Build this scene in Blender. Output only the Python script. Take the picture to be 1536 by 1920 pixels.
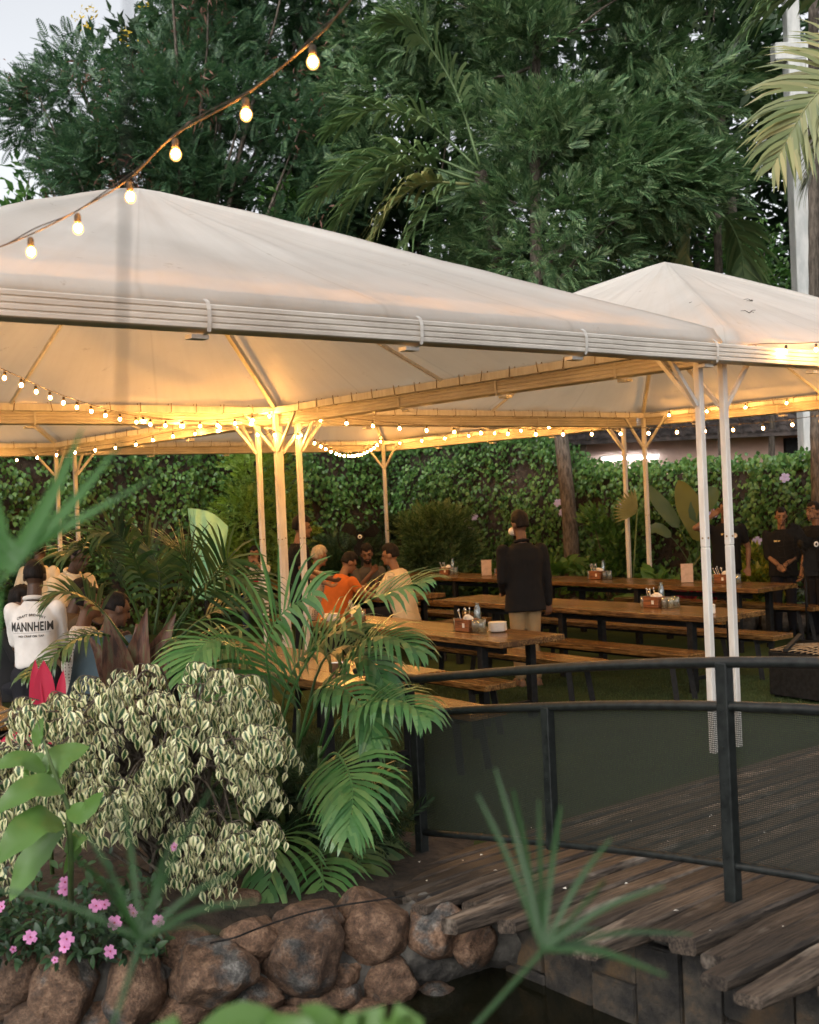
import bpy, bmesh, math, random
import numpy as np
from mathutils import Vector, Matrix, noise as mnoise
from mathutils.bvhtree import BVHTree

# ------------------------------------------------------------------ camera
scene = bpy.context.scene
for o in list(bpy.data.objects):
    bpy.data.objects.remove(o)
COL = scene.collection
F_PX, CAM_Z, PITCH, ROLL = 2240.0, 2.0, -0.0110, 0.0447
cp, sp, cr, sr = math.cos(PITCH), math.sin(PITCH), math.cos(ROLL), math.sin(ROLL)
_r, _u, _f = Vector((1, 0, 0)), Vector((0, -sp, cp)), Vector((0, cp, sp))
_R, _U = _r * cr - _u * sr, _r * sr + _u * cr
cam_data = bpy.data.cameras.new('camera')
cam = bpy.data.objects.new('camera', cam_data)
COL.objects.link(cam)
cam.matrix_world = Matrix(((_R.x, _U.x, -_f.x, 0), (_R.y, _U.y, -_f.y, 0), (_R.z, _U.z, -_f.z, CAM_Z), (0, 0, 0, 1)))
cam_data.sensor_fit = 'VERTICAL'
cam_data.sensor_height = 30.0
cam_data.lens = F_PX / 1920 * 30.0
cam_data.clip_start = 0.05
cam_data.clip_end = 2000
cam_data.dof.use_dof = True
cam_data.dof.focus_distance = 8.6
cam_data.dof.aperture_fstop = 2.8
scene.camera = cam

# ------------------------------------------------------------------ world, sun, exposure
SUN_EL, SUN_AZ = math.radians(38), math.radians(200)      # soft overcast light from behind the camera
world = bpy.data.worlds.new('World')
scene.world = world
world.use_nodes = True
wn, wl = world.node_tree.nodes, world.node_tree.links
wn.clear()
sky = wn.new('ShaderNodeTexSky')
sky.sky_type = 'NISHITA'
sky.sun_disc = False
sky.sun_elevation = SUN_EL
sky.sun_rotation = SUN_AZ
sky.air_density = 1.0
sky.dust_density = 4.0
hsv = wn.new('ShaderNodeHueSaturation')                   # a clouded evening sky: little colour left in it
hsv.inputs['Saturation'].default_value = 0.16
bg = wn.new('ShaderNodeBackground')
bg.inputs['Strength'].default_value = 0.13
wout = wn.new('ShaderNodeOutputWorld')
wl.new(sky.outputs[0], hsv.inputs['Color'])
wl.new(hsv.outputs[0], bg.inputs['Color'])
wl.new(bg.outputs[0], wout.inputs['Surface'])
sun_data = bpy.data.lights.new('sun', 'SUN')
sun_data.energy = 0.5
sun_data.angle = math.radians(25)
sun_data.color = (1.0, 0.95, 0.88)
sun = bpy.data.objects.new('sun', sun_data)
COL.objects.link(sun)
_sd = Vector((math.sin(SUN_AZ) * math.cos(SUN_EL), math.cos(SUN_AZ) * math.cos(SUN_EL), math.sin(SUN_EL)))
sun.rotation_euler = _sd.to_track_quat('Z', 'Y').to_euler()
scene.view_settings.view_transform = 'Standard'
scene.view_settings.look = 'None'
scene.view_settings.gamma = 1.0
scene.view_settings.use_curve_mapping = False
scene.view_settings.exposure = 1.05
scene.cycles.use_denoising = True
scene.cycles.max_bounces = 8
scene.cycles.transparent_max_bounces = 12
scene.cycles.sample_clamp_indirect = 6.0
scene.cycles.caustics_reflective = False
scene.cycles.caustics_refractive = False

# ------------------------------------------------------------------ helpers: coordinates
TH = 0.6798
UX = Vector((math.cos(TH), math.sin(TH), 0))
VX = Vector((-math.sin(TH), math.cos(TH), 0))
ORG = Vector((2.1916, 8.8984, 0))
def W(u, v, z=0.0):
    """garden grid: u along the canopy fronts, v away from them"""
    return ORG + UX * u + VX * v + Vector((0, 0, z))
def uv_of(p):
    d = Vector((p[0], p[1], 0)) - ORG
    return d.dot(UX), d.dot(VX)
def ray(px, py):
    a, b = px - 768, py - 960
    x, y = (cr * a - sr * b) / F_PX, (sr * a + cr * b) / F_PX
    return _f + _r * x - _u * y
def at(px, py, y):
    """the point of the place at distance y seen at that spot of the photograph"""
    r = ray(px, py)
    return r * (y / r.y) + Vector((0, 0, CAM_Z))
def atz(px, py, z):
    r = ray(px, py)
    return r * ((z - CAM_Z) / r.z) + Vector((0, 0, CAM_Z))

rng = np.random.default_rng(7)
random.seed(7)

# ------------------------------------------------------------------ helpers: objects
def tag(o, label=None, cat=None, group=None, kind=None):
    if label: o['label'] = label
    if cat: o['category'] = cat
    if group: o['group'] = group
    if kind: o['kind'] = kind
    return o
def empty(name, loc=(0, 0, 0), rz=0.0, label=None, cat=None, group=None):
    o = bpy.data.objects.new(name, None)
    o.empty_display_size = 0.1
    o.location = loc
    o.rotation_euler = (0, 0, rz)
    COL.objects.link(o)
    return tag(o, label, cat, group)
def link(name, me, parent=None, mat=None, kind=None):
    o = bpy.data.objects.new(name, me)
    COL.objects.link(o)
    if mat is not None and not me.materials:
        me.materials.append(mat)
    if parent is not None: o.parent = parent
    if kind: o['kind'] = kind
    return o
def kids(o):
    return [c for c in bpy.data.objects if c.parent == o]
def copy_tree(o, parent=None, tbl=None):
    if tbl is None:
        tbl = {}
        for c in bpy.data.objects:
            if c.parent is not None: tbl.setdefault(c.parent.name, []).append(c)
    c = o.copy()
    COL.objects.link(c)
    if parent is not None: c.parent = parent
    for ch in tbl.get(o.name, []):
        copy_tree(ch, c, tbl)
    return c

def np_mesh(name, V, F, uv=None, smooth=False):
    """V (n,3), F (m,k) all faces of k corners"""
    V = np.ascontiguousarray(V, dtype=np.float32); F = np.ascontiguousarray(F, dtype=np.int32)
    me = bpy.data.meshes.new(name)
    n, k = F.shape
    me.vertices.add(len(V)); me.vertices.foreach_set('co', V.ravel())
    me.loops.add(n * k); me.loops.foreach_set('vertex_index', F.ravel())
    me.polygons.add(n)
    me.polygons.foreach_set('loop_start', np.arange(0, n * k, k, dtype=np.int32))
    me.polygons.foreach_set('loop_total', np.full(n, k, dtype=np.int32))
    if smooth: me.polygons.foreach_set('use_smooth', np.ones(n, dtype=bool))
    if uv is not None:
        l = me.uv_layers.new(name='UVMap')
        l.data.foreach_set('uv', np.ascontiguousarray(uv[F.ravel()], dtype=np.float32).ravel())
    me.update(calc_edges=True)
    return me

class MB:
    """collects shapes; build() links them as one mesh object"""
    def __init__(s): s.v, s.f, s.sm = [], [], []
    def add(s, vs, fs, smooth=False):
        b = len(s.v)
        s.v.extend([tuple(x) for x in vs])
        for f in fs:
            s.f.append([i + b for i in f]); s.sm.append(smooth)
        return s
    def box(s, c, size, ax=None, ch=0.0):
        ax = ax or (Vector((1, 0, 0)), Vector((0, 1, 0)), Vector((0, 0, 1)))
        c = Vector(c); h = [x / 2 for x in size]
        if ch <= 0:
            vs = [c + ax[0] * (sx * h[0]) + ax[1] * (sy * h[1]) + ax[2] * (sz * h[2]) for sx in (-1, 1) for sy in (-1, 1) for sz in (-1, 1)]
            return s.add(vs, [(0, 1, 3, 2), (4, 6, 7, 5), (0, 4, 5, 1), (2, 3, 7, 6), (0, 2, 6, 4), (1, 5, 7, 3)])
        vs, idx = [], {}
        for sx in (-1, 1):
            for sy in (-1, 1):
                for sz in (-1, 1):
                    for k in range(3):
                        d = [h[i] - (ch if i != k else 0) for i in range(3)]
                        idx[sx, sy, sz, k] = len(vs)
                        vs.append(c + ax[0] * (sx * d[0]) + ax[1] * (sy * d[1]) + ax[2] * (sz * d[2]))
        fs = []
        g = lambda t, k: idx[t[0], t[1], t[2], k]
        for k in range(3):
            a, b = [(1, 2), (2, 0), (0, 1)][k]
            for sg in (-1, 1):
                q = []
                for (p, r) in ((-1, -1), (1, -1), (1, 1), (-1, 1)):
                    t = [0, 0, 0]; t[k] = sg; t[a] = p; t[b] = r
                    q.append(g(t, k))
                fs.append(q if sg > 0 else q[::-1])
        for k in range(3):
            a, b = [(1, 2), (2, 0), (0, 1)][k]
            for p in (-1, 1):
                for r in (-1, 1):
                    t0 = [0, 0, 0]; t0[a] = p; t0[b] = r; t1 = list(t0); t0[k] = -1; t1[k] = 1
                    q = [g(t0, a), g(t1, a), g(t1, b), g(t0, b)]
                    fs.append(q if p * r > 0 else q[::-1])
        for sx in (-1, 1):
            for sy in (-1, 1):
                for sz in (-1, 1):
                    t = (sx, sy, sz); q = [g(t, 0), g(t, 1), g(t, 2)]
                    fs.append(q if sx * sy * sz > 0 else q[::-1])
        return s.add(vs, fs)
    def bar(s, p0, p1, w, h, up=(0, 0, 1), ch=0.0):
        p0, p1 = Vector(p0), Vector(p1)
        d = p1 - p0; L = d.length; d.normalize()
        up = Vector(up)
        if abs(d.dot(up)) > 0.97: up = VX if abs(d.dot(VX)) < 0.9 else UX
        y = up.cross(d).normalized(); z = d.cross(y)
        return s.box((p0 + p1) / 2, (L, w, h), (d, y, z), ch)
    def tube(s, pts, rad, n=8, cap=True, smooth=True):
        pts = [Vector(p) for p in pts]
        m = len(pts)
        if not hasattr(rad, '__len__'): rad = [rad] * m
        vs, fs = [], []
        ref = None
        for i, p in enumerate(pts):
            d = (pts[min(i + 1, m - 1)] - pts[max(i - 1, 0)])
            if d.length < 1e-9: d = Vector((0, 0, 1))
            d.normalize()
            if ref is None: ref = Vector((0, 0, 1)) if abs(d.z) < 0.9 else Vector((1, 0, 0))
            a = d.cross(ref).normalized(); ref = a.cross(d)
            for k in range(n):
                t = 2 * math.pi * k / n
                vs.append(p + (a * math.cos(t) + ref * math.sin(t)) * rad[i])
        for i in range(m - 1):
            for k in range(n):
                fs.append((i * n + k, i * n + (k + 1) % n, (i + 1) * n + (k + 1) % n, (i + 1) * n + k))
        b0 = len(s.f)
        s.add(vs, fs, smooth)
        if cap:
            base = len(s.v) - len(vs)
            s.f.append([base + k for k in range(n)][::-1]); s.sm.append(False)
            s.f.append([base + (m - 1) * n + k for k in range(n)]); s.sm.append(False)
        return s
    def lathe(s, prof, c=(0, 0, 0), n=12, smooth=True):
        vs, fs = [], []
        c = Vector(c)
        for r, z in prof:
            for k in range(n):
                t = 2 * math.pi * k / n
                vs.append(c + Vector((r * math.cos(t), r * math.sin(t), z)))
        for i in range(len(prof) - 1):
            for k in range(n):
                fs.append((i * n + k, i * n + (k + 1) % n, (i + 1) * n + (k + 1) % n, (i + 1) * n + k))
        return s.add(vs, fs, smooth)
    def ball(s, c, r, n=10, m=7, rot=None):
        c = Vector(c)
        if not hasattr(r, '__len__'): r = (r, r, r)
        vs, fs = [], []
        for i in range(m + 1):
            ph = math.pi * i / m
            for k in range(n):
                t = 2 * math.pi * k / n
                p = Vector((r[0] * math.sin(ph) * math.cos(t), r[1] * math.sin(ph) * math.sin(t), r[2] * math.cos(ph)))
                if rot is not None: p = rot @ p
                vs.append(c + p)
        for i in range(m):
            for k in range(n):
                a, b, c2, d = i * n + k, i * n + (k + 1) % n, (i + 1) * n + (k + 1) % n, (i + 1) * n + k
                if i == 0: fs.append((a, d, c2)[::1])
                elif i == m - 1: fs.append((a, d, b))
                else: fs.append((a, d, c2, b))
        return s.add(vs, fs, True)
    def capsule(s, p0, r0, p1, r1, n=10):
        p0, p1 = Vector(p0), Vector(p1)
        d = (p1 - p0); L = d.length
        if L < 1e-6: return s.ball(p0, r0, n)
        d.normalize()
        pts, rad = [], []
        for k in range(4):
            t = math.pi / 2 * (1 - k / 4)
            pts.append(p0 - d * r0 * math.sin(t)); rad.append(max(r0 * math.cos(t), r0 * 0.02))
        pts += [p0, p1]; rad += [r0, r1]
        for k in range(1, 5):
            t = math.pi / 2 * k / 4
            pts.append(p1 + d * r1 * math.sin(t)); rad.append(max(r1 * math.cos(t), r1 * 0.02))
        return s.tube(pts, rad, n)
    def mesh(s, name='mesh'):
        me = bpy.data.meshes.new(name)
        me.from_pydata([tuple(x) for x in s.v], [], s.f)
        me.polygons.foreach_set('use_smooth', s.sm)
        me.update()
        return me
    def build(s, name, mat=None, parent=None, kind=None):
        return link(name, s.mesh(name), parent, mat, kind)

def basis(d, n):
    """rotation arrays (N,3,3) with x along d and z near n"""
    d = d / np.linalg.norm(d, axis=1, keepdims=True)
    n = n - (n * d).sum(1, keepdims=True) * d
    n = n / np.maximum(np.linalg.norm(n, axis=1, keepdims=True), 1e-6)
    y = np.cross(n, d)
    return np.stack([d, y, n], axis=2)
def scatter(name, tmpl, P, R, S, smooth=False):
    """many copies of a small leaf template in one mesh"""
    tv, tf, tuv = tmpl
    N, k = len(P), len(tv)
    V = np.einsum('nij,kj->nki', R, tv) * np.asarray(S).reshape(-1, 1, 1) + P[:, None, :]
    F = (tf[None] + (np.arange(N) * k)[:, None, None]).reshape(-1, tf.shape[1])
    uv = np.tile(tuv, (N, 1)) if tuv is not None else None
    return np_mesh(name, V.reshape(-1, 3), F, uv, smooth)
def unit(n):
    v = rng.normal(size=(n, 3))
    return v / np.linalg.norm(v, axis=1, keepdims=True)

# ------------------------------------------------------------------ helpers: materials
def new_mat(name):
    m = bpy.data.materials.new(name)
    m.use_nodes = True
    nt = m.node_tree
    nt.nodes.clear()
    out = nt.nodes.new('ShaderNodeOutputMaterial')
    return m, nt, out
def ramp(nt, fac, stops):
    r = nt.nodes.new('ShaderNodeValToRGB')
    el = r.color_ramp.elements
    while len(el) < len(stops): el.new(0.5)
    for e, (p, c) in zip(el, stops):
        e.position = p; e.color = (*c, 1)
    nt.links.new(fac, r.inputs[0])
    return r.outputs[0]
def tex_noise(nt, scale, detail=4, rough=0.6, vec=None, stretch=None, coord='Object'):
    tc = nt.nodes.new('ShaderNodeTexCoord')
    src = tc.outputs[coord] if vec is None else vec
    if stretch:
        mp = nt.nodes.new('ShaderNodeMapping')
        mp.inputs['Scale'].default_value = stretch
        nt.links.new(src, mp.inputs['Vector']); src = mp.outputs[0]
    n = nt.nodes.new('ShaderNodeTexNoise')
    n.inputs['Scale'].default_value = scale
    n.inputs['Detail'].default_value = detail
    n.inputs['Roughness'].default_value = rough
    nt.links.new(src, n.inputs['Vector'])
    return n.outputs['Fac']
def mixc(nt, fac, a, b, mode='MIX'):
    m = nt.nodes.new('ShaderNodeMix'); m.data_type = 'RGBA'; m.blend_type = mode
    for sock, val in ((m.inputs[0], fac), (m.inputs[6], a), (m.inputs[7], b)):
        if isinstance(val, (int, float)): sock.default_value = val
        elif isinstance(val, tuple): sock.default_value = (*val, 1)
        else: nt.links.new(val, sock)
    return m.outputs[2]
def bump(nt, height, strength, dist=0.01):
    b = nt.nodes.new('ShaderNodeBump')
    b.inputs['Strength'].default_value = strength
    b.inputs['Distance'].default_value = dist
    nt.links.new(height, b.inputs['Height'])
    return b.outputs[0]
def M_plain(name, stops, scale=8, rough=0.6, metal=0.0, bmp=0.0, bdist=0.01, stretch=None, detail=5, spec=0.5, island=0.0, coord='Object', bscale=None):
    """noise between colour stops, with bump and a little variation per piece"""
    m, nt, out = new_mat(name)
    p = nt.nodes.new('ShaderNodeBsdfPrincipled')
    f = tex_noise(nt, scale, detail, 0.62, stretch=stretch, coord=coord)
    if len(stops) == 1: stops = [stops[0], stops[0]]
    if not isinstance(stops[0][0], (tuple, list)):
        stops = [(0.38 + 0.24 * i / (len(stops) - 1), c) for i, c in enumerate(stops)]
    c = ramp(nt, f, stops)
    if island:
        oi = nt.nodes.new('ShaderNodeObjectInfo')
        mr = nt.nodes.new('ShaderNodeMapRange')
        mr.inputs['To Min'].default_value = 1 - island; mr.inputs['To Max'].default_value = 1 + island
        nt.links.new(oi.outputs['Random'], mr.inputs[0])
        hs = nt.nodes.new('ShaderNodeHueSaturation')
        nt.links.new(mr.outputs[0], hs.inputs['Value']); nt.links.new(c, hs.inputs['Color'])
        c = hs.outputs[0]
    nt.links.new(c, p.inputs['Base Color'])
    p.inputs['Roughness'].default_value = rough
    p.inputs['Metallic'].default_value = metal
    p.inputs['Specular IOR Level'].default_value = spec
    if bmp: nt.links.new(bump(nt, tex_noise(nt, bscale, 8, .65, stretch=stretch, coord=coord) if bscale else f, bmp, bdist), p.inputs['Normal'])
    nt.links.new(p.outputs[0], out.inputs[0])
    return m
def M_leaf(name, cols, rough=0.45, trans=0.3, spec=0.4):
    """leaf: colour differs leaf by leaf; light comes through it"""
    m, nt, out = new_mat(name)
    g = nt.nodes.new('ShaderNodeNewGeometry')
    n = len(cols)
    c = ramp(nt, g.outputs['Random Per Island'], [(i / (n - 1), q) for i, q in enumerate(cols)])
    f = tex_noise(nt, 1.3, 3)
    c = mixc(nt, 0.35, c, ramp(nt, f, [(0.3, (0.45, 0.45, 0.45)), (0.7, (1.35, 1.35, 1.35))]), 'MULTIPLY')
    p = nt.nodes.new('ShaderNodeBsdfPrincipled')
    p.inputs['Roughness'].default_value = rough
    p.inputs['Specular IOR Level'].default_value = spec
    nt.links.new(c, p.inputs['Base Color'])
    t = nt.nodes.new('ShaderNodeBsdfTranslucent')
    hs = nt.nodes.new('ShaderNodeHueSaturation')
    hs.inputs['Saturation'].default_value = 1.15; hs.inputs['Value'].default_value = 1.2
    nt.links.new(c, hs.inputs['Color']); nt.links.new(hs.outputs[0], t.inputs['Color'])
    mx = nt.nodes.new('ShaderNodeMixShader'); mx.inputs[0].default_value = trans
    nt.links.new(p.outputs[0], mx.inputs[1]); nt.links.new(t.outputs[0], mx.inputs[2])
    nt.links.new(mx.outputs[0], out.inputs[0])
    return m
def M_emit(name, col, strength):
    m, nt, out = new_mat(name)
    e = nt.nodes.new('ShaderNodeEmission')
    e.inputs[0].default_value = (*col, 1); e.inputs[1].default_value = strength
    nt.links.new(e.outputs[0], out.inputs[0])
    return m
def M_glass(name, tint=(0.9, 0.95, 0.93), see=0.72, rough=0.06):
    m, nt, out = new_mat(name)
    t = nt.nodes.new('ShaderNodeBsdfTransparent'); t.inputs[0].default_value = (*tint, 1)
    g = nt.nodes.new('ShaderNodeBsdfGlossy'); g.inputs['Roughness'].default_value = rough
    lw = nt.nodes.new('ShaderNodeLayerWeight'); lw.inputs[0].default_value = 0.35
    mr = nt.nodes.new('ShaderNodeMapRange'); mr.inputs['To Min'].default_value = 1 - see - 0.15; mr.inputs['To Max'].default_value = 0.85
    nt.links.new(lw.outputs['Facing'], mr.inputs[0])
    mx = nt.nodes.new('ShaderNodeMixShader')
    nt.links.new(mr.outputs[0], mx.inputs[0])
    nt.links.new(t.outputs[0], mx.inputs[1]); nt.links.new(g.outputs[0], mx.inputs[2])
    nt.links.new(mx.outputs[0], out.inputs[0])
    return m

MAT = {}
MAT['post'] = M_plain('white_painted_steel', [(0.62, 0.58, 0.53), (0.74, 0.71, 0.66)], 5, 0.55, bmp=0.05, stretch=(3, 3, 0.6), island=0.05)
MAT['gutter'] = M_plain('cream_plastic', [(0.55, 0.50, 0.44), (0.70, 0.65, 0.58)], 2.2, 0.5, stretch=(1, 1, 3))
MAT['rust'] = M_plain('rusty_steel', [(0.22, 0.13, 0.06), (0.4, 0.3, 0.18)], 30, 0.8)
MAT['black'] = M_plain('black_steel', [(0.007, 0.007, 0.007), (0.016, 0.016, 0.016)], 20, 0.6, bmp=0.1, spec=.2)
MAT['blackmatte'] = M_plain('black_plastic', [(0.007, 0.007, 0.007), (0.014, 0.014, 0.014)], 20, 0.75, spec=.2)
MAT['chrome'] = M_plain('steel', [(0.5, 0.5, 0.5), (0.65, 0.65, 0.65)], 20, 0.25, metal=1.0)
MAT['glass'] = M_glass('drinking_glass')
MAT['white'] = M_plain('white_ceramic', [(0.75, 0.74, 0.70), (0.8, 0.79, 0.76)], 10, 0.3)
MAT['paper'] = M_plain('menu_paper', [(0.50, 0.36, 0.27), (0.62, 0.46, 0.35)], 14, 0.7)
MAT['napkin'] = M_plain('napkin', [(0.62, 0.58, 0.50), (0.8, 0.76, 0.68)], 20, 0.9, bmp=0.3)
# ------------------------------------------------------------------ more materials
def M_wood(name, cols, ax='x', scale=1.0, rough=0.42, island=0.12, bmp=0.25, wear=None):
    m, nt, out = new_mat(name)
    p = nt.nodes.new('ShaderNodeBsdfPrincipled')
    st = {'x': (0.7, 9, 9), 'y': (9, 0.7, 9), 'z': (9, 9, 0.7)}[ax]
    oi = nt.nodes.new('ShaderNodeObjectInfo')
    tc = nt.nodes.new('ShaderNodeTexCoord')
    ad = nt.nodes.new('ShaderNodeVectorMath'); ad.operation = 'ADD'
    ml = nt.nodes.new('ShaderNodeVectorMath'); ml.operation = 'SCALE'; ml.inputs['Scale'].default_value = 37.0
    cx = nt.nodes.new('ShaderNodeCombineXYZ')
    for i in range(3): nt.links.new(oi.outputs['Random'], cx.inputs[i])
    nt.links.new(cx.outputs[0], ml.inputs[0])
    nt.links.new(tc.outputs['Object'], ad.inputs[0]); nt.links.new(ml.outputs[0], ad.inputs[1])
    f = tex_noise(nt, 2.4 * scale, 6, 0.65, vec=ad.outputs[0], stretch=st)
    f2 = tex_noise(nt, 9.0 * scale, 4, 0.6, vec=ad.outputs[0], stretch=st)
    c = ramp(nt, f, [(0.28 + 0.44 * i / (len(cols) - 1), q) for i, q in enumerate(cols)])
    c = mixc(nt, 0.8, c, ramp(nt, f2, [(0.40, (0.22, 0.20, 0.18)), (0.56, (1.2, 1.2, 1.2))]), 'MULTIPLY')
    if wear:
        f3 = tex_noise(nt, 1.6, 5, 0.7, vec=ad.outputs[0], stretch=(0.5, 1.4, 1.4) if ax == 'x' else (1.4, 0.5, 1.4))
        k = ramp(nt, f3, [(0.56, (0, 0, 0)), (0.66, (1, 1, 1))])
        c = mixc(nt, k, c, wear)
    mr = nt.nodes.new('ShaderNodeMapRange')
    mr.inputs['To Min'].default_value = 1 - island; mr.inputs['To Max'].default_value = 1 + island
    nt.links.new(oi.outputs['Random'], mr.inputs[0])
    hs = nt.nodes.new('ShaderNodeHueSaturation')
    nt.links.new(mr.outputs[0], hs.inputs['Value']); nt.links.new(c, hs.inputs['Color'])
    nt.links.new(hs.outputs[0], p.inputs['Base Color'])
    p.inputs['Roughness'].default_value = rough
    nt.links.new(bump(nt, f2, bmp, 0.006), p.inputs['Normal'])
    nt.links.new(p.outputs[0], out.inputs[0])
    return m
MAT['table'] = M_wood('table_wood', [(0.060, 0.028, 0.009), (0.17, 0.088, 0.028), (0.28, 0.16, 0.055)], 'x', rough=0.26, wear=(0.07, 0.034, 0.013))
MAT['sleeper'] = M_wood('weathered_sleeper', [(0.018, 0.013, 0.010), (0.062, 0.046, 0.034), (0.13, 0.098, 0.072)], 'x', rough=0.75, island=0.45, bmp=1.0, wear=(0.27, 0.225, 0.18))
MAT['caddy'] = M_wood('caddy_wood', [(0.18, 0.06, 0.02), (0.3, 0.11, 0.035)], 'x', rough=0.5)
MAT['chairwood'] = M_wood('chair_wood', [(0.10, 0.04, 0.015), (0.2, 0.09, 0.035)], 'z', rough=0.45)
MAT['bark'] = M_plain('bark', [(0.045, 0.035, 0.026), (0.14, 0.115, 0.09)], 9, 0.9, bmp=0.9, bdist=0.03, stretch=(3, 3, 0.8))
MAT['palebark'] = M_plain('pale_bark', [(0.07, 0.06, 0.05), (0.26, 0.23, 0.19)], 7, 0.9, bmp=0.9, bdist=0.03, stretch=(3, 3, 1))
MAT['soil'] = M_plain('soil', [(0.018, 0.013, 0.009), (0.05, 0.036, 0.025)], 14, 0.95, bmp=0.8, bdist=0.03)
MAT['concrete'] = M_plain('concrete', [(0.40, 0.41, 0.40), (0.55, 0.55, 0.53)], 3, 0.85, bmp=0.2, stretch=(2, 2, 0.7))
MAT['pinkwall'] = M_plain('pink_plaster', [(0.60, 0.40, 0.33), (0.72, 0.50, 0.42)], 2.5, 0.9)
MAT['whitewall'] = M_plain('white_plaster', [(0.45, 0.46, 0.46), (0.62, 0.63, 0.62)], 2.5, 0.9)
MAT['tile'] = M_plain('roof_tile', [(0.035, 0.028, 0.026), (0.11, 0.085, 0.075)], 6, 0.85, bmp=0.4)
def M_stone():
    m, nt, out = new_mat('boulder')
    p = nt.nodes.new('ShaderNodeBsdfPrincipled')
    oi = nt.nodes.new('ShaderNodeObjectInfo')
    tc = nt.nodes.new('ShaderNodeTexCoord')
    ad = nt.nodes.new('ShaderNodeVectorMath'); ad.operation = 'ADD'
    cx = nt.nodes.new('ShaderNodeCombineXYZ')
    ml = nt.nodes.new('ShaderNodeMath'); ml.operation = 'MULTIPLY'; ml.inputs[1].default_value = 61.0
    nt.links.new(oi.outputs['Random'], ml.inputs[0])
    for i in range(3): nt.links.new(ml.outputs[0], cx.inputs[i])
    nt.links.new(tc.outputs['Object'], ad.inputs[0]); nt.links.new(cx.outputs[0], ad.inputs[1])
    v = ad.outputs[0]
    big = tex_noise(nt, 4.5, 4, .6, vec=v); mid = tex_noise(nt, 16, 6, .7, vec=v); fine = tex_noise(nt, 85, 3, .7, vec=v)
    rust = ramp(nt, mid, [(.38, (.060, .035, .022)), (.50, (.115, .066, .040)), (.62, (.20, .125, .08))])
    grey = ramp(nt, mid, [(.38, (.035, .036, .036)), (.52, (.085, .083, .078)), (.64, (.17, .165, .155))])
    c = mixc(nt, ramp(nt, big, [(.54, (0, 0, 0)), (.63, (1, 1, 1))]), rust, grey)
    c = mixc(nt, .55, c, ramp(nt, fine, [(.36, (.35, .34, .33)), (.60, (1.45, 1.4, 1.35))]), 'MULTIPLY')
    hs = nt.nodes.new('ShaderNodeHueSaturation'); mr = nt.nodes.new('ShaderNodeMapRange'); mr.inputs['To Min'].default_value = .75; mr.inputs['To Max'].default_value = 1.45
    nt.links.new(oi.outputs['Random'], mr.inputs[0]); nt.links.new(mr.outputs[0], hs.inputs['Value']); nt.links.new(c, hs.inputs['Color'])
    nt.links.new(hs.outputs[0], p.inputs['Base Color'])
    p.inputs['Roughness'].default_value = .75
    h = mixc(nt, .4, mid, fine)
    nt.links.new(bump(nt, h, 1.0, .03), p.inputs['Normal'])
    nt.links.new(p.outputs[0], out.inputs[0])
    return m
MAT['stone'] = M_stone()
MAT['mortar'] = M_plain('mortar', [(0.03, 0.028, 0.026), (0.12, 0.11, 0.095)], 9, 0.85, bmp=0.9, bdist=0.03, detail=8)
MAT['slab'] = M_plain('slate_slab', [(0.014, 0.013, 0.012), (0.048, 0.040, 0.031), (0.11, 0.070, 0.036)], 4.5, 0.7, bmp=0.8, bdist=0.02, detail=8, island=0.35, bscale=14)

def M_lawn():
    m, nt, out = new_mat('lawn_turf')
    p = nt.nodes.new('ShaderNodeBsdfPrincipled')
    f = tex_noise(nt, 1.1, 5, 0.6)
    f2 = tex_noise(nt, 160, 3, 0.7)
    c = ramp(nt, f, [(0.3, (0.028, 0.045, 0.015)), (0.7, (0.055, 0.085, 0.028))])
    c = mixc(nt, 0.7, c, ramp(nt, f2, [(0.3, (0.35, 0.35, 0.35)), (0.7, (1.5, 1.5, 1.5))]), 'MULTIPLY')
    nt.links.new(c, p.inputs['Base Color'])
    p.inputs['Roughness'].default_value = 0.95
    p.inputs['Specular IOR Level'].default_value = 0.15
    nt.links.new(bump(nt, f2, 0.8, 0.02), p.inputs['Normal'])
    nt.links.new(p.outputs[0], out.inputs[0])
    return m
MAT['lawn'] = M_lawn()
def M_water():
    m, nt, out = new_mat('pond_water')
    p = nt.nodes.new('ShaderNodeBsdfPrincipled')
    p.inputs['Base Color'].default_value = (0.014, 0.014, 0.008, 1)
    p.inputs['Roughness'].default_value = 0.06
    p.inputs['Specular IOR Level'].default_value = 0.5
    f = tex_noise(nt, 3.0, 3)
    nt.links.new(bump(nt, f, 0.12, 0.05), p.inputs['Normal'])
    t = nt.nodes.new('ShaderNodeBsdfTransparent'); t.inputs[0].default_value = (0.5, 0.52, 0.42, 1)
    mx = nt.nodes.new('ShaderNodeMixShader'); mx.inputs[0].default_value = 0.65
    nt.links.new(t.outputs[0], mx.inputs[1]); nt.links.new(p.outputs[0], mx.inputs[2])
    nt.links.new(mx.outputs[0], out.inputs[0])
    return m
MAT['water'] = M_water()
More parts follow.
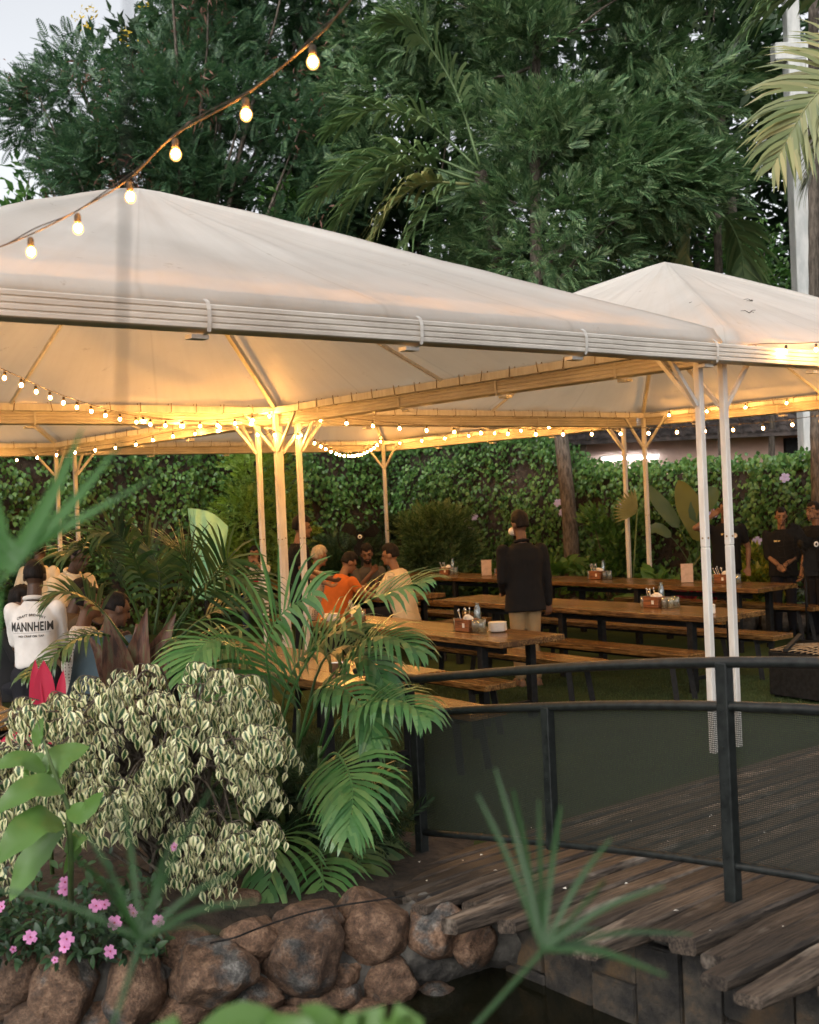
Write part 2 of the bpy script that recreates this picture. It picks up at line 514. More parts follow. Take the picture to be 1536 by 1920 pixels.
def M_fabric():
    m, nt, out = new_mat('canopy_fabric')
    f = tex_noise(nt, 0.9, 6, 0.6)
    f2 = tex_noise(nt, 260, 2, 0.5)
    f3 = tex_noise(nt, 5.0, 8, 0.75)
    c = ramp(nt, f, [(0.38, (0.555, 0.530, 0.490)), (0.62, (0.635, 0.612, 0.572))])
    c = mixc(nt, ramp(nt, f3, [(0.30, (1, 1, 1)), (0.37, (0, 0, 0))]), c, (0.33, 0.29, 0.24))   # a few damp stains
    # rain streaks down the slope and welded seams every metre and a half
    tcu = nt.nodes.new('ShaderNodeTexCoord')
    st = tex_noise(nt, 1.0, 6, .65, vec=tcu.outputs['UV'], stretch=(7.0, .55, 1))
    c = mixc(nt, .28, c, ramp(nt, st, [(.36, (.80, .775, .74)), (.54, (1, 1, 1))]), 'MULTIPLY')
    sx = nt.nodes.new('ShaderNodeSeparateXYZ'); nt.links.new(tcu.outputs['UV'], sx.inputs[0])
    pp = nt.nodes.new('ShaderNodeMath'); pp.operation = 'PINGPONG'; pp.inputs[1].default_value = .75; nt.links.new(sx.outputs[0], pp.inputs[0])
    seam = ramp(nt, pp.outputs[0], [(.0, (.80, .79, .77)), (.022, (.97, .97, .97)), (.03, (1, 1, 1))])
    c = mixc(nt, .8, c, seam, 'MULTIPLY')
    d = nt.nodes.new('ShaderNodeBsdfPrincipled')
    d.inputs['Roughness'].default_value = 0.55
    d.inputs['Specular IOR Level'].default_value = 0.3
    nt.links.new(c, d.inputs['Base Color'])
    nt.links.new(bump(nt, f2, 0.15, 0.002), d.inputs['Normal'])
    t = nt.nodes.new('ShaderNodeBsdfTranslucent')
    t.inputs['Color'].default_value = (0.62, 0.52, 0.38, 1)
    mx = nt.nodes.new('ShaderNodeMixShader'); mx.inputs[0].default_value = 0.30
    nt.links.new(d.outputs[0], mx.inputs[1]); nt.links.new(t.outputs[0], mx.inputs[2])
    nt.links.new(mx.outputs[0], out.inputs[0])
    return m
MAT['fabric'] = M_fabric()
def M_mesh():
    """perforated screen: small holes in rows through a dark sheet"""
    m, nt, out = new_mat('screen_mesh')
    uvn = nt.nodes.new('ShaderNodeTexCoord')
    sx = nt.nodes.new('ShaderNodeSeparateXYZ'); nt.links.new(uvn.outputs['UV'], sx.inputs[0])
    def wave(sock, k, ph=None):
        a = nt.nodes.new('ShaderNodeMath'); a.operation = 'MULTIPLY'; a.inputs[1].default_value = k
        nt.links.new(sock, a.inputs[0])
        b = nt.nodes.new('ShaderNodeMath'); b.operation = 'SINE'; nt.links.new(a.outputs[0], b.inputs[0])
        return b.outputs[0]
    k = 2 * math.pi / 0.018
    mu = nt.nodes.new('ShaderNodeMath'); mu.operation = 'MULTIPLY'
    nt.links.new(wave(sx.outputs[0], k), mu.inputs[0]); nt.links.new(wave(sx.outputs[1], k), mu.inputs[1])
    ab = nt.nodes.new('ShaderNodeMath'); ab.operation = 'ABSOLUTE'; nt.links.new(mu.outputs[0], ab.inputs[0])
    gt = nt.nodes.new('ShaderNodeMath'); gt.operation = 'GREATER_THAN'; gt.inputs[1].default_value = 0.60
    nt.links.new(ab.outputs[0], gt.inputs[0])
    p = nt.nodes.new('ShaderNodeBsdfPrincipled')
    p.inputs['Base Color'].default_value = (0.017, 0.021, 0.017, 1); p.inputs['Roughness'].default_value = 0.6
    t = nt.nodes.new('ShaderNodeBsdfTransparent')
    mx = nt.nodes.new('ShaderNodeMixShader')
    nt.links.new(gt.outputs[0], mx.inputs[0])
    nt.links.new(p.outputs[0], mx.inputs[1]); nt.links.new(t.outputs[0], mx.inputs[2])
    nt.links.new(mx.outputs[0], out.inputs[0])
    return m
MAT['mesh'] = M_mesh()
MAT['core'] = M_emit('lit_filament', (1.0, 0.45, 0.10), 900)
def M_bulb():
    m, nt, out = new_mat('glowing_bulb_glass')
    e = nt.nodes.new('ShaderNodeEmission'); e.inputs[0].default_value = (1.0, 0.50, 0.14, 1); e.inputs[1].default_value = 2.3
    t = nt.nodes.new('ShaderNodeBsdfTransparent')
    mx = nt.nodes.new('ShaderNodeMixShader'); mx.inputs[0].default_value = 0.55
    nt.links.new(t.outputs[0], mx.inputs[1]); nt.links.new(e.outputs[0], mx.inputs[2])
    nt.links.new(mx.outputs[0], out.inputs[0])
    return m
MAT['bulb'] = M_bulb()
MAT['tube'] = M_emit('lit_tube', (0.85, 0.95, 1.0), 25)
MAT['cable'] = M_plain('cable', [(0.05, 0.035, 0.02), (0.09, 0.06, 0.03)], 20, 0.6)
L_ = lambda *c: c
MAT['l_rain'] = M_leaf('feathery_leaf', [(0.030, 0.070, 0.036), (0.048, 0.108, 0.054), (0.075, 0.145, 0.070), (0.115, 0.185, 0.088)], 0.5)
MAT['l_pod'] = M_leaf('red_pod', [(0.10, 0.04, 0.028), (0.15, 0.07, 0.045)], 0.6, 0.15)
MAT['l_oak'] = M_leaf('silver_oak_leaf', [(0.040, 0.090, 0.038), (0.070, 0.142, 0.058), (0.118, 0.198, 0.085), (0.21, 0.29, 0.14)], 0.5)
MAT['l_dark'] = M_leaf('dark_leaf', [(0.018, 0.040, 0.018), (0.032, 0.066, 0.028), (0.052, 0.092, 0.038)], 0.5)
MAT['l_vine'] = M_leaf('vine_leaf', [(0.036, 0.095, 0.024), (0.064, 0.155, 0.038), (0.095, 0.205, 0.052), (0.14, 0.25, 0.066)], 0.4)
MAT['l_conifer'] = M_leaf('conifer_spray', [(0.14, 0.23, 0.04), (0.24, 0.36, 0.07), (0.33, 0.46, 0.12)], 0.6, 0.45)
MAT['l_coco'] = M_leaf('coconut_leaflet', [(0.075, 0.135, 0.055), (0.115, 0.185, 0.075), (0.18, 0.24, 0.10)], 0.4)
MAT['l_cocoyel'] = M_leaf('yellowing_leaflet', [(0.12, 0.16, 0.06), (0.20, 0.22, 0.085), (0.32, 0.28, 0.11)], 0.4)
MAT['l_areca'] = M_leaf('areca_leaflet', [(0.045, 0.135, 0.040), (0.072, 0.19, 0.055), (0.13, 0.25, 0.08)], 0.32, 0.25, 0.6)
MAT['l_areca2'] = M_leaf('dark_palm_leaflet', [(0.028, 0.070, 0.022), (0.050, 0.105, 0.032), (0.11, 0.15, 0.045)], 0.35, 0.25, 0.5)
MAT['l_blade'] = M_leaf('sedge_blade', [(0.024, 0.070, 0.020), (0.040, 0.10, 0.030)], 0.4)
MAT['l_blade2'] = M_leaf('long_green_blade', [(0.045, 0.15, 0.028), (0.075, 0.20, 0.045)], 0.4)
MAT['l_lily'] = M_leaf('broad_leaf', [(0.08, 0.18, 0.04), (0.14, 0.26, 0.065)], 0.35, 0.3)
MAT['l_banana'] = M_leaf('banana_leaf', [(0.07, 0.12, 0.04), (0.26, 0.24, 0.04)], 0.4, 0.35)
MAT['l_pink'] = M_leaf('pink_cordyline', [(0.42, 0.02, 0.055), (0.55, 0.04, 0.09)], 0.4, 0.3)
MAT['l_maroon'] = M_leaf('maroon_leaf', [(0.06, 0.018, 0.02), (0.22, 0.03, 0.05), (0.05, 0.07, 0.02)], 0.4, 0.3)
MAT['l_croton'] = M_leaf('croton_leaf', [(0.08, 0.16, 0.03), (0.30, 0.34, 0.05), (0.55, 0.48, 0.08)], 0.4, 0.3)
MAT['l_vinca'] = M_leaf('vinca_leaf', [(0.018, 0.045, 0.02), (0.03, 0.07, 0.03), (0.05, 0.10, 0.04)], 0.4)
MAT['petal'] = M_leaf('pink_petal', [(0.62, 0.22, 0.48), (0.75, 0.32, 0.58)], 0.6, 0.3)
MAT['petalblue'] = M_leaf('lilac_petal', [(0.42, 0.38, 0.68), (0.52, 0.48, 0.75)], 0.6, 0.3)
MAT['petalyel'] = M_leaf('yellow_petal', [(0.6, 0.42, 0.03), (0.7, 0.5, 0.05)], 0.6, 0.3)
MAT['stem'] = M_plain('green_stem', [(0.05, 0.09, 0.025), (0.09, 0.14, 0.04)], 9, 0.5)
MAT['sheath'] = M_plain('palm_sheath', [(0.05, 0.028, 0.02), (0.13, 0.06, 0.04), (0.12, 0.11, 0.06)], 7, 0.5, stretch=(5, 5, 0.7))
MAT['green_sheet'] = M_plain('mint_sheet', [(0.22, 0.56, 0.42), (0.36, 0.72, 0.57)], 2.2, 0.45, bmp=0.1)
def M_ficus():
    m, nt, out = new_mat('variegated_leaf')
    tc = nt.nodes.new('ShaderNodeTexCoord')
    sx = nt.nodes.new('ShaderNodeSeparateXYZ'); nt.links.new(tc.outputs['UV'], sx.inputs[0])
    f = tex_noise(nt, 26, 5, 0.7)
    ab = nt.nodes.new('ShaderNodeMath'); ab.operation = 'ABSOLUTE'; nt.links.new(sx.outputs[1], ab.inputs[0])
    ad = nt.nodes.new('ShaderNodeMath'); ad.operation = 'MULTIPLY_ADD'; ad.inputs[1].default_value = 0.55
    nt.links.new(f, ad.inputs[0]); nt.links.new(ab.outputs[0], ad.inputs[2])
    g = nt.nodes.new('ShaderNodeNewGeometry')
    a2 = nt.nodes.new('ShaderNodeMath'); a2.operation = 'MULTIPLY_ADD'; a2.inputs[1].default_value = 0.42
    oi = nt.nodes.new('ShaderNodeObjectInfo'); fr = nt.nodes.new('ShaderNodeMath'); fr.operation = 'ADD'; nt.links.new(g.outputs['Random Per Island'], fr.inputs[0]); nt.links.new(oi.outputs['Random'], fr.inputs[1])
    fc = nt.nodes.new('ShaderNodeMath'); fc.operation = 'FRACT'; nt.links.new(fr.outputs[0], fc.inputs[0])
    nt.links.new(fc.outputs[0], a2.inputs[0]); nt.links.new(ad.outputs[0], a2.inputs[2])
    sc = nt.nodes.new('ShaderNodeMath'); sc.operation = 'MULTIPLY'; sc.inputs[1].default_value = 0.6
    nt.links.new(a2.outputs[0], sc.inputs[0])
    c = ramp(nt, sc.outputs[0], [(0.40, (0.032, 0.085, 0.032)), (0.49, (0.085, 0.155, 0.060)), (0.54, (0.54, 0.56, 0.27)), (0.80, (0.82, 0.79, 0.50))])
    p = nt.nodes.new('ShaderNodeBsdfPrincipled'); p.inputs['Roughness'].default_value = 0.35
    nt.links.new(c, p.inputs['Base Color'])
    t = nt.nodes.new('ShaderNodeBsdfTranslucent'); nt.links.new(c, t.inputs['Color'])
    mx = nt.nodes.new('ShaderNodeMixShader'); mx.inputs[0].default_value = 0.2
    nt.links.new(p.outputs[0], mx.inputs[1]); nt.links.new(t.outputs[0], mx.inputs[2])
    nt.links.new(mx.outputs[0], out.inputs[0])
    return m
MAT['ficus'] = M_ficus()

# ------------------------------------------------------------------ leaf templates (x along the leaf, z its upper side)
def t_rhomb(w=0.4, fold=0.08, droop=0.0):
    v = np.array([(0, 0, 0), (0.42, w / 2, fold), (1, 0, -droop), (0.42, -w / 2, fold), (0.5, 0, 0)], float)
    f = np.array([(0, 4, 2, 1), (0, 3, 2, 4)])
    return v, f, np.array([(0, 0), (.42, 1), (1, 0), (.42, -1), (.5, 0)], float)
def t_blade(prof, droop=0.25, fold=0.12, curl=0.0):
    """leaf of given half widths along its length, folded at the midrib and bending down"""
    n = len(prof)
    v, uv, f = [], [], []
    for i, w in enumerate(prof):
        x = i / (n - 1)
        z = -droop * x * x
        xx = x * (1 - 0.35 * droop * x)
        for s in (-1, 0, 1):
            v.append((xx, s * w, z + (fold * abs(s) * w * 2)))
            uv.append((x, s))
    for i in range(n - 1):
        for s in (0, 1):
            a = i * 3 + s
            f.append((a, a + 3, a + 4, a + 1))
    return np.array(v, float), np.array(f), np.array(uv, float)
def t_pinnate(pairs=9, ll=0.27, lw=0.075, ang=62, droop=0.25, x0=0.12, taper=True):
    v, f = [], []
    def q(a, b, c, d):
        k = len(v); v.extend([a, b, c, d]); f.append((k, k + 1, k + 2, k + 3))
    q((0, -.008, 0), (1, 0, -droop), (1, .004, -droop), (0, .008, 0))
    for i in range(pairs):
        x = x0 + (1 - x0) * i / (pairs - 0.5)
        z = -droop * x * x
        L = ll * (math.sin(math.pi * (0.18 + 0.77 * (i / pairs))) if taper else 1)
        for s in (-1, 1):
            a = math.radians(ang - 14 * i / pairs)
            dx, dy = math.cos(a), math.sin(a) * s
            tip = (x + dx * L, dy * L, z - L * 0.25)
            mx, my, mz = x + dx * L * .45, dy * L * .45, z - L * .06
            nx, ny = -dy * lw * .5 * s, dx * lw * .5 * s
            q((x, 0, z), (mx + nx, my + ny, mz), tip, (mx - nx, my - ny, mz))
    return np.array(v, float), np.array(f), None
T_RAIN = t_pinnate(9, 0.30, 0.085, 60, 0.22)
T_OAK = t_pinnate(7, 0.46, 0.075, 38, 0.35)
T_POD = t_rhomb(0.18, 0.03, 0.1)
T_VINE = t_blade([0.06, 0.37, 0.26, 0.0], 0.3, 0.10)
T_DARK = t_rhomb(0.42, 0.06, 0.15)
T_NEEDLE = t_pinnate(5, 0.34, 0.10, 35, 0.1)
T_FICUS = t_blade([0.03, 0.17, 0.235, 0.21, 0.14, 0.05, 0.0], 0.45, 0.16)
# ------------------------------------------------------------------ ground, lawn, pond
def sheet(name, poly, z, mat, skirt=None):
    bm = bmesh.new()
    vs = [bm.verts.new((p[0], p[1], z)) for p in poly]
    bm.faces.new(vs)
    if skirt is not None:
        lo = [bm.verts.new((p[0], p[1], skirt)) for p in poly]
        n = len(poly)
        for i in range(n):
            bm.faces.new((vs[i], lo[i], lo[(i + 1) % n], vs[(i + 1) % n]))
    bmesh.ops.recalc_face_normals(bm, faces=bm.faces[:])
    me = bpy.data.meshes.new(name); bm.to_mesh(me); bm.free()
    return link(name, me, None, mat, 'structure')
sheet('ground', [(-400, -200), (400, -200), (400, 900), (-400, 900)], -0.72, MAT['soil'])
_le = [(-60, 6.4), (-6, 5.75), (-3, 5.45), (-1.9, 5.42), (-1.2, 5.42), (-0.62, 5.62), (-0.2, 5.98), (0.1, 6.35)]
_le += [tuple(W(u, v)[:2]) for u, v in ((-2.4, -0.42), (0.6, -0.42), (1.2, -0.9), (4, -1.6), (9, -3), (60, -18))]
sheet('lawn', _le + [(90, 90), (-60, 90)], 0.0, MAT['lawn'], -0.7)
sheet('pond_water', [(-30, 2.2), (30, 2.2), (30, 14), (-30, 9)], -0.30, MAT['water'])
sheet('pond_bank', [(-30, -30), (30, -30), (30, 1.6), (12, 2.1), (3, 2.2), (-4, 2.3), (-30, 2.2)], 0.25, MAT['soil'], -0.7)
# planting bed: a low mound of soil behind the stones
def bed():
    nx, ny = 60, 30
    V, F = [], []
    for j in range(ny + 1):
        for i in range(nx + 1):
            x = -5.2 + 5.6 * i / nx
            y0 = 5.25 if x < -1.0 else 5.25 + (x + 1.0) * 0.62
            y = y0 + 0.05 + (2.6 - max(0, x + 1.6) * 0.8) * j / ny
            e = min(i, nx - i) / 8; e2 = min(j * 1.5 + 1, ny - j) / 6
            z = -0.03 + 0.13 * min(1, e) * min(1, e2) + 0.05 * mnoise.noise(Vector((x * 2.3, y * 2.3, 0)))
            V.append((x, y, z))
    for j in range(ny):
        for i in range(nx):
            a = j * (nx + 1) + i
            F.append((a, a + 1, a + nx + 2, a + nx + 1))
    link('planting_bed', np_mesh('planting_bed', np.array(V), np.array(F), None, True), None, MAT['soil'], 'structure')
bed()

# ------------------------------------------------------------------ hedges: creeper grown over a wall
def flower(parent, p, n, size, mat, name='flower', petals=5):
    mb = MB()
    n = Vector(n).normalized()
    a = n.orthogonal().normalized(); b = n.cross(a)
    ph = random.random() * 6
    for k in range(petals):
        t = ph + 2 * math.pi * k / petals
        d = a * math.cos(t) + b * math.sin(t); s = a * -math.sin(t) + b * math.cos(t)
        c = Vector(p)
        mb.add([c, c + d * size * .28 + s * size * .21 + n * size * .06, c + d * size * .52 + s * size * .17 + n * .03 * size, c + d * size * .52 - s * size * .17 + n * .03 * size, c + d * size * .28 - s * size * .21 + n * size * .06], [(0, 1, 2, 3, 4)])
    return mb.build(name, mat, parent)
def hedge(name, p0, p1, hfun, label, n_leaf, facing, leaf=(0.09, 0.15), seed=1, thick=0.5, mat='l_vine', low=0.0):
    r = np.random.default_rng(seed)
    p0, p1 = Vector(p0), Vector(p1)
    d = p1 - p0; L = d.length; d.normalize()
    f = Vector(facing)
    root = empty(name, (p0 + p1) / 2, 0, label, 'hedge')
    base = (p0 + p1) / 2
    n = 40
    mb = MB(); V = []; Fc = []
    for i in range(n + 1):
        s = L * i / n; h = hfun(s) - 0.12
        q = p0 + d * s - base
        V += [q + f * 0.08, q + f * 0.08 + Vector((0, 0, h)), q - f * thick + Vector((0, 0, h)), q - f * thick]
    for i in range(n):
        a = i * 4; b = a + 4
        Fc += [(a, b, b + 1, a + 1), (a + 1, b + 1, b + 2, a + 2), (a + 2, b + 2, b + 3, a + 3)]
    mb.add(V, Fc)
    mb.build('creeper_wall', MAT['soil'], root)
    s = r.uniform(0, L, n_leaf); t = r.uniform(0, 1, n_leaf) ** 0.9
    H = np.array([hfun(x) for x in s])
    z = low + (H - low) * t
    bul = np.array([mnoise.noise(Vector((a * 1.5, b * 1.5, seed))) + 0.5 * mnoise.noise(Vector((a * 4, b * 4, seed + 9))) for a, b in zip(s, z)])
    keep = r.random(n_leaf) < np.clip(0.85 + bul * 1.2, 0.25, 1)
    out = 0.24 + 0.27 * bul + r.uniform(-0.14, 0.10, n_leaf)
    top = r.random(n_leaf) < 0.22
    out = np.where(top, r.uniform(-thick, 0.2, n_leaf), out)
    z = np.where(top, H + 0.08 * bul + r.uniform(-0.12, 0.12, n_leaf), z)
    D = np.array(d); Fv = np.array(f); B = np.array(p0 - base)
    P = B + s[:, None] * D + out[:, None] * Fv; P[:, 2] = z
    nrm = Fv * 0.9 + np.array([0, 0, 0.55]) + r.normal(size=(n_leaf, 3)) * 0.45
    dr = np.array([0, 0, -1.0]) + Fv * 0.5 + r.normal(size=(n_leaf, 3)) * 0.55
    k = keep
    link('leaves', scatter('leaves', T_VINE, P[k], basis(dr[k], nrm[k]), r.uniform(*leaf, n_leaf)[k]), root, MAT[mat], 'stuff')
    return root, base
bumpy = lambda h, a, sd: (lambda s: h + a * mnoise.noise(Vector((s * 0.9, sd, 0))) + 0.4 * a * mnoise.noise(Vector((s * 3.1, sd, 5))))
def h_right(s):
    u = bumpy(2.31, 0.14, 3)(s)
    t = max(0, min(1, (s - 11.0) / 2.0))
    return u + 0.75 * t
hr, hb = hedge('hedge', W(8, -3.0), W(8, 13.9), h_right, 'creeper hedge with lilac flowers running in front of the tiled pink hut', 38000, -UX, (0.06, 0.105), 3)
hl, hlb = hedge('hedge', W(-6, 13.8), W(7.6, 13.8), bumpy(3.15, 0.25, 8), 'tall dark creeper hedge behind the mint green sheet and the conifer', 26000, -VX, (0.07, 0.115), 5)
for px, py in ((838, 974), (870, 974), (890, 970), (882, 995), (1046, 943), (1055, 961), (1338, 963), (1472, 896), (1165, 950), (1420, 1015)):
    # lilac flowers on the creeper face
    r_ = ray(px, py); o_ = Vector((0, 0, CAM_Z)) - W(8 - .55, 0); t_ = -o_.dot(UX) / r_.dot(UX)
    flower(hr, Vector((0, 0, CAM_Z)) + r_ * t_ - hb, (-0.5, -0.8, 0.35), 0.14, MAT['petalblue'])

# ------------------------------------------------------------------ hut, far building, pillar
def hut():
    root = empty('tiled_hut', (6.6, 24.5, 0), 0, 'pink plastered hut with a dark clay tile roof beyond the hedge', 'hut')
    x0, x1, y0, y1, ze, zr = -2.9, 7.0, 0.0, 5.5, 3.14, 4.85
    mb = MB(); mb.box(((x0 + x1) / 2, 2.7, 1.5), (x1 - x0, 5.2, 3.1)); mb.build('wall', MAT['pinkwall'], root)
    b2 = MB(); b2.box((1.75, 0.02, 1.6), (1.2, 0.16, 2.6)); b2.build('door', MAT['blackmatte'], root)
    # roof deck and rows of tiles
    rf = MB()
    a = Vector((x0 - 0.55, y0 - 0.6, ze - 0.14)); b = Vector((x1 + .5, y0 - 0.6, ze - 0.14)); c = Vector((x1 + .5, 2.7, zr)); d_ = Vector((x0 + 0.2, 2.7, zr))
    e = Vector((x1 + .5, 6.0, ze - .14)); f = Vector((x0 - .55, 6.0, ze - .14))
    dn = Vector((0, 0, -0.07))
    rf.add([a, b, c, d_, a + dn, b + dn, c + dn, d_ + dn, e, f], [(0, 1, 2, 3), (4, 7, 6, 5), (0, 4, 5, 1), (3, 2, 8, 9), (0, 3, 9)])
    ro = rf.build('roof', MAT['tile'], root)
    tl = MB()
    nr, ncol = 15, 46
    for i in range(nr):
        for k in range(ncol):
            t0 = i / nr; t1 = (i + 1.25) / nr
            s0 = (k + 0.5) / ncol
            p0 = a.lerp(d_, t0).lerp(b.lerp(c, t0), s0); p1 = a.lerp(d_, min(t1, 1)).lerp(b.lerp(c, min(t1, 1)), s0)
            up = Vector((0, -0.45, 0.9)); jit = random.uniform(-.015, .015)
            w = 0.115
            vs = []
            for q, h in ((p0, 0.075), (p1, 0.05)):
                for m_ in (-1, -0.5, 0.5, 1):
                    vs.append(q + Vector((m_ * w + jit, 0, 0)) + up * (h * (1 - (abs(m_) - 0.5) * 1.3 if abs(m_) > .5 else 1) - 0.02))
            tl.add(vs, [(0, 1, 5, 4), (1, 2, 6, 5), (2, 3, 7, 6), (0, 3, 2, 1)])
    tl.build('tile', MAT['tile'], ro, 'stuff')
    # dry leaves and sticks lying on the tiles
    lf = MB()
    for k in range(60):
        s, t = random.random() * .7, random.random() * .7
        p = a.lerp(d_, t).lerp(b.lerp(c, t), s) + Vector((0, 0, 0.10))
        q = p + Vector((random.uniform(-.5, .5), random.uniform(-.1, .3), random.uniform(-.05, .12)))
        lf.tube([p, q], [0.012, 0.006], 4)
    lf.build('dry_twig', MAT['palebark'], ro, 'stuff')
    t = empty('tube_light', (4.55, 24.38, 2.62), 0, 'lit white tube light on the pink hut wall', 'lamp')
    m1 = MB(); m1.box((0, 0.02, 0.05), (1.2, 0.05, 0.05), ch=.01); m1.build('holder', MAT['white'], t)
    m2 = MB(); m2.tube([(-.56, -.02, 0), (.56, -.02, 0)], .018, 8); m2.build('tube', MAT['tube'], t)
hut()
def far_building():
    root = empty('white_building', (-0.6, 33, 0), 0, 'pale white building half hidden in the dark corner between the hedges', 'building')
    MB().box((0.9, 2, 2.1), (3.6, 4, 4.2)).build('wall', MAT['whitewall'], root)
    MB().box((0.9, 1.8, 4.28), (4.0, 4.8, 0.14)).build('roof', MAT['tile'], root)
    MB().box((0.2, -.02, 2.9), (0.7, 0.1, 0.9)).build('window', MAT['blackmatte'], root)
far_building()
def pillar():
    b = at(1507, 560, 20.6); b.z = 0
    root = empty('concrete_pillar', b, 0, 'tall pale concrete pillar with a cross beam, behind the drooping pale palm frond', 'pillar')
    m = MB(); m.box((0, 0, 4.6), (0.30, 0.34, 9.2), ch=.015); m.build('shaft', MAT['concrete'], root)
    m = MB(); m.box((-.02, 0, 11.2), (0.22, 0.26, 4.0), ch=.015); m.build('upper_shaft', MAT['concrete'], root)
    m = MB(); m.box((0.0, 0, 9.35), (0.72, 0.3, 0.30), ch=.02); m.build('cross_beam', MAT['concrete'], root)
    m = MB(); m.box((0.16, -0.19, 4.6), (0.05, 0.05, 9.2)); m.build('conduit', MAT['concrete'], root)
pillar()

# ------------------------------------------------------------------ trees
def limb(mb, p0, p1, r0, r1, wob=0.15, n=7, seg=7):
    p0, p1 = Vector(p0), Vector(p1)
    L = (p1 - p0).length
    pts = []
    o = random.random() * 50
    for i in range(seg + 1):
        t = i / seg
        q = p0.lerp(p1, t)
        w = wob * L * math.sin(math.pi * t) * 0.6
        q += Vector((mnoise.noise(Vector((o, t * 2, 0))), mnoise.noise(Vector((o, t * 2, 7))), 0.4 * mnoise.noise(Vector((o, t * 2, 13))))) * w
        pts.append(q)
    mb.tube(pts, [r0 + (r1 - r0) * i / seg for i in range(seg + 1)], n)
    return pts
def crown(parent, base, centers, tmpl, n_per, rad, size, mat, axis, up=0.35, droop=0.3, name='crown', seed=1, flat=0.75):
    """leaf sprays gathered in clumps that point away from the tree's axis"""
    r = np.random.default_rng(seed)
    C = np.asarray(centers, float)
    n = len(C) * n_per
    ci = np.repeat(np.arange(len(C)), n_per)
    off = r.normal(size=(n, 3)); off /= np.linalg.norm(off, axis=1, keepdims=True)
    off *= (r.random((n, 1)) ** 0.45)
    off[:, 2] *= flat
    R_ = np.asarray(rad if hasattr(rad, '__len__') else [rad] * len(C))[ci][:, None]
    P = C[ci] + off * R_
    ax = np.asarray(axis, float)
    outw = C[ci] - ax; outw[:, 2] *= 0.4
    outw /= np.maximum(np.linalg.norm(outw, axis=1, keepdims=True), 1e-6)
    d = off * 0.9 + outw * 0.55 + np.array([0, 0, up - droop]) + r.normal(size=(n, 3)) * 0.35
    nn = np.array([0, 0, 1.0]) + off * 0.6 + r.normal(size=(n, 3)) * 0.35
    o = link(name, scatter(name, tmpl, P - np.asarray(base), basis(d, nn), r.uniform(size[0], size[1], n)), parent, MAT[mat], 'stuff')
    return o
def px_clumps(n, poly, yr, seed, reject=None):
    """clump centres spread through a crown whose outline is that polygon, at distances yr"""
    r = random.Random(seed)
    xs = [p[0] for p in poly]; ys = [p[1] for p in poly]
    out = []
    def inside(x, y):
        c = False; m = len(poly)
        for i in range(m):
            (x1, y1), (x2, y2) = poly[i], poly[(i + 1) % m]
            if (y1 > y) != (y2 > y) and x < (x2 - x1) * (y - y1) / (y2 - y1) + x1: c = not c
        return c
    while len(out) < n:
        x, y = r.uniform(min(xs), max(xs)), r.uniform(min(ys), max(ys))
        if inside(x, y) and not (reject and reject(x, y)):
            out.append(tuple(at(x, y, r.uniform(*yr))))
    return out

def rain_tree():
    b = Vector((-5.2, 27.0, 0))
    root = empty('tree', b, 0, 'big feathery tree with reddish seed pods, left of the coconut fronds', 'tree')
    mb = MB()
    limb(mb, (0, 0, -.1), (0.2, 0, 3.2), 0.30, 0.22, 0.05)
    poly = [(-260, -330), (60, -300), (640, -330), (660, 60), (640, 200), (600, 330), (640, 470), (460, 560), (330, 440), (90, 400), (40, 390), (90, 330), (60, 210), (20, 180), (70, 90), (230, 60), (180, 110), (300, 10), (200, -60), (-100, -120)]
    poly = [(650, -320), (330, -260), (300, 20), (235, 110), (150, 60), (60, 95), (15, 170), (40, 260), (95, 300), (80, 345), (110, 400), (170, 395), (250, 350), (430, 440), (620, 540), (660, 440), (640, 150)]
    ce = px_clumps(78, poly, (25, 28.5), 11)
    for c in ce[::2]:
        limb(mb, (0.2, 0, 3.0 + random.random()), Vector(c) - b, 0.10, 0.015, 0.12, 5)
    mb.build('trunk', MAT['bark'], root)
    cr_ = crown(root, b, ce, T_RAIN, 150, 0.85, (0.30, 0.52), 'l_rain', (-5.0, 27.0, 4), 0.25, 0.3, seed=2)
    r = np.random.default_rng(5)
    pc = np.array(px_clumps(34, poly, (24.3, 26), 17)); n = 34 * 26
    P = np.repeat(pc, 26, 0) + r.normal(size=(n, 3)) * 0.22
    link('seed_pod', scatter('seed_pod', T_POD, P - np.array(b), basis(np.array([0, 0, -0.6]) + r.normal(size=(n, 3)) * .7, unit(n)), r.uniform(0.12, 0.24, n)), root, MAT['l_pod'], 'stuff')
    py_ = np.array([tuple(at(x, y, 25)) for x, y in ((150, 22), (172, 18), (178, 28), (165, 45), (238, 62), (232, 72), (272, 4), (150, 40))])
    P = np.repeat(py_, 9, 0) + r.normal(size=(72, 3)) * 0.06
    link('yellow_blossom', scatter('yellow_blossom', T_DARK, P - np.array(b), basis(unit(72), unit(72)), r.uniform(.06, .11, 72)), root, MAT['petalyel'], 'stuff')
rain_tree()
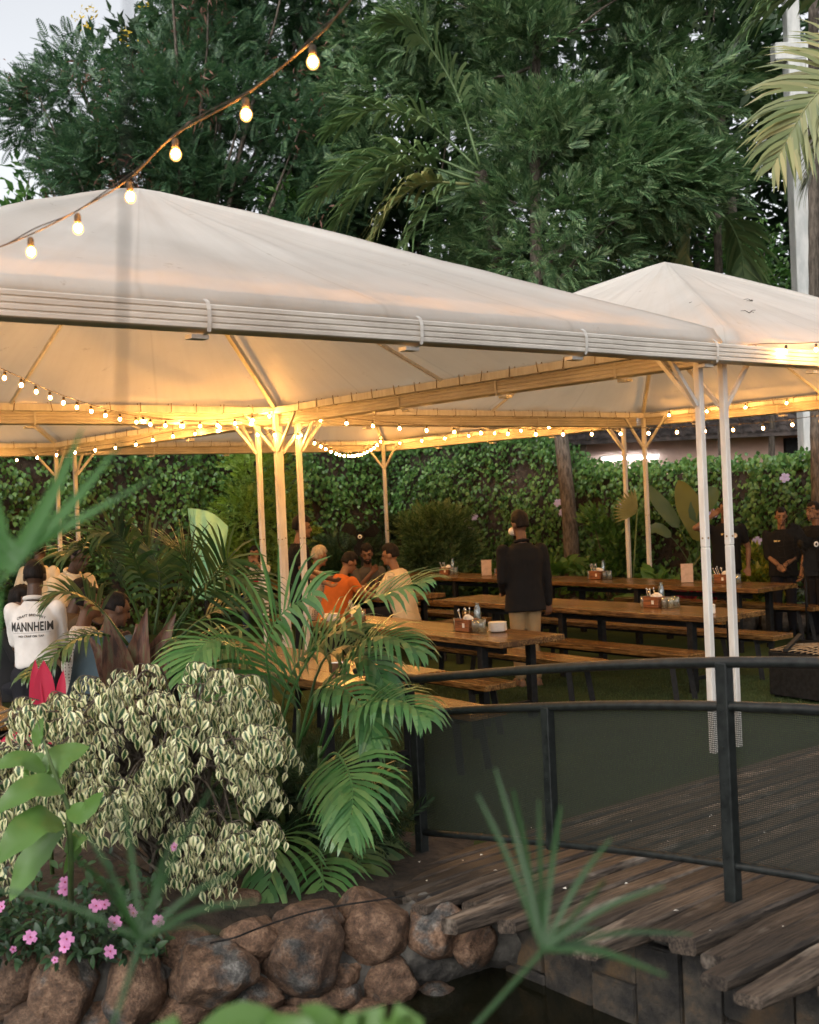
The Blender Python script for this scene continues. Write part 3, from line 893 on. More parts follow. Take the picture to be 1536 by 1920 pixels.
def silver_oak():
    b = Vector(W(7.2, 8.0)); b = Vector((at(1076, 1080, 20.0).x, 20.0, 0))
    root = empty('tree', b, 0, 'large silver oak with ferny grey green leaves, its pale trunk standing at the hedge', 'tree')
    mb = MB()
    tr = [(0, 0, -.1), (-.01, 0, .7), (-.03, .02, 1.7), (-.10, .1, 3.0), (-.40, .2, 5.2), (-.3, .3, 8), (-.1, .4, 11)]
    mb.tube(tr, [.19, .14, .125, .12, .11, .09, .05], 12)
    low = MB(); low.v, low.f, low.sm = list(mb.v), list(mb.f), list(mb.sm)
    poly = [(620, -330), (1400, -330), (1400, -60), (1260, 100), (1340, 180), (1330, 330), (1290, 470), (1120, 520), (1000, 560), (820, 520), (740, 470), (700, 470), (690, 300), (640, 260), (630, 90)]
    gap = lambda x, y: (x < 900 and 200 < y < 470 and random.random() < .25) or (1015 < x < 1130 and -60 < y < 140) or ((x - 1300) ** 2 + (y - 60) ** 2 < 70 ** 2)
    ce = px_clumps(70, poly, (21.9, 24.6), 23, gap) + px_clumps(52, [(900, -330), (1400, -330), (1400, -60), (1260, 100), (1340, 180), (1330, 330), (1290, 470), (1120, 520), (1000, 560), (900, 520)], (19.0, 20.4), 29, gap)
    for c in ce[::4]:
        z0 = max(3.0, min(10.5, c[2] - 1.0 + random.uniform(-.6, .3)))
        limb(mb, (-.35, .2, z0), Vector(c) - b, 0.035, 0.008, 0.12, 5)
    low.build('trunk', MAT['bark'], root); up_ = MB(); k_ = len(low.v); up_.v = mb.v[k_:]; up_.f = [[i - k_ for i in f] for f in mb.f[len(low.f):]]; up_.sm = mb.sm[len(low.f):]; up_.build('branch', MAT['bark'], root, 'stuff')
    crown(root, b, ce, T_OAK, 165, [random.uniform(.55, .9) for _ in ce], (0.26, 0.46), 'l_oak', (b.x - .3, b.y, 6), 0.35, 0.2, seed=4)
silver_oak()
def filler_tree(px, y, poly, n, yr, label, seed, per=300, size=(.28, .56), rad=1.0, mat='l_dark', trunk=0.2):
    b = Vector((at(px, 900, y).x, y, 0))
    root = empty('tree', b, 0, label, 'tree')
    mb = MB(); limb(mb, (0, 0, -.1), (0.1, 0, 4.5), trunk, trunk * .7, .05)
    ce = px_clumps(n, poly, yr, seed)
    for c in ce[::3]: limb(mb, (0.1, 0, 3.5 + random.random()), Vector(c) - b, .07, .015, .12, 5)
    mb.build('trunk', MAT['bark'], root)
    crown(root, b, ce, T_DARK, per, rad, size, mat, (b.x, b.y, 5), 0.2, 0.3, seed=seed)
filler_tree(330, 31, [(120, 120), (330, -60), (700, -200), (700, 600), (300, 560), (120, 420)], 70, (29.5, 33), 'dark broadleaf tree filling in behind the feathery tree', 31, 95)
filler_tree(800, 28.5, [(560, 120), (980, 60), (1010, 560), (1000, 800), (500, 860), (540, 420)], 95, (27, 30), 'dark tree standing behind the silver oak and the low fronds', 37, 95)
filler_tree(1240, 30, [(930, 60), (1180, -40), (1540, -20), (1560, 520), (1500, 720), (1000, 740)], 150, (28, 32), 'dark bushy tree behind the leaning coconut trunk', 41, 95)
filler_tree(40, 30, [(15, 330), (70, 310), (110, 390), (130, 500), (10, 480)], 8, (28, 30), 'pale broadleaf crown low beside the left edge of the feathery tree', 43, 60, (.25, .42), .7, 'l_vine')
filler_tree(1440, 24, [(1360, 400), (1440, 380), (1500, 560), (1460, 640), (1370, 620)], 16, (23, 25.5), 'glossy green shrub tree between the leaning coconut trunk and the pillar', 47, 90, (.14, .24), .6, 'l_vine', .08)
filler_tree(640, 26.5, [(530, 360), (640, 330), (660, 480), (560, 450)], 9, (26, 27.3), 'bright green creeper mass hanging beside the lowest coconut frond', 53, 120, (.15, .25), .6, 'l_vine', .1)
filler_tree(640, 27, [(560, 780), (900, 780), (900, 960), (560, 960)], 30, (26, 28), 'dark understorey tree in the corner of the hedges', 59, 80, (.14, .26), .8, 'l_dark', .1)

def added_shade_tree():
    """the tree on the viewer's bank whose crown keeps the pond in shade"""
    b = Vector((-3.4, -2.2, .25))
    root = empty('tree', b, 0, 'added tree out of view on the near bank to shade the pond and boulders', 'tree')
    mb = MB(); limb(mb, (0, 0, -.2), (.3, .4, 4.2), .28, .2, .05)
    r = random.Random(77); ce = []
    while len(ce) < 58:
        p = Vector((r.uniform(-3.6, 7), r.uniform(-5.5, 2.8), r.uniform(5.2, 8.6)))
        if ((p.x - 1.7) / 5.6) ** 2 + ((p.y + .6) / 3.4) ** 2 < 1 and p.z > 2 + max(0, p.y) * .6 + 3.4: ce.append(tuple(p))
    for c in ce[::4]: limb(mb, (.3, .4, 3.6 + r.random()), Vector(c) - b, .09, .015, .12, 5)
    mb.build('trunk', MAT['bark'], root)
    crown(root, b, ce, T_DARK, 150, 1.0, (.22, .40), 'l_dark', (b.x, b.y, 5), .2, .3, seed=78)
added_shade_tree()

# ------------------------------------------------------------------ palm fronds
def bez(pts, n):
    """smooth curve through the points"""
    pts = [Vector(p) for p in pts]
    P = [pts[0] * 2 - pts[1]] + pts + [pts[-1] * 2 - pts[-2]]
    out = []
    m = len(pts) - 1
    for k in range(n + 1):
        t = k / n * m; i = min(int(t), m - 1); t -= i
        a, b, c, d = P[i], P[i + 1], P[i + 2], P[i + 3]
        out.append(0.5 * ((2 * b) + (c - a) * t + (2 * a - 5 * b + 4 * c - d) * t * t + (3 * b - a - 3 * c + d) * t ** 3))
    return out
def frond(parent, path, mat, pairs=40, ll=0.5, lw=0.03, ang=(75, 30), grav=0.5, upref=(0, 0, 1), start=0.18, r0=0.02, name='frond', vee=0.25, seed=0, jit=0.12, seg=4, tipw=0.0):
    r = random.Random(seed)
    base = parent.location
    N = 60
    c = [p - base for p in bez(path, N)]
    mb = MB()
    mb.tube(c[::4], [r0 * (1 - 0.85 * i / 15) for i in range(16)], 5)
    up = Vector(upref)
    for i in range(pairs):
        s = start + (1 - start) * (i + 0.5) / pairs
        k = min(N - 1, int(s * N)); fr = s * N - k
        p = c[k].lerp(c[k + 1], fr); T = (c[k + 1] - c[k]).normalized()
        S = T.cross(up)
        if S.length < 0.05: S = T.cross(Vector((1, 0, 0)))
        S.normalize(); Nn = S.cross(T)
        q = (s - start) / (1 - start)
        L = ll * (0.45 + 0.55 * math.sin(math.pi * min(1, 0.25 + q * 0.72)) ) * (1 if q < .8 else 1 - 1.6 * (q - .8))
        a = math.radians(ang[0] + (ang[1] - ang[0]) * q)
        for sg in (-1, 1):
            d = T * math.cos(a) + S * (sg * math.sin(a)) + Nn * (vee * (1 - q * .5))
            d += Vector((r.gauss(0, jit), r.gauss(0, jit), r.gauss(0, jit))) ; d.normalize()
            l = L * r.uniform(0.85, 1.1)
            pts = [p]
            dd = d.copy()
            for m in range(seg):
                pts.append(pts[-1] + dd * (l / seg))
                dd = (dd + Vector((0, 0, -grav * (0.35 + m / seg)))).normalized()
            wprof = [0.45, 1.0, 0.9, 0.6, tipw] if seg == 4 else [0.5, 1.0, 0.7, tipw]
            vs = []
            w0 = Nn.cross(d); w0 = w0.normalized() if w0.length > .01 else S
            for j, pt in enumerate(pts):
                w = w0 * (lw * 0.5 * wprof[j])
                vs += [pt - w, pt + w]
            mb.add(vs, [(2 * j, 2 * j + 1, 2 * j + 3, 2 * j + 2) for j in range(seg)])
    return mb.build(name, MAT[mat], parent)
def coconut(name, base, top, fronds, label, trunk_r=0.14, mat='l_coco', ll=0.75):
    root = empty(name, base, 0, label, 'palm tree')
    mb = MB()
    b = Vector(base)
    pts, rad = [], []
    t = Vector(top) - b
    n = 44
    for i in range(n + 1):
        s = i / n
        p = Vector((t.x * s ** 1.5, t.y * s ** 1.5, t.z * s))
        pts.append(p); rad.append((trunk_r * (1.25 if i == 0 else 1) * (1 - .25 * s)) * (1.06 if i % 2 else 0.97))
    mb.tube(pts, rad, 10)
    mb.build('trunk', MAT['bark'], root)
    for i, (y, path, *kw) in enumerate(fronds):
        k = dict(pairs=38, ll=ll * 1.35, lw=0.085, grav=0.5, r0=0.028, seed=i + 3, jit=.10)
        k.update(kw[0] if kw else {})
        m = k.pop('mat', mat)
        yy = y if hasattr(y, '__len__') else [max(y, top.y - 1.2) * (1 - j / (len(path) - 1)) + (y + .2) * j / (len(path) - 1) for j in range(len(path))]
        frond(root, [at(px, py, d) for (px, py), d in zip(path, yy)], m, **k)
    return root
YEL = dict(mat='l_cocoyel')
coconut('coconut_palm', Vector((at(1405, 540, 25.0).x + .1, 25, 0)), at(1345, 200, 25.3), [
    (24.6, [(1345, 200), (1280, 110), (1190, 120), (1110, 220)]),
    (24.2, [(1345, 205), (1270, 170), (1190, 230), (1130, 320)], YEL),
    (24.0, [(1345, 190), (1230, 40), (1110, 10), (1010, 110)]),
    (24.9, [(1345, 195), (1390, 130), (1450, 160), (1500, 240)]),
    (25.3, [(1345, 190), (1320, 60), (1240, -60), (1130, -90)]),
    (24.0, [(1345, 215), (1270, 260), (1235, 360), (1225, 450)], YEL),
    (25.2, [(1350, 190), (1400, 60), (1480, -10), (1560, 20)]),
    (24.3, [(1345, 215), (1290, 200), (1250, 280), (1230, 330)], YEL),
    (25.0, [(1350, 205), (1420, 210), (1470, 280), (1490, 360)]),
], 'leaning coconut palm with a curved dark trunk, right of the silver oak', 0.16)
coconut('coconut_palm', Vector((at(1000, 540, 22.6).x, 22.6, 0)), at(900, 320, 20.9), [
    (19.9, [(900, 320), (800, 230), (700, 205), (610, 245)]),
    (19.7, [(900, 330), (770, 285), (660, 320), (575, 378)]),
    (19.6, [(890, 340), (770, 310), (670, 370), (620, 440)]),
    (19.3, [(880, 345), (790, 345), (725, 400), (692, 470)], YEL),
    (19.2, [(880, 350), (830, 365), (770, 440), (750, 520)]),
    (19.5, [(900, 310), (850, 160), (780, 60), (720, 40)]),
], 'coconut palm whose fronds arch out left from behind the silver oak', 0.15)
coconut('coconut_palm', Vector((at(1340, 520, 22.6).x, 22.6, 0)), at(1345, 395, 22.6), [
    (21.4, [(1345, 395), (1280, 390), (1220, 430), (1180, 490)]),
    (21.6, [(1345, 395), (1310, 400), (1290, 450), (1285, 520)], YEL),
    (21.8, [(1345, 395), (1370, 420), (1390, 470), (1395, 540)]),
    (21.9, [(1345, 390), (1290, 350), (1220, 350), (1150, 400)]),
], 'young low coconut palm showing just above the peak of the right canopy', 0.10)
coconut('coconut_palm', Vector((at(1760, 900, 15.0).x, 15, 0)), at(1700, 60, 14.6), [
    (13.6, [(1700, 90), (1600, 125), (1520, 190), (1450, 310)], dict(mat='l_cocoyel', ll=0.95, lw=.05, grav=.35, pairs=60, upref=(.2, -.9, .5), start=.1)),
    (13.9, [(1700, 90), (1600, 160), (1545, 250), (1510, 350)], dict(mat='l_cocoyel', ll=0.85, lw=.055, grav=.45, pairs=70)),
    (14.8, [(1700, 50), (1570, -20), (1460, 0), (1380, 80)], dict(mat='l_coco', ll=.7)),
    (15.2, [(1700, 40), (1600, -60), (1500, -60), (1420, -20)]),
    (15.2, [(1700, 40), (1740, -60), (1800, -60), (1900, 20)]),
    (15.6, [(1700, 60), (1800, 60), (1880, 140), (1920, 240)]),
], 'pale green coconut palm leaning in from beyond the right edge', 0.14)
# slim dark palm trunk by the hedge at the right
coconut('slim_palm', Vector((at(1530, 940, 16.4).x, 16.4, 0)), at(1527, -260, 16.4), [
    (16.4, [(1527, -260), (1440, -330), (1350, -300), (1290, -200)]), (16.4, [(1527, -260), (1600, -330), (1680, -300), (1740, -200)]),
    (16.2, [(1527, -260), (1480, -250), (1440, -180), (1420, -90)]), (16.6, [(1527, -260), (1590, -250), (1620, -180), (1640, -90)]),
], 'slim dark palm trunk rising at the right end of the hedge', 0.085)

# conifer and shrubs against the hedges
def conifer():
    b = Vector((at(492, 1070, 21.7).x, 21.7, 0))
    root = empty('conifer', b, 0, 'bright yellow green conifer bush with layered sprays, behind the woman taking a photo', 'conifer')
    mb = MB(); mb.tube([(0, 0, -.05), (0.05, 0, 1.5), (0, 0, 3.1)], [.07, .05, .01], 7); mb.build('trunk', MAT['bark'], root)
    r = random.Random(4); ce = []
    for (x, y) in ((470, 845), (500, 860), (455, 870), (520, 880), (470, 890), (500, 900), (440, 915), (470, 925), (530, 915), (450, 945), (490, 945), (540, 950), (425, 960), (470, 975), (520, 980), (440, 985), (420, 1010), (450, 1020), (490, 1010), (530, 1020), (430, 1040), (470, 1045), (510, 1050), (550, 1040), (410, 1030), (555, 1000)):
        ce.append(tuple(at(x, y, r.uniform(21.1, 21.9))))
    crown(root, b, ce, T_NEEDLE, 75, 0.30, (.15, .27), 'l_conifer', (b.x, b.y, 1.5), 0.35, 0.1, seed=6, flat=.55)
conifer()
def shrub(name, px, py, y, w, h, tmpl, mat, label, n=40, per=60, size=(.1, .2), seed=1, cat='shrub', z0=0.15, rad=.22):
    b = Vector((at(px, py, y).x, y, 0))
    root = empty(name, b, 0, label, cat)
    r = random.Random(seed); ce = []
    while len(ce) < n:
        p = Vector((r.uniform(-1, 1), r.uniform(-1, 1), r.uniform(-1, 1)))
        if p.length < 1: ce.append((b.x + p.x * w / 2, b.y + p.y * w / 3, z0 + (h - z0) * (p.z * .5 + .5)))
    mb = MB()
    for c in ce[::3]: mb.tube([(0, 0, -.02), (Vector(c) - b) * .5 + Vector((0, 0, .1)), Vector(c) - b], [.02, .012, .005], 5)
    mb.build('stem', MAT['bark'], root)
    crown(root, b, ce, tmpl, int(per * 1.4), rad, size, mat, (b.x, b.y, h * .3), 0.5, 0.1, seed=seed, name='foliage')
    return root
shrub('shrub', 822, 1060, 20.6, 1.35, 1.75, T_NEEDLE, 'l_oak', 'soft grey green feathery shrub left of the standing man in black', 40, 60, (.16, .30), 3)
shrub('shrub', 742, 1060, 22.8, 1.2, 1.7, T_VINE, 'l_dark', 'dark leafy shrub behind the bearded man and the thin post', 26, 60, (.1, .17), 4)
shrub('shrub', 640, 1060, 22.4, 1.6, 1.3, T_NEEDLE, 'l_rain', 'low dark spiky shrub behind the grey haired man', 26, 50, (.2, .34), 5)
shrub('shrub', 1150, 1060, 18.8, 1.2, 1.7, T_DARK, 'l_vine', 'leafy shrub between the grey trunk and the pair of yellow posts', 30, 60, (.09, .16), 6)
shrub('shrub', 940, 1075, 20.6, 1.0, 0.75, T_VINE, 'l_vine', 'low bright creeper clump behind the menu card beside the man in black', 18, 50, (.09, .16), 8)
shrub('shrub', 60, 1050, 17.6, 2.2, 1.5, T_VINE, 'l_dark', 'dark shrub behind the waiters at the left edge', 30, 60, (.12, .2), 9)
shrub('croton', 1432, 1100, 17.0, 0.62, 1.05, T_DARK, 'l_croton', 'yellow flecked croton bush between the two waiters in black', 26, 40, (.10, .19), 10, z0=.1, rad=.15)
shrub('shrub', 1236, 1100, 17.2, 0.7, 0.75, T_VINE, 'l_lily', 'bright low elephant ear plant beside the pair of yellow posts', 9, 9, (.2, .32), 12, z0=.15, rad=.2)
shrub('shrub', 1035, 1080, 19.4, 0.75, 0.85, T_VINE, 'l_lily', 'bright broad leaved plant at the foot of the grey trunk', 10, 9, (.2, .34), 13, z0=.15, rad=.2)
# ------------------------------------------------------------------ canopies
LU, LV, GAP, GV, ZB, APEX = 6.0235, 5.804, 0.2953, 0.385, 3.055, 4.50
def canopy(u0, v0, label, seed):
    """four posts at the corners of a LU x LV rectangle whose near left corner is (u0, v0)"""
    c0 = W(u0 + LU / 2, v0 + LV / 2)
    root = empty('canopy', c0, 0, label, 'canopy', 'white canopies over the beer garden')
    loc = lambda u, v, z: W(u, v, z) - c0
    ax = (UX, VX, Vector((0, 0, 1)))
    cor = [(u0, v0), (u0 + LU, v0), (u0 + LU, v0 + LV), (u0, v0 + LV)]
    mid = (u0 + LU / 2, v0 + LV / 2)
    for i, (u, v) in enumerate(cor):
        mb = MB()
        mb.box(loc(u, v, 0.77), (.055, .055, 1.536), ax, ch=.006)
        mb.box(loc(u, v, 1.54), (.046, .046, 0.012), ax)
        mb.box(loc(u, v, 2.28), (.055, .055, 1.476), ax, ch=.006)
        po = mb.build('post', MAT['post'], root)
        bo = MB()
        for du, dv in ((0, -1), (-1, 0), (1, 0), (0, 1)):
            n = UX * du + VX * dv
            p = loc(u, v, 1.61) + n * .0295
            bo.tube([p - n * .004, p + n * .004], .008, 7)
        bo.build('bolt', MAT['rust'], po)
        su = 1 if u < mid[0] else -1; sv = 1 if v < mid[1] else -1
        for du, dv in ((su, 0), (0, sv)):
            mb = MB()
            mb.bar(loc(u + du * .035, v + dv * .035, 2.60), loc(u + du * .40, v + dv * .40, 3.015), .03, .03)
            mb.build('brace', MAT['post'], root)
        mb = MB()
        mb.bar(loc(u, v, 3.10), loc(mid[0], mid[1], APEX - .07), .045, .06)
        mb.build('hip_rafter', MAT['post'], root)
    for i in range(4):
        (ua, va), (ub, vb) = cor[i], cor[(i + 1) % 4]
        mb = MB(); mb.bar(loc(ua, va, ZB), loc(ub, vb, ZB), .062, .072, ch=.005)
        be = mb.build('beam', MAT['post'], root)
        n = Vector((ub - ua, vb - va, 0)).normalized()
        lc = MB()
        L = math.hypot(ub - ua, vb - va)
        for k in range(1, int(L / .33)):
            s = k * .33 + random.uniform(-.02, .02)
            p = loc(ua, va, ZB).lerp(loc(ub, vb, ZB), s / L)
            d = (loc(ub, vb, 0) - loc(ua, va, 0)).normalized(); q = d.cross(Vector((0, 0, 1)))
            sk = d * random.uniform(-.02, .02)
            lc.tube([p + q * .034 + Vector((0, 0, .06)), p + q * .036 - Vector((0, 0, .03)) + sk, p - Vector((0, 0, .039)) + sk, p - q * .036 - Vector((0, 0, .03)) + sk, p - q * .034 + Vector((0, 0, .06))], .0045, 4)
        lc.build('lacing', MAT['rust'], be, 'stuff')
        mu, mv = (ua + ub) / 2, (va + vb) / 2
        mb = MB(); mb.bar(loc(mu, mv, 3.08), loc(mid[0], mid[1], APEX - .10), .022, .03); mb.build('rafter', MAT['post'], root)
    # fabric: rings around the peak, sagging between the ribs, rolled over the eaves
    NR, NS, E = 26, 40, 0.09
    V, F, UVc = [], [], []
    ze = 3.135
    for i in range(NR + 1):
        r = i / NR
        for k in range(4 * NS):
            s, t = divmod(k, NS); q = -1 + 2 * t / NS
            a, b = [(q, -1), (1, q), (-q, 1), (-1, -q)][s]
            x, y = a * r * (LU / 2 + E), b * r * (LV / 2 + E)
            z = ze + (APEX - ze) * (1 - (r if r > .012 else .006 + r / 2)) - 0.030 * math.sin(math.pi * min(1, r * 1.02)) * (1 - q * q) + .03 * math.exp(-(abs(q) - 1) ** 2 * 260) * min(1, r * 5)
            w = mnoise.noise(Vector((x * 1.1 + seed, y * 1.1, 0))) * .020 * min(1, r * 3) + mnoise.noise(Vector((x * 4 + seed, y * 4, 7))) * .006
            fold = mnoise.noise(Vector((math.atan2(y, x) * 9 + seed, r * 1.3, 3))) * .024 * math.sin(math.pi * min(1, r * 1.02))
            rip = (mnoise.noise(Vector((s * 7 + q * 7 + seed, r * 1.6, 11))) * .016 + mnoise.noise(Vector((s * 7 + q * 19 + seed, r * 2.5, 17))) * .007) * max(0, (r - .35) / .65)
            V.append((x, y, z + w + fold + rip)); UVc.append(((s * 2 + q + 1) * LU / 2, r * 3.2))
    for i in range(NR):
        for k in range(4 * NS):
            a = i * 4 * NS + k; b = i * 4 * NS + (k + 1) % (4 * NS)
            F.append((a, b, b + 4 * NS, a + 4 * NS))
    base = len(V)
    prof = [(0.016, -0.016), (0.034, -0.045), (0.044, -0.078), (0.030, -0.108)]
    for j, (o, dz) in enumerate(prof):
        for k in range(4 * NS):
            s, t = divmod(k, NS); q = -1 + 2 * t / NS
            a, b = [(q, -1), (1, q), (-q, 1), (-1, -q)][s]
            na, nb = [(0, -1), (1, 0), (0, 1), (-1, 0)][s]
            x, y = a * (LU / 2 + E), b * (LV / 2 + E)
            rr = mnoise.noise(Vector((x * 2.6 + seed, y * 2.6, j * .35))) * .018 + mnoise.noise(Vector((x * 9 + seed, y * 9, j * .6))) * .007
            x += na * (o + rr); y += nb * (o + rr)
            if t == 0:
                pa, pb = [(-1, 0), (0, -1), (1, 0), (0, 1)][s]
                x += pa * (o); y += pb * (o)
            V.append((x, y, ze + dz + rr * .5)); UVc.append(((s * 2 + q + 1) * LU / 2, 3.2 + j * .03))
    for j in range(len(prof)):
        for k in range(4 * NS):
            r0 = base + (j - 1) * 4 * NS if j else NR * 4 * NS
            a = r0 + k; b = r0 + (k + 1) % (4 * NS)
            F.append((a, b, base + j * 4 * NS + (k + 1) % (4 * NS), base + j * 4 * NS + k))
    V = np.array(V)
    R = np.array([[UX.x, VX.x, 0], [UX.y, VX.y, 0], [0, 0, 1]])
    link('roof_fabric', np_mesh('roof_fabric', V @ R.T, np.array(F), np.array(UVc), True), root, MAT['fabric'])
    return root
canopy(-LU, 0, 'large white canopy nearest the viewer, its peak under the high string of bulbs', 1.0)
canopy(GAP, 0, 'white canopy with the sharp peak at the right, in front of the low coconut palm', 5.0)
canopy(-LU, LV + GV, 'white canopy behind the nearest one, over the waiters in cream shirts', 9.0)
canopy(GAP, LV + GV, 'rearmost white canopy ending at the single thin post by the hedge corner', 14.0)
def gutter(u0, v0, u1, v1, label, side, ph=0.0):
    """ribbed plastic rain gutter; side is the way its ribbed face looks"""
    a, b = W(u0, v0), W(u1, v1)
    root = empty('gutter', (a + b) / 2, 0, label, 'gutter', 'ribbed gutters along the canopy eaves')
    o = (a + b) / 2
    d = (b - a); L = d.length; d.normalize()
    n = Vector(side).normalized()
    prof = []
    zt, zb_ = 3.035, 2.905
    for i in range(4):
        z0 = zt - (zt - zb_) * i / 4; z1 = zt - (zt - zb_) * (i + 1) / 4; h = z0 - z1
        prof += [(.064, z0), (.070, z0 - h * .2), (.070, z0 - h * .76), (.063, z0 - h * .90)]
    prof += [(.055, zb_), (-.045, zb_ - .004), (-.055, zb_ + .01), (-.058, zt - .01), (-.052, zt - .01), (-.048, zb_ + .016), (.046, zb_ + .014), (.050, zt)]
    m = MB(); k = len(prof)
    nseg = max(1, int(round(L / 2.5)))
    for sgm in range(nseg):
        s0, s1 = L * sgm / nseg + .002, L * (sgm + 1) / nseg - .002
        wz = [random.uniform(-.004, .004) for _ in range(2)]
        vs = [a - o + d * s + n * x + Vector((0, 0, z + w)) for s, w in ((s0, wz[0]), (s1, wz[1])) for x, z in prof]
        m.add(vs, [(i, (i + 1) % k, k + (i + 1) % k, k + i) for i in range(k)] + [tuple(range(k))[::-1], tuple(range(k, 2 * k))])
        if sgm:
            vs = [a - o + d * (s0 + e) + n * (x + .003) + Vector((0, 0, z + .001)) for e in (-.045, .045) for x, z in prof[:17]]
            m.add(vs, [(i, i + 1, 18 + i, 17 + i) for i in range(16)])
    m.build('trough', MAT['gutter'], root)
    s = ph
    while s < L:
        p = a - o + d * s
        bk = MB()
        path = [(.040, zt + .028), (.068, zt + .010), (.080, zt - .03), (.078, zb_ + .03), (.068, zb_ - .012), (.03, zb_ - .02), (-.05, zb_ - .02)]
        vs = []
        for x, z in path:
            for e in (-.011, .011): vs.append(p + d * e + n * x + Vector((0, 0, z)))
        bk.add(vs, [(2 * i, 2 * i + 1, 2 * i + 3, 2 * i + 2) for i in range(len(path) - 1)])
        vs2 = []
        for x, z in path:
            for e in (-.011, .011): vs2.append(p + d * e + n * (x + .004) + Vector((0, 0, z + .002)))
        bk.add(vs2, [(2 * i, 2 * i + 2, 2 * i + 3, 2 * i + 1) for i in range(len(path) - 1)])
        bk.box(p + n * -.02 + Vector((0, 0, zb_ - .028)) - d * .02, (.10, .07, .022), (d, n, Vector((0, 0, 1))))
        bk.build('bracket', MAT['post'], root)
        s += 1.40
E_ = 0.13
gutter(-LU - .1, -E_, LU + GAP + .1, -E_, 'long ribbed gutter along the front eaves, nearest the viewer', -VX, 6.123 - 4.235 - 1.4)
gutter(GAP / 2, -.03, GAP / 2, LV + .05, 'ribbed gutter running back between the two front canopies', -UX, .9)
gutter(GAP / 2, LV + .30, GAP / 2, 2 * LV + GV + .05, 'ribbed gutter running back between the two rear canopies', -UX, .6)
gutter(-LU, LV + GV / 2, LU + GAP, LV + GV / 2, 'ribbed gutter across the middle between front and rear canopies', -VX, .5)
gutter(-LU, 2 * LV + GV + E_, LU + GAP, 2 * LV + GV + E_, 'ribbed gutter along the rearmost eaves before the hedge', -VX, .7)
gutter(LU + GAP + E_, 0, LU + GAP + E_, 2 * LV + GV, 'ribbed gutter along the right hand eaves above the croton', -UX, .8)

# ------------------------------------------------------------------ tables and benches (long side along v)
def table_root(name, label, u, v, L, wd, h, cat, group, rot=0.0, planks=3, th=.055, leg_in=.35, legw=.07, frame=True):
    root = empty(name, W(u, v), TH + math.pi / 2 + rot, label, cat, group)       # local x along v
    for i in range(planks):
        w = wd / planks
        m = MB(); y = -wd / 2 + w * (i + .5)
        m.box((random.uniform(-.006, .006), 0, 0), (L, w - .004, th), ch=.005)
        for k, q in enumerate(m.v): m.v[k] = (q[0], q[1] + y, q[2] + h - th / 2 + .006 * mnoise.noise(Vector((q[0] * 3, q[1] * 9, i))))
        m.build('plank', MAT['table'], root)
    xs = [L / 2 - leg_in, -L / 2 + leg_in] + ([0.0] if L > 3.2 else [])
    for x in xs:
        for sy in (-1, 1):
            m = MB(); m.box((x, sy * (wd / 2 - legw * .5 - .06), (h - th) / 2), (legw, legw, h - th), ch=.004)
            m.build('leg', MAT['black'], root)
        m = MB(); m.box((x, 0, h - th - .03), (.05, wd - .12 - legw * 2, .05)); m.build('cross_bar', MAT['black'], root)
        m = MB(); m.box((x, 0, .14), (.035, wd - .12 - legw * 2, .035)); m.build('foot_bar', MAT['black'], root)
    m = MB(); m.box((0, 0, h - th - .085), (L - leg_in * 2 - .05, .045, .05)); m.build('long_bar', MAT['black'], root)
    return root
TG, BG = 'long wooden tables of the beer garden', 'long wooden benches beside the tables'
TABLES = {
    'near': table_root('long_table', 'long wooden table with white plates, left of the standing man in black', .0, 3.32, 3.1, .74, .76, 'table', TG, -.06),
    'mid': table_root('long_table', 'long wooden table with a caddy, behind the two white posts', 2.36, 3.48, 4.2, .80, .76, 'table', TG, -.02),
    'men': table_root('long_table', 'long wooden table where the four seated men talk', 2.35, 7.55, 2.6, .90, .76, 'table', TG, -.02),
    'back': table_root('long_table', 'rearmost wooden table with a menu card, partly behind the white posts', 4.92, 4.60, 3.8, .80, .78, 'table', TG, -.01),
    'back2': table_root('long_table', 'rearmost wooden table with one menu card, left of the standing man in black', 4.95, 8.2, 3.3, .80, .78, 'table', TG, -.01),
    'sign': table_root('long_table', 'wooden table with a small steel sign holder, behind the palm fronds', -2.12, 2.60, 3.2, .90, .76, 'table', TG, -.05),
    'photo': table_root('long_table', 'far wooden table with beer glasses in front of the woman taking a photo', 3.0, 11.35, 2.6, .90, .76, 'table', TG, 0),
    'left': table_root('small_table', 'small square wooden table at the left edge beside the slatted chair', -4.90, 2.25, .9, .9, .74, 'table', None, 0, 3, .06),
    'crowd': table_root('long_table', 'wooden table among the crowd at the left edge', -3.3, 6.6, 2.6, .9, .76, 'table', TG, 0),
}
def bench(label, u, v, L, rot=0.0, wd=.34, h=.46):
    root = empty('bench', W(u, v), TH + math.pi / 2 + rot, label, 'bench', BG)
    for i in range(2):
        m = MB(); w = wd / 2
        m.box((0, (i - .5) * w, h - .025), (L, w - .003, .05), ch=.004); m.build('seat_plank', MAT['table'], root)
    for x in (L / 2 - .25, -L / 2 + .25):
        for sy in (-1, 1):
            sg = 1 if x > 0 else -1
            m = MB(); m.bar((x, sy * .11, h - .05), (x + sg * .07, sy * .13, 0), .05, .03); m.build('leg', MAT['black'], root)
        m = MB(); m.box((x + .02 * (1 if x > 0 else -1), 0, h - .075), (.035, .26, .045)); m.build('cross_bar', MAT['black'], root)
    m = MB(); m.box((0, 0, h - .075), (L - .55, .03, .04)); m.build('long_bar', MAT['black'], root)
    return root
bench('bench on the far side of the table with the white plates', .80, 3.15, 2.7, -.06)
bench('bench on the near side of the table with the white plates', -.56, 3.05, 2.9, -.06)
bench('bench behind the standing man in black, on the near side of the middle table', 1.68, 3.0, 3.3, -.03)
bench('bench on the far side of the middle table, seen between its legs', 3.20, 3.3, 3.6, -.01)
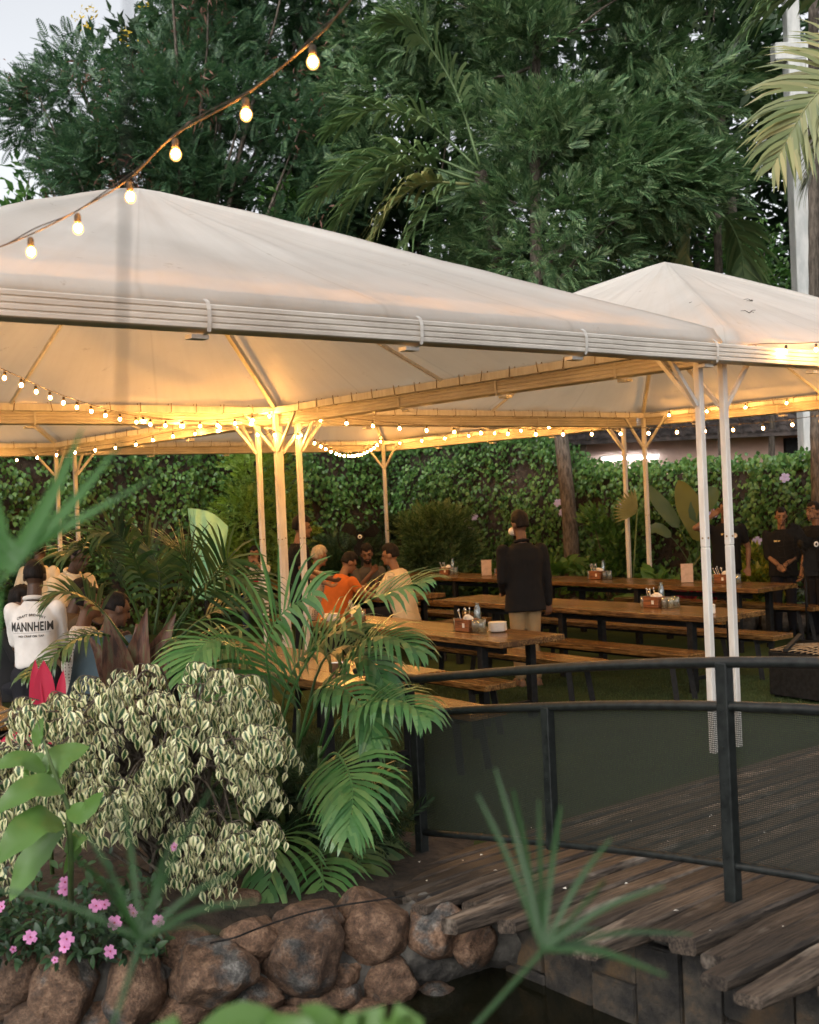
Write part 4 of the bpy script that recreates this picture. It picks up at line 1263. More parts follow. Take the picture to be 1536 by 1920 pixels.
bench('bench on the near side of the rearmost table', 4.10, 4.4, 3.2, 0)
bench('bench along the hedge behind the rearmost table', 5.78, 4.3, 3.2, 0)
bench('bench on the near side of the rearmost table, left half', 4.10, 8.0, 3.0, 0)
bench('bench the grey haired man and the man in orange sit on', 1.55, 7.35, 2.6, -.02)
bench('bench the bearded man sits on', 3.15, 7.5, 2.6, -.02)
bench('short bench at the end of the table of seated men', 2.45, 5.72, .95, math.pi / 2)
bench('bench lying lowest beside the bridge, lit bright along its end', -1.50, 2.1, 2.7, -.05)
bench('far bench in front of the conifer', 3.75, 11.3, 2.4, 0)
bench('bench among the crowd at the left', -2.5, 6.6, 2.4, 0)

# things on the tables
def on(tk, x, y):
    t = TABLES[tk]
    m = Matrix.Rotation(t.rotation_euler.z, 4, 'Z')
    h = .78 if tk.startswith('back') else (.74 if tk == 'left' else .76)
    return Vector(t.location) + m @ Vector((x, y, 0)) + Vector((0, 0, h + .004)), t.rotation_euler.z
def tumbler_mesh(upside=True):
    m = MB(); m.lathe([(.026, 0), (.031, .002), (.036, .11), (.033, .11), (.028, .012), (.001, .010)], n=14)
    if upside:
        for k, q in enumerate(m.v): m.v[k] = (q[0], q[1], .112 - q[2])
    me = m.mesh('glass'); me.materials.append(MAT['glass']); return me
GLASS_ME = tumbler_mesh()
def glass(p, label, group='upturned drinking glasses on the tables'):
    o = link('drinking_glass', GLASS_ME); o.location = p; o.rotation_euler.z = random.random() * 6
    tag(o, label, 'glass', group); return o
def caddy(tk, x, y, where, rot=0.0, carafe=True, glasses=4, fork=True):
    p, rz = on(tk, x, y); rz += rot
    r = empty('cutlery_caddy', p, rz, 'small wooden caddy of cutlery and napkins ' + where, 'caddy', 'wooden cutlery caddies')
    for sy in (-1, 1):
        m = MB(); m.box((0, sy * .058, .055), (.20, .012, .11), ch=.002); m.build('side_panel', MAT['caddy'], r)
    for sx in (-1, 1):
        m = MB(); m.box((sx * .094, 0, .055), (.012, .104, .11), ch=.002); m.build('end_panel', MAT['caddy'], r)
    m = MB(); m.box((0, 0, .008), (.176, .104, .012)); m.build('bottom', MAT['caddy'], r)
    m = MB(); m.box((.03, -.066, .055), (.03, .003, .04)); m.build('label_tag', MAT['napkin'], r)
    for k in range(5):
        m = MB(); x0 = -.07 + k * .022
        tip = Vector((x0 - .05 + random.uniform(-.03, .03), random.uniform(-.05, .05), .17 + random.uniform(0, .03)))
        m.tube([(x0, 0, .02), tip], [.004, .005], 5); m.ball(tip, (.009, .009, .016), 6, 5); m.build('cutlery', MAT['chrome'], r)
    m = MB()
    for k in range(3): m.ball((.035 + .02 * k - .02, random.uniform(-.02, .02), .115 + .012 * (k % 2)), (.045, .034, .026), 8, 6)
    m.build('napkin', MAT['napkin'], r)
    rot_ = Matrix.Rotation(rz, 4, 'Z')
    offs = [(-.15, .0, 'left of'), (.145, -.02, 'just right of, at the front,'), (.145, .07, 'just right of, at the back,'), (.225, -.01, 'far right of, at the front,'), (.225, .075, 'far right of, at the back,'), (-.15, .085, 'behind left of')][:glasses]
    for gx, gy, wh in offs:
        glass(p + rot_ @ Vector((gx, gy, 0)), 'upturned glass ' + wh + ' the caddy ' + where)
    if carafe:
        c = MB(); c.lathe([(.035, 0), (.038, .005), (.038, .15), (.030, .19), (.020, .215), (.020, .235), (.024, .24), (.020, .24), (.016, .215), (.034, .15), (.034, .01)], n=14)
        o = c.build('carafe', MAT['glass']); o.location = p + rot_ @ Vector((-.05, .17, 0))
        tag(o, 'clear glass water bottle behind the wooden caddy ' + where, 'bottle', 'clear water bottles on the tables')
caddy('near', -.62, -.02, 'on the near table', math.pi)
caddy('mid', -.95, -.10, 'on the middle table', math.pi, glasses=5)
caddy('back', -1.05, -.10, 'behind the white posts', math.pi)
caddy('back', 1.05, -.10, 'by the grey trunk', math.pi)
caddy('back2', -.70, -.05, 'beside the man in black', math.pi, False, 3)
caddy('back2', .55, 0, 'nearest the seated men', math.pi)
caddy('near', 1.2, .02, 'behind the palm fronds', math.pi, False, 2)
pl = MB(); pl.lathe([(.001, .006), (.045, .004), (.05, 0), (.06, .003), (.085, .016), (.086, .019), (.06, .008), (.001, .008)], n=20)
PLATE = pl.mesh('plate'); PLATE.materials.append(MAT['white'])
for tk, x, y, n_, wh in (('near', -.93, -.13, 7, 'in the stack right of the caddy on the near table'), ('near', 1.35, .22, 6, 'in the stack at the fronds end of the near table')):
    p, rz = on(tk, x, y)
    for k in range(n_):
        o = link('plate', PLATE); o.location = p + Vector((random.uniform(-.003, .003), random.uniform(-.003, .003), k * .0115))
        tag(o, (['bottom', 'second', 'third', 'fourth', 'fifth', 'sixth', 'seventh'][k] if k < n_ - 1 else 'topmost') + ' white plate ' + wh, 'plate', 'stacked white plates')
def menu(tk, x, y, where, rot=0.0):
    p, rz = on(tk, x, y)
    r = empty('menu_card', p, rz + rot, 'plain beige menu card standing ' + where, 'menu', 'standing menu cards')
    for s in (-1, 1):
        m = MB(); m.box((0, 0, 0), (.15, .006, .235))
        R_ = Matrix.Rotation(s * .10, 3, 'X')
        for k, q in enumerate(m.v): m.v[k] = tuple(R_ @ Vector(q) + Vector((0, s * .014 * -1, .118)))
        m.build('card', MAT['paper'], r)
FACE = -(TH + math.pi / 2)
menu('back', -.55, -.02, 'on the rearmost table behind the right of the yellow posts', FACE - .15)
menu('back2', -.33, -.05, 'on the rearmost table left of the man in black', FACE + .1)
def sign_holder():
    p, rz = on('sign', -1.05, .12)
    r = empty('sign_holder', p, .05, 'small steel tent sign on the table behind the palm fronds', 'sign')
    for s in (-1, 1):
        m = MB(); m.box((0, 0, 0), (.13, .004, .075)); R_ = Matrix.Rotation(s * .35, 3, 'X')
        for k, q in enumerate(m.v): m.v[k] = tuple(R_ @ Vector(q) + Vector((0, -s * .015, .036)))
        m.build('plate', MAT['chrome'], r)
sign_holder()
p_, _ = on('mid', -1.85, .15)
m = MB(); m.box((0, 0, .045), (.10, .06, .09), ch=.004); o = m.build('tissue_box', MAT['napkin']); o.location = p_; tag(o, 'small pale tissue box at the end of the middle table between the white posts', 'box')
# beer glasses and jug on the far table
def beer(tk, x, y, label, h=.15):
    p, _ = on(tk, x, y)
    r = empty('beer_glass', p, 0, label, 'glass', 'beer glasses on the far table')
    m = MB(); m.lathe([(.030, 0), (.036, h), (.034, h), (.028, .01)], n=12); m.build('glass_body', MAT['glass'], r)
    m = MB(); m.lathe([(.001, .008), (.027, .01), (.032, h * .8), (.001, h * .8)], n=12); m.build('beer', M_BEER, r)
M_BEER = M_plain('amber_beer', [(0.42, 0.20, 0.03), (0.5, 0.26, 0.05)], 8, 0.15)
for x, y, w in ((-.3, .1, 'tall amber beer glass right before the woman taking a photo'), (.55, 0, 'tall amber beer glass at the left of the far table'), (.62, .14, 'second amber beer glass at the left of the far table'), (-.75, -.1, 'amber beer glass beside the yellow posts on the far table')):
    beer('photo', x, y, w)
for x, y, w in ((.1, -.1, 'in front of the man in orange'), (.35, .12, 'in front of the grey haired man'), (-.25, .1, 'in the middle before the bearded man'), (-.5, -.12, 'nearer the man in cream'), (-.7, .1, 'right by the man in cream')):
    p, _ = on('men', x, y); glass(p, 'drinking glass on the men\'s table, ' + w, 'glasses between the seated men')

# slatted chair at the left edge
def chair():
    b = at(22, 1330, 8.7); b.z = 0
    r = empty('chair', b, 2.5, 'dark wooden chair with a slatted back behind the small table', 'chair')
    m = MB(); m.box((0, 0, .44), (.42, .42, .035), ch=.006); m.build('seat', MAT['chairwood'], r)
    for sx in (-1, 1):
        m = MB(); m.bar((sx * .19, -.19, 0), (sx * .19, -.20, .44), .035, .035); m.build('leg', MAT['chairwood'], r)
        m = MB(); m.bar((sx * .19, .19, 0), (sx * .19, .19, .44), .035, .035); m.bar((sx * .19, .19, .44), (sx * .20, .27, .92), .035, .03); m.build('back_leg', MAT['chairwood'], r)
    m = MB(); m.bar((-.21, .275, .90), (.21, .275, .90), .025, .085); m.build('top_rail', MAT['chairwood'], r)
    for k in range(6):
        x = -.14 + k * .056
        m = MB(); m.bar((x, .20, .46), (x, .268, .87), .026, .012); m.build('slat', MAT['chairwood'], r)
chair()
# pedestal fans
def fan(px, py, y, R, face, label):
    c = at(px, py, y); b = Vector((c.x, c.y, 0))
    r = empty('pedestal_fan', b, face, label, 'fan', 'black pedestal fans')
    z = c.z
    m = MB(); m.tube([(0, .12, .03), (0, .12, z - .05)], .02, 10); m.build('pole', MAT['black'], r)
    m = MB(); m.lathe([(.24, 0), (.24, .02), (.06, .05), (.03, .06)], (0, .12, 0), 20); m.build('base', MAT['black'], r)
    m = MB(); m.tube([(0, .16, z), (0, .02, z)], [.07, .085], 14); m.build('motor', MAT['black'], r)
    g = MB()
    for rr in (R, R * .72, R * .45):
        for yy in (-.06, .06) if rr == R else (-.085 if rr < R * .6 else -.078,):
            g.tube([(rr * math.cos(t), yy, z + rr * math.sin(t)) for t in [2 * math.pi * i / 32 for i in range(33)]], .004, 5)
    for k in range(40):
        t = 2 * math.pi * k / 40
        g.tube([(.05 * math.cos(t), -.09, z + .05 * math.sin(t)), (R * .7 * math.cos(t + .1), -.08, z + R * .7 * math.sin(t + .1)), (R * math.cos(t + .16), -.05, z + R * math.sin(t + .16)), (R * math.cos(t + .16), .05, z + R * math.sin(t + .16))], .0022, 4)
    g.build('grille', MAT['blackmatte'], r)
    for k in range(3):
        t = 2 * math.pi * k / 3 + .4
        bl = MB(); d = Vector((math.cos(t), 0, math.sin(t))); s = Vector((-math.sin(t), 0, math.cos(t)))
        cz = Vector((0, -.02, z))
        bl.add([cz + d * .05 - s * .03 + Vector((0, .02, 0)), cz + d * R * .55 - s * .10 + Vector((0, .03, 0)), cz + d * R * .9 - s * .05, cz + d * R * .85 + s * .10 - Vector((0, .03, 0)), cz + d * .06 + s * .04 - Vector((0, .02, 0))], [(0, 1, 2, 3, 4)])
        bl.build('blade', MAT['blackmatte'], r)
    m = MB(); m.tube([(0, -.08, z), (0, -.10, z)], .055, 16); hb_ = m.build('hub', MAT['blackmatte'], r)
    m = MB(); m.lathe([(.018, 0), (.034, 0), (.034, .006), (.018, .006)], n=16)
    for k, q in enumerate(m.v): m.v[k] = (q[0], -.102 - q[2], q[1] + z)
    m.build('badge', MAT['white'], hb_)
fan(676, 1006, 19.0, .36, -.05, 'black pedestal fan with a pale round badge, behind the bearded man')
fan(1520, 1020, 14.5, .44, .35, 'black pedestal fan at the right edge in front of the waiters')
# green sheet over a stand
def sheet_stand():
    b = at(388, 1120, 15.0); b.z = 0
    r = empty('covered_stand', b, 0, 'mint green plastic sheet draped over a tall stand, in front of the dark hedge', 'covered stand')
    m = MB(); m.tube([(0, 0, 0), (0, 0, 1.75)], .03, 8); m.build('pole', MAT['black'], r)
    m = MB()
    ridge = bez([at(352, 953, 15.0), at(374, 955, 15.0), (at(400, 963, 15.0)), at(428, 987, 15.05)], 30)
    foot = bez([at(366, 1112, 15.0), at(380, 1124, 15.0), at(398, 1120, 15.0), at(414, 1098, 15.05)], 30)
    rows = 22
    for side in (0, 1):
        V, F = [], []
        for i in range(31):
            for j in range(rows + 1):
                t = j / rows
                p = ridge[i].lerp(foot[i], t)
                w = math.sin(i * .62 + 1.2 * t + side * 2) * .085 * t ** .7 + .02 * mnoise.noise(Vector((i * .2, t * 4, side)))
                belly = math.sin(math.pi * i / 30)
                p = p + Vector((.03 * math.sin(t * 5 + i * .3) * t, (-.10 if side == 0 else .12) * belly * min(1, t * 3) + w, 0))
                V.append(p - b)
        for i in range(30):
            for j in range(rows):
                a = i * (rows + 1) + j; F.append((a, a + 1, a + rows + 2, a + rows + 1))
        m.add(V, F, True)
    m.build('sheet', MAT['green_sheet'], r)
sheet_stand()
# wire topped black planter box at the right
def wire_bin():
    p = W(2.15, .95) + Vector((.44, .05, 0))
    r = empty('wire_topped_box', p, TH - .1, 'black metal box with loose wire grid on top, beside the bridge at the right', 'box')
    m = MB()
    a, b, h, t = .30, .30, .40, .02
    for sx, sy, w, d in ((0, -b, 2 * a, t), (0, b, 2 * a, t), (-a, 0, t, 2 * b - t), (a, 0, t, 2 * b - t)):
        m.box((sx, sy, h / 2 + .03), (w, d, h), ch=.003)
    m.box((0, 0, .06), (2 * a - .03, 2 * b - .03, .02)); m.build('body', MAT['black'], r)
    for sx in (-1, 1):
        for sy in (-1, 1):
            m = MB(); m.box((sx * (a - .05), sy * (b - .05), .018), (.05, .05, .036)); m.build('foot', MAT['black'], r)
    m = MB()
    for k in range(9):
        s = -.27 + k * .068
        m.tube([(s, -.31, .44), (s + .02, 0, .455 + .012 * (k % 3)), (s, .31, .44)], .004, 5)
        m.tube([(-.31, s, .445), (0, s + .02, .465), (.31, s, .445)], .004, 5)
    for k in range(5):
        x = random.uniform(-.3, .3); m.tube([(x, -.24, .45), (x + .08, -.29, .51), (x + .14, -.34, .44), (x + .12, -.35, .32)], .004, 5)
    m.build('wire_grid', MAT['rust'], r, 'stuff')
    m = MB(); m.bar((-.34, .08, .46), (.2, .34, .53), .04, .025); m.build('handle', MAT['black'], r)
wire_bin()
# a child's bicycle on the raised bed by the hedge
def small_bike():
    c = at(1524, 1104, 15.6)
    r = empty('bicycle', (c.x, 15.9, .33), .2, 'small bicycle with thick black tyres at the right edge behind the bench', 'bicycle')
    R = .25
    def ring(x, name, rad, th, mat, par):
        m = MB(); m.tube([(x + rad * math.cos(t), 0, R + rad * math.sin(t)) for t in [2 * math.pi * i / 36 for i in range(37)]], th, 8); return m.build(name, mat, par)
    for x in (0, .85):
        w = ring(x, 'wheel', R - .045, .012, MAT['chrome'], r)
        ring(x, 'tyre', R - .025, .03, MAT['blackmatte'], w)
        m = MB()
        for k in range(16):
            t = 2 * math.pi * k / 16; m.tube([(x, 0, R), (x + (R - .05) * math.cos(t), 0, R + (R - .05) * math.sin(t))], .0025, 4)
        m.build('spoke', MAT['chrome'], w)
    m = MB()
    for a, b in (((0, 0, R), (.12, 0, .62)), ((.12, 0, .55), (.5, 0, .28)), ((.12, 0, .58), (.62, 0, .52)), ((.5, 0, .28), (.62, 0, .56)), ((.5, 0, .28), (.85, 0, R)), ((.62, 0, .5), (.85, 0, R))): m.tube([a, b], .018, 8)
    m.build('frame', M_PINK, r)
    m = MB(); m.tube([(.14, -.2, .74), (.12, 0, .66), (.14, .2, .74)], .012, 6); m.tube([(.12, 0, .55), (.12, 0, .67)], .014, 6); m.build('handlebar', MAT['black'], r)
    m = MB(); m.ball((.64, 0, .60), (.12, .06, .03), 10, 6); m.build('saddle', MAT['blackmatte'], r)
M_PINK = M_plain('pink_paint', [(0.45, 0.10, 0.16), (0.6, 0.16, 0.22)], 6, 0.4)
small_bike()
# ------------------------------------------------------------------ bridge
U_R, V_0 = -3.15, -0.39
deck = lambda s: 0.32 * math.sin(math.pi * max(0, min(7, s)) / 7)
def bridge():
    o = W(U_R, V_0)
    root = empty('footbridge', o, 0, 'arched footbridge of weathered sleepers with a black curved railing and mesh screen', 'bridge')
    loc = lambda u, s, z: W(u, V_0 - s, z) - o
    n = 42; pitch = .172
    ends = {0: -3.50, 1: -3.60, 2: -3.56, 3: -3.70, 4: -3.76, 5: -3.82, 6: -3.68, 7: -3.95, 8: -3.80, 9: -3.72, 10: -3.70, 11: -3.86, 12: -3.58, 13: -3.66, 14: -3.72, 15: -3.92, 16: -3.96}
    rr = random.Random(3)
    for i in range(n):
        s0 = -.12 + i * pitch; s1 = s0 + pitch - .008 - rr.uniform(0, .02)
        e = ends.get(i, rr.uniform(-3.95, -3.6)) + rr.uniform(-.02, .02); f = rr.uniform(.5, 1.1)
        z0, z1 = deck(s0), deck(s1)
        th = rr.uniform(.075, .10); dz = rr.uniform(-.016, .012)
        L = f - e; seg = 10
        V, F = [], []
        for k in range(seg + 1):
            u = e + L * k / seg
            wob = [mnoise.noise(Vector((u * 1.7, i * 3.1 + q, 0))) * .007 for q in range(4)]
            ea = (.016 if k in (0, seg) else 0)
            ss0, ss1 = s0 + wob[0] + ea, s1 + wob[1] - ea
            c = .012
            zt0, zt1 = z0 + dz + wob[2], z1 + dz + wob[3]
            for (s, z) in ((ss0 + c, zt0 - ea), (ss1 - c, zt1 - ea), (ss1, zt1 - c - ea), (ss1, zt1 - th + c + ea), (ss1 - c, zt1 - th + ea), (ss0 + c, zt0 - th + ea), (ss0, zt0 - th + c + ea), (ss0, zt0 - c - ea)):
                V.append(Vector((u, s, z)))
        m = MB(); q8 = 8
        for k in range(seg):
            for j in range(8): F.append((k * 8 + j, k * 8 + (j + 1) % 8, (k + 1) * 8 + (j + 1) % 8, (k + 1) * 8 + j))
        F += [tuple(range(8))[::-1], tuple(range(seg * 8, seg * 8 + 8))]
        um = (e + f) / 2
        # own axes: x along the sleeper
        vs = [Vector((v.x - um, -(v.y - (s0 + s1) / 2), v.z)) for v in V]
        m.add(vs, [tuple(reversed(t)) for t in F])
        ob = m.build('plank', MAT['sleeper'], root)
        ob.location = loc(um, (s0 + s1) / 2, 0); ob.rotation_euler.z = TH + rr.uniform(-.012, .012)
    def rail(name, fz, s0, s1, r, k=26):
        m = MB(); m.tube([loc(U_R, s0 + (s1 - s0) * i / k, fz(s0 + (s1 - s0) * i / k)) for i in range(k + 1)], r, 10); m.build(name, MAT['rail'], root)
    zb = lambda s: deck(s) + .145
    zm = lambda s: deck(s) + .815
    zt = lambda s: deck(s) + 1.0
    rail('top_rail', zt, -.55, 7.0, .024)
    rail('middle_rail', zm, -.02, 7.0, .022)
    rail('bottom_rail', zb, -.02, 7.0, .018)
    ax = (UX, VX, Vector((0, 0, 1)))
    ps = [0, 1.02, 2.07, 3.1, 4.1, 5.1, 6.1, 7.0]
    for i, s in enumerate(ps):
        lo, hi = (deck(s) - .02, zm(s)) if i == 0 else ((zb(s) - .03, zm(s)) if i in (1, 3, 5) else (deck(s) - .02, zt(s)))
        w = .05 if i in (1, 3, 5) else .056
        m = MB(); m.box(loc(U_R - .0, s, (lo + hi) / 2), (w, w, hi - lo), ax, ch=.004)
        for k in range(5):
            z = lo + (hi - lo) * (.2 + .15 * k); m.tube([loc(U_R - w / 2 - .004, s, z), loc(U_R - w / 2, s, z)], .005, 6)
        m.build('post', MAT['rail'], root)
    for a, b in zip(ps[:-1], ps[1:]):
        V, F, uv = [], [], []
        k = 12
        for i in range(k + 1):
            s = a + (b - a) * i / k
            for z in (zb(s), zm(s)):
                V.append(tuple(loc(U_R + .022, s, z))); uv.append((s, z))
        for i in range(k): F.append((2 * i, 2 * i + 2, 2 * i + 3, 2 * i + 1))
        link('mesh_panel', np_mesh('mesh_panel', np.array(V), np.array(F), np.array(uv)), root, MAT['mesh'])
    m = MB()
    for u in (-3.25, -1.6, .2):
        m.bar(loc(u, -.1, -.2), loc(u, 7.2, -.2), .12, .14)
    m.build('bearer', MAT['sleeper'], root)
MAT['rail'] = M_plain('black_painted_rail', [(0.007, 0.009, 0.009), (0.020, 0.024, 0.023)], 24, 0.36, bmp=0.2, bdist=.004)
bridge()
def abutment():
    """slate faced wall under the sleepers"""
    o = W(-3.40, -1.5)
    root = empty('slate_wall', o, 0, 'low wall of upright slate slabs under the bridge deck at the water', 'wall')
    loc = lambda u, v, z: W(u, v, z) - o
    m = MB()
    N = 30
    vs, fs = [], []
    for i in range(N + 1):
        v = -.5 - 6.5 * i / N; s = V_0 - v
        for u in (-3.36, -2.9):
            for z in (-.7, deck(s) - .15): vs.append(loc(u, v, z))
    for i in range(N):
        a, b = 4 * i, 4 * i + 4
        fs += [(a, b, b + 1, a + 1), (a + 1, b + 1, b + 3, a + 3), (a + 3, b + 3, b + 2, a + 2)]
    m.add(vs, fs); m.build('wall_core', MAT['mortar'], root)
    rr = random.Random(8); v = -.75
    while v > -6.5:
        w = rr.uniform(.16, .34); s = V_0 - (v - w / 2)
        top = deck(s) - .17; split = rr.choice([None, None, rr.uniform(-.25, -.1)])
        for z0, z1 in ([(-.6, top)] if split is None else [(-.6, split - .006), (split + .006, top)]):
            b = MB(); t = rr.uniform(.03, .055)
            b.box((0, 0, 0), (t, w - .016, z1 - z0), ch=.008)
            for k, q in enumerate(b.v): b.v[k] = (q[0] + rr.uniform(-.006, .006), q[1] + rr.uniform(-.006, .006), q[2] + rr.uniform(-.006, .006))
            ob = b.build('slab', MAT['slab'], root); ob.location = loc(-3.36 - t / 2, v - w / 2, (z0 + z1) / 2); ob.rotation_euler.z = TH + rr.uniform(-.03, .03)
        v -= w
abutment()

# ------------------------------------------------------------------ boulder edging of the pond
def boulder(sz, seed, flat=0.85, sub=4):
    bm = bmesh.new()
    bmesh.ops.create_icosphere(bm, subdivisions=sub, radius=1.0)
    sx, sy, szz = sz
    pl_ = [(Vector((random.Random(seed * 7 + k).uniform(-1, 1), random.Random(seed * 9 + k).uniform(-1, .4), random.Random(seed * 11 + k).uniform(-.5, 1))).normalized(), random.Random(seed + k).uniform(.66, .88)) for k in range(7)]
    for v in bm.verts:
        p = v.co.copy()
        for n, d in pl_:
            t = p.dot(n)
            if t > d: p -= n * (t - d) * .93
        p *= 1 + .13 * mnoise.noise(p * 1.6 + Vector((seed, 0, 0))) + .05 * mnoise.noise(p * 5 + Vector((seed, 3, 0))) + .028 * mnoise.noise(p * 11 + Vector((seed, 9, 0))) + .014 * mnoise.noise(p * 24 + Vector((seed, 4, 0)))
        v.co = Vector((p.x * sx, p.y * sy, p.z * szz))
    for f in bm.faces: f.smooth = True
    me = bpy.data.meshes.new('stone'); bm.to_mesh(me); bm.free()
    return me
STONES = [  # px, py (centre), width px, height px, height of its middle
    (22, 1850, 120, 150, -.05), (118, 1862, 135, 180, -.06), (243, 1865, 125, 150, -.07), (385, 1838, 180, 125, -.05), (340, 1790, 110, 90, .03),
    (470, 1772, 125, 95, .04), (562, 1795, 175, 165, -.03), (585, 1728, 130, 65, .10), (690, 1748, 155, 150, .0), (820, 1752, 120, 115, -.02), (885, 1778, 95, 105, -.1),
    (720, 1845, 140, 95, -.22), (585, 1872, 170, 90, -.24), (640, 1838, 75, 60, -.17), (470, 1885, 120, 80, -.2), (330, 1900, 130, 90, -.2), (175, 1915, 130, 90, -.2),
    (60, 1935, 140, 90, -.2), (440, 1700, 90, 50, .1), (540, 1940, 140, 80, -.32), (690, 1915, 120, 60, -.34), (810, 1880, 90, 50, -.33), (-90, 1850, 130, 150, -.05), (-200, 1850, 130, 150, -.05), (-330, 1840, 150, 150, -.05)]
def edging():
    o = atz(500, 1830, 0); o.z = 0
    root = empty('boulder_edging', o, 0, 'mortared edging of rust brown boulders along the pond below the flowering bed', 'stone edging')
    for i, (px, py, w, h, z) in enumerate(STONES):
        p = atz(px, py, z); k = F_PX / p.y
        me = boulder((w / k / 2 * 1.04, max(.10, (w + h) / k / 4), h / k / 2 * 1.0), i + 1)
        ob = link('stone', me, root, MAT['stone']); ob.location = p - o + Vector((0, .07, 0)); ob.rotation_euler.z = random.uniform(-.3, .3)
    # mortar bedding
    top = [(-420, 1800, .02), (0, 1800, .02), (150, 1790, .02), (300, 1775, .03), (420, 1740, .05), (560, 1720, .06), (700, 1690, .08), (800, 1680, .08), (900, 1700, .02), (1000, 1740, -.1)]
    bot = [(-420, 1960, -.4), (0, 1960, -.4), (150, 1960, -.4), (300, 1950, -.4), (420, 1945, -.42), (560, 1930, -.42), (700, 1900, -.42), (800, 1880, -.42), (900, 1840, -.42), (1000, 1830, -.42)]
    T = bez([atz(*a) for a in top], 80); B = bez([atz(*a) for a in bot], 80)
    V, F = [], []; M_ = 16
    for i in range(81):
        for j in range(M_ + 1):
            t = j / M_
            p = T[i].lerp(B[i], t)
            p += Vector((0, -.17 * math.sin(math.pi * t) ** .7, .04 * math.sin(math.pi * t)))
            nz = mnoise.noise(p * 5) * .04 + mnoise.noise(p * 13) * .025
            V.append(p - o + Vector((0, nz - .0, nz)))
    for i in range(80):
        for j in range(M_):
            a = i * (M_ + 1) + j; F.append((a, a + 1, a + M_ + 2, a + M_ + 1))
    link('mortar', np_mesh('mortar', np.array([tuple(v) for v in V]), np.array(F), None, True), root, MAT['mortar'])
    h = MB(); h.tube(bez([atz(395, 1768, .1), atz(440, 1758, .14), atz(500, 1735, .15), atz(600, 1705, .19), atz(760, 1680, .2)], 24), .0045, 6)
    for k, q in enumerate(h.v): h.v[k] = (q[0] - o.x, q[1] - o.y, q[2])
    ob = h.build('water_hose', MAT['blackmatte']); ob.location = o
    tag(ob, 'thin black hose lying across the tops of the boulders', 'hose')
edging()
# raised bed with rounded rocks along the hedge
def hedge_bed():
    b = MB(); ax = (UX, VX, Vector((0, 0, 1)))
    c = W(7.25, 5.0)
    b.box(Vector((0, 0, .14)), (1.3, 17.6, .28), ax, ch=.05)
    ob = b.build('hedge_bed', MAT['soil'], None, 'structure'); ob.location = c
    root = empty('rock_kerb', W(6.5, 5.0), 0, 'kerb of grey rocks holding the raised bed along the hedge, behind the rearmost tables', 'rock kerb')
    mes = [boulder((.2, .16, .17), 50 + k, sub=2) for k in range(6)]
    for m_ in mes: m_.materials.append(MAT['mortar'])
    v = 0.0
    while v < 13.4:
        ob = link('rock', random.choice(mes), root); s = random.uniform(.7, 1.25)
        ob.location = W(6.52 + random.uniform(-.06, .06), v, .13) - W(6.5, 5.0); ob.scale = (s, s, s * random.uniform(.8, 1.2)); ob.rotation_euler = (0, 0, random.uniform(0, 6))
        v += .36 * s
    n = 900; r = np.random.default_rng(3)
    P = np.array([tuple(W(r.uniform(6.5, 7.8), r.uniform(0, 13.5), .27 + r.uniform(0, .14))) for _ in range(n)])
    g = link('ground_cover', scatter('ground_cover', T_VINE, P, basis(unit(n) + np.array([0, 0, .4]), unit(n) + np.array([0, 0, 1.5])), r.uniform(.07, .15, n)), None, MAT['l_vine'], 'stuff')
    tag(g, 'low creeping leaves on the raised bed along the hedge', 'ground cover')
hedge_bed()

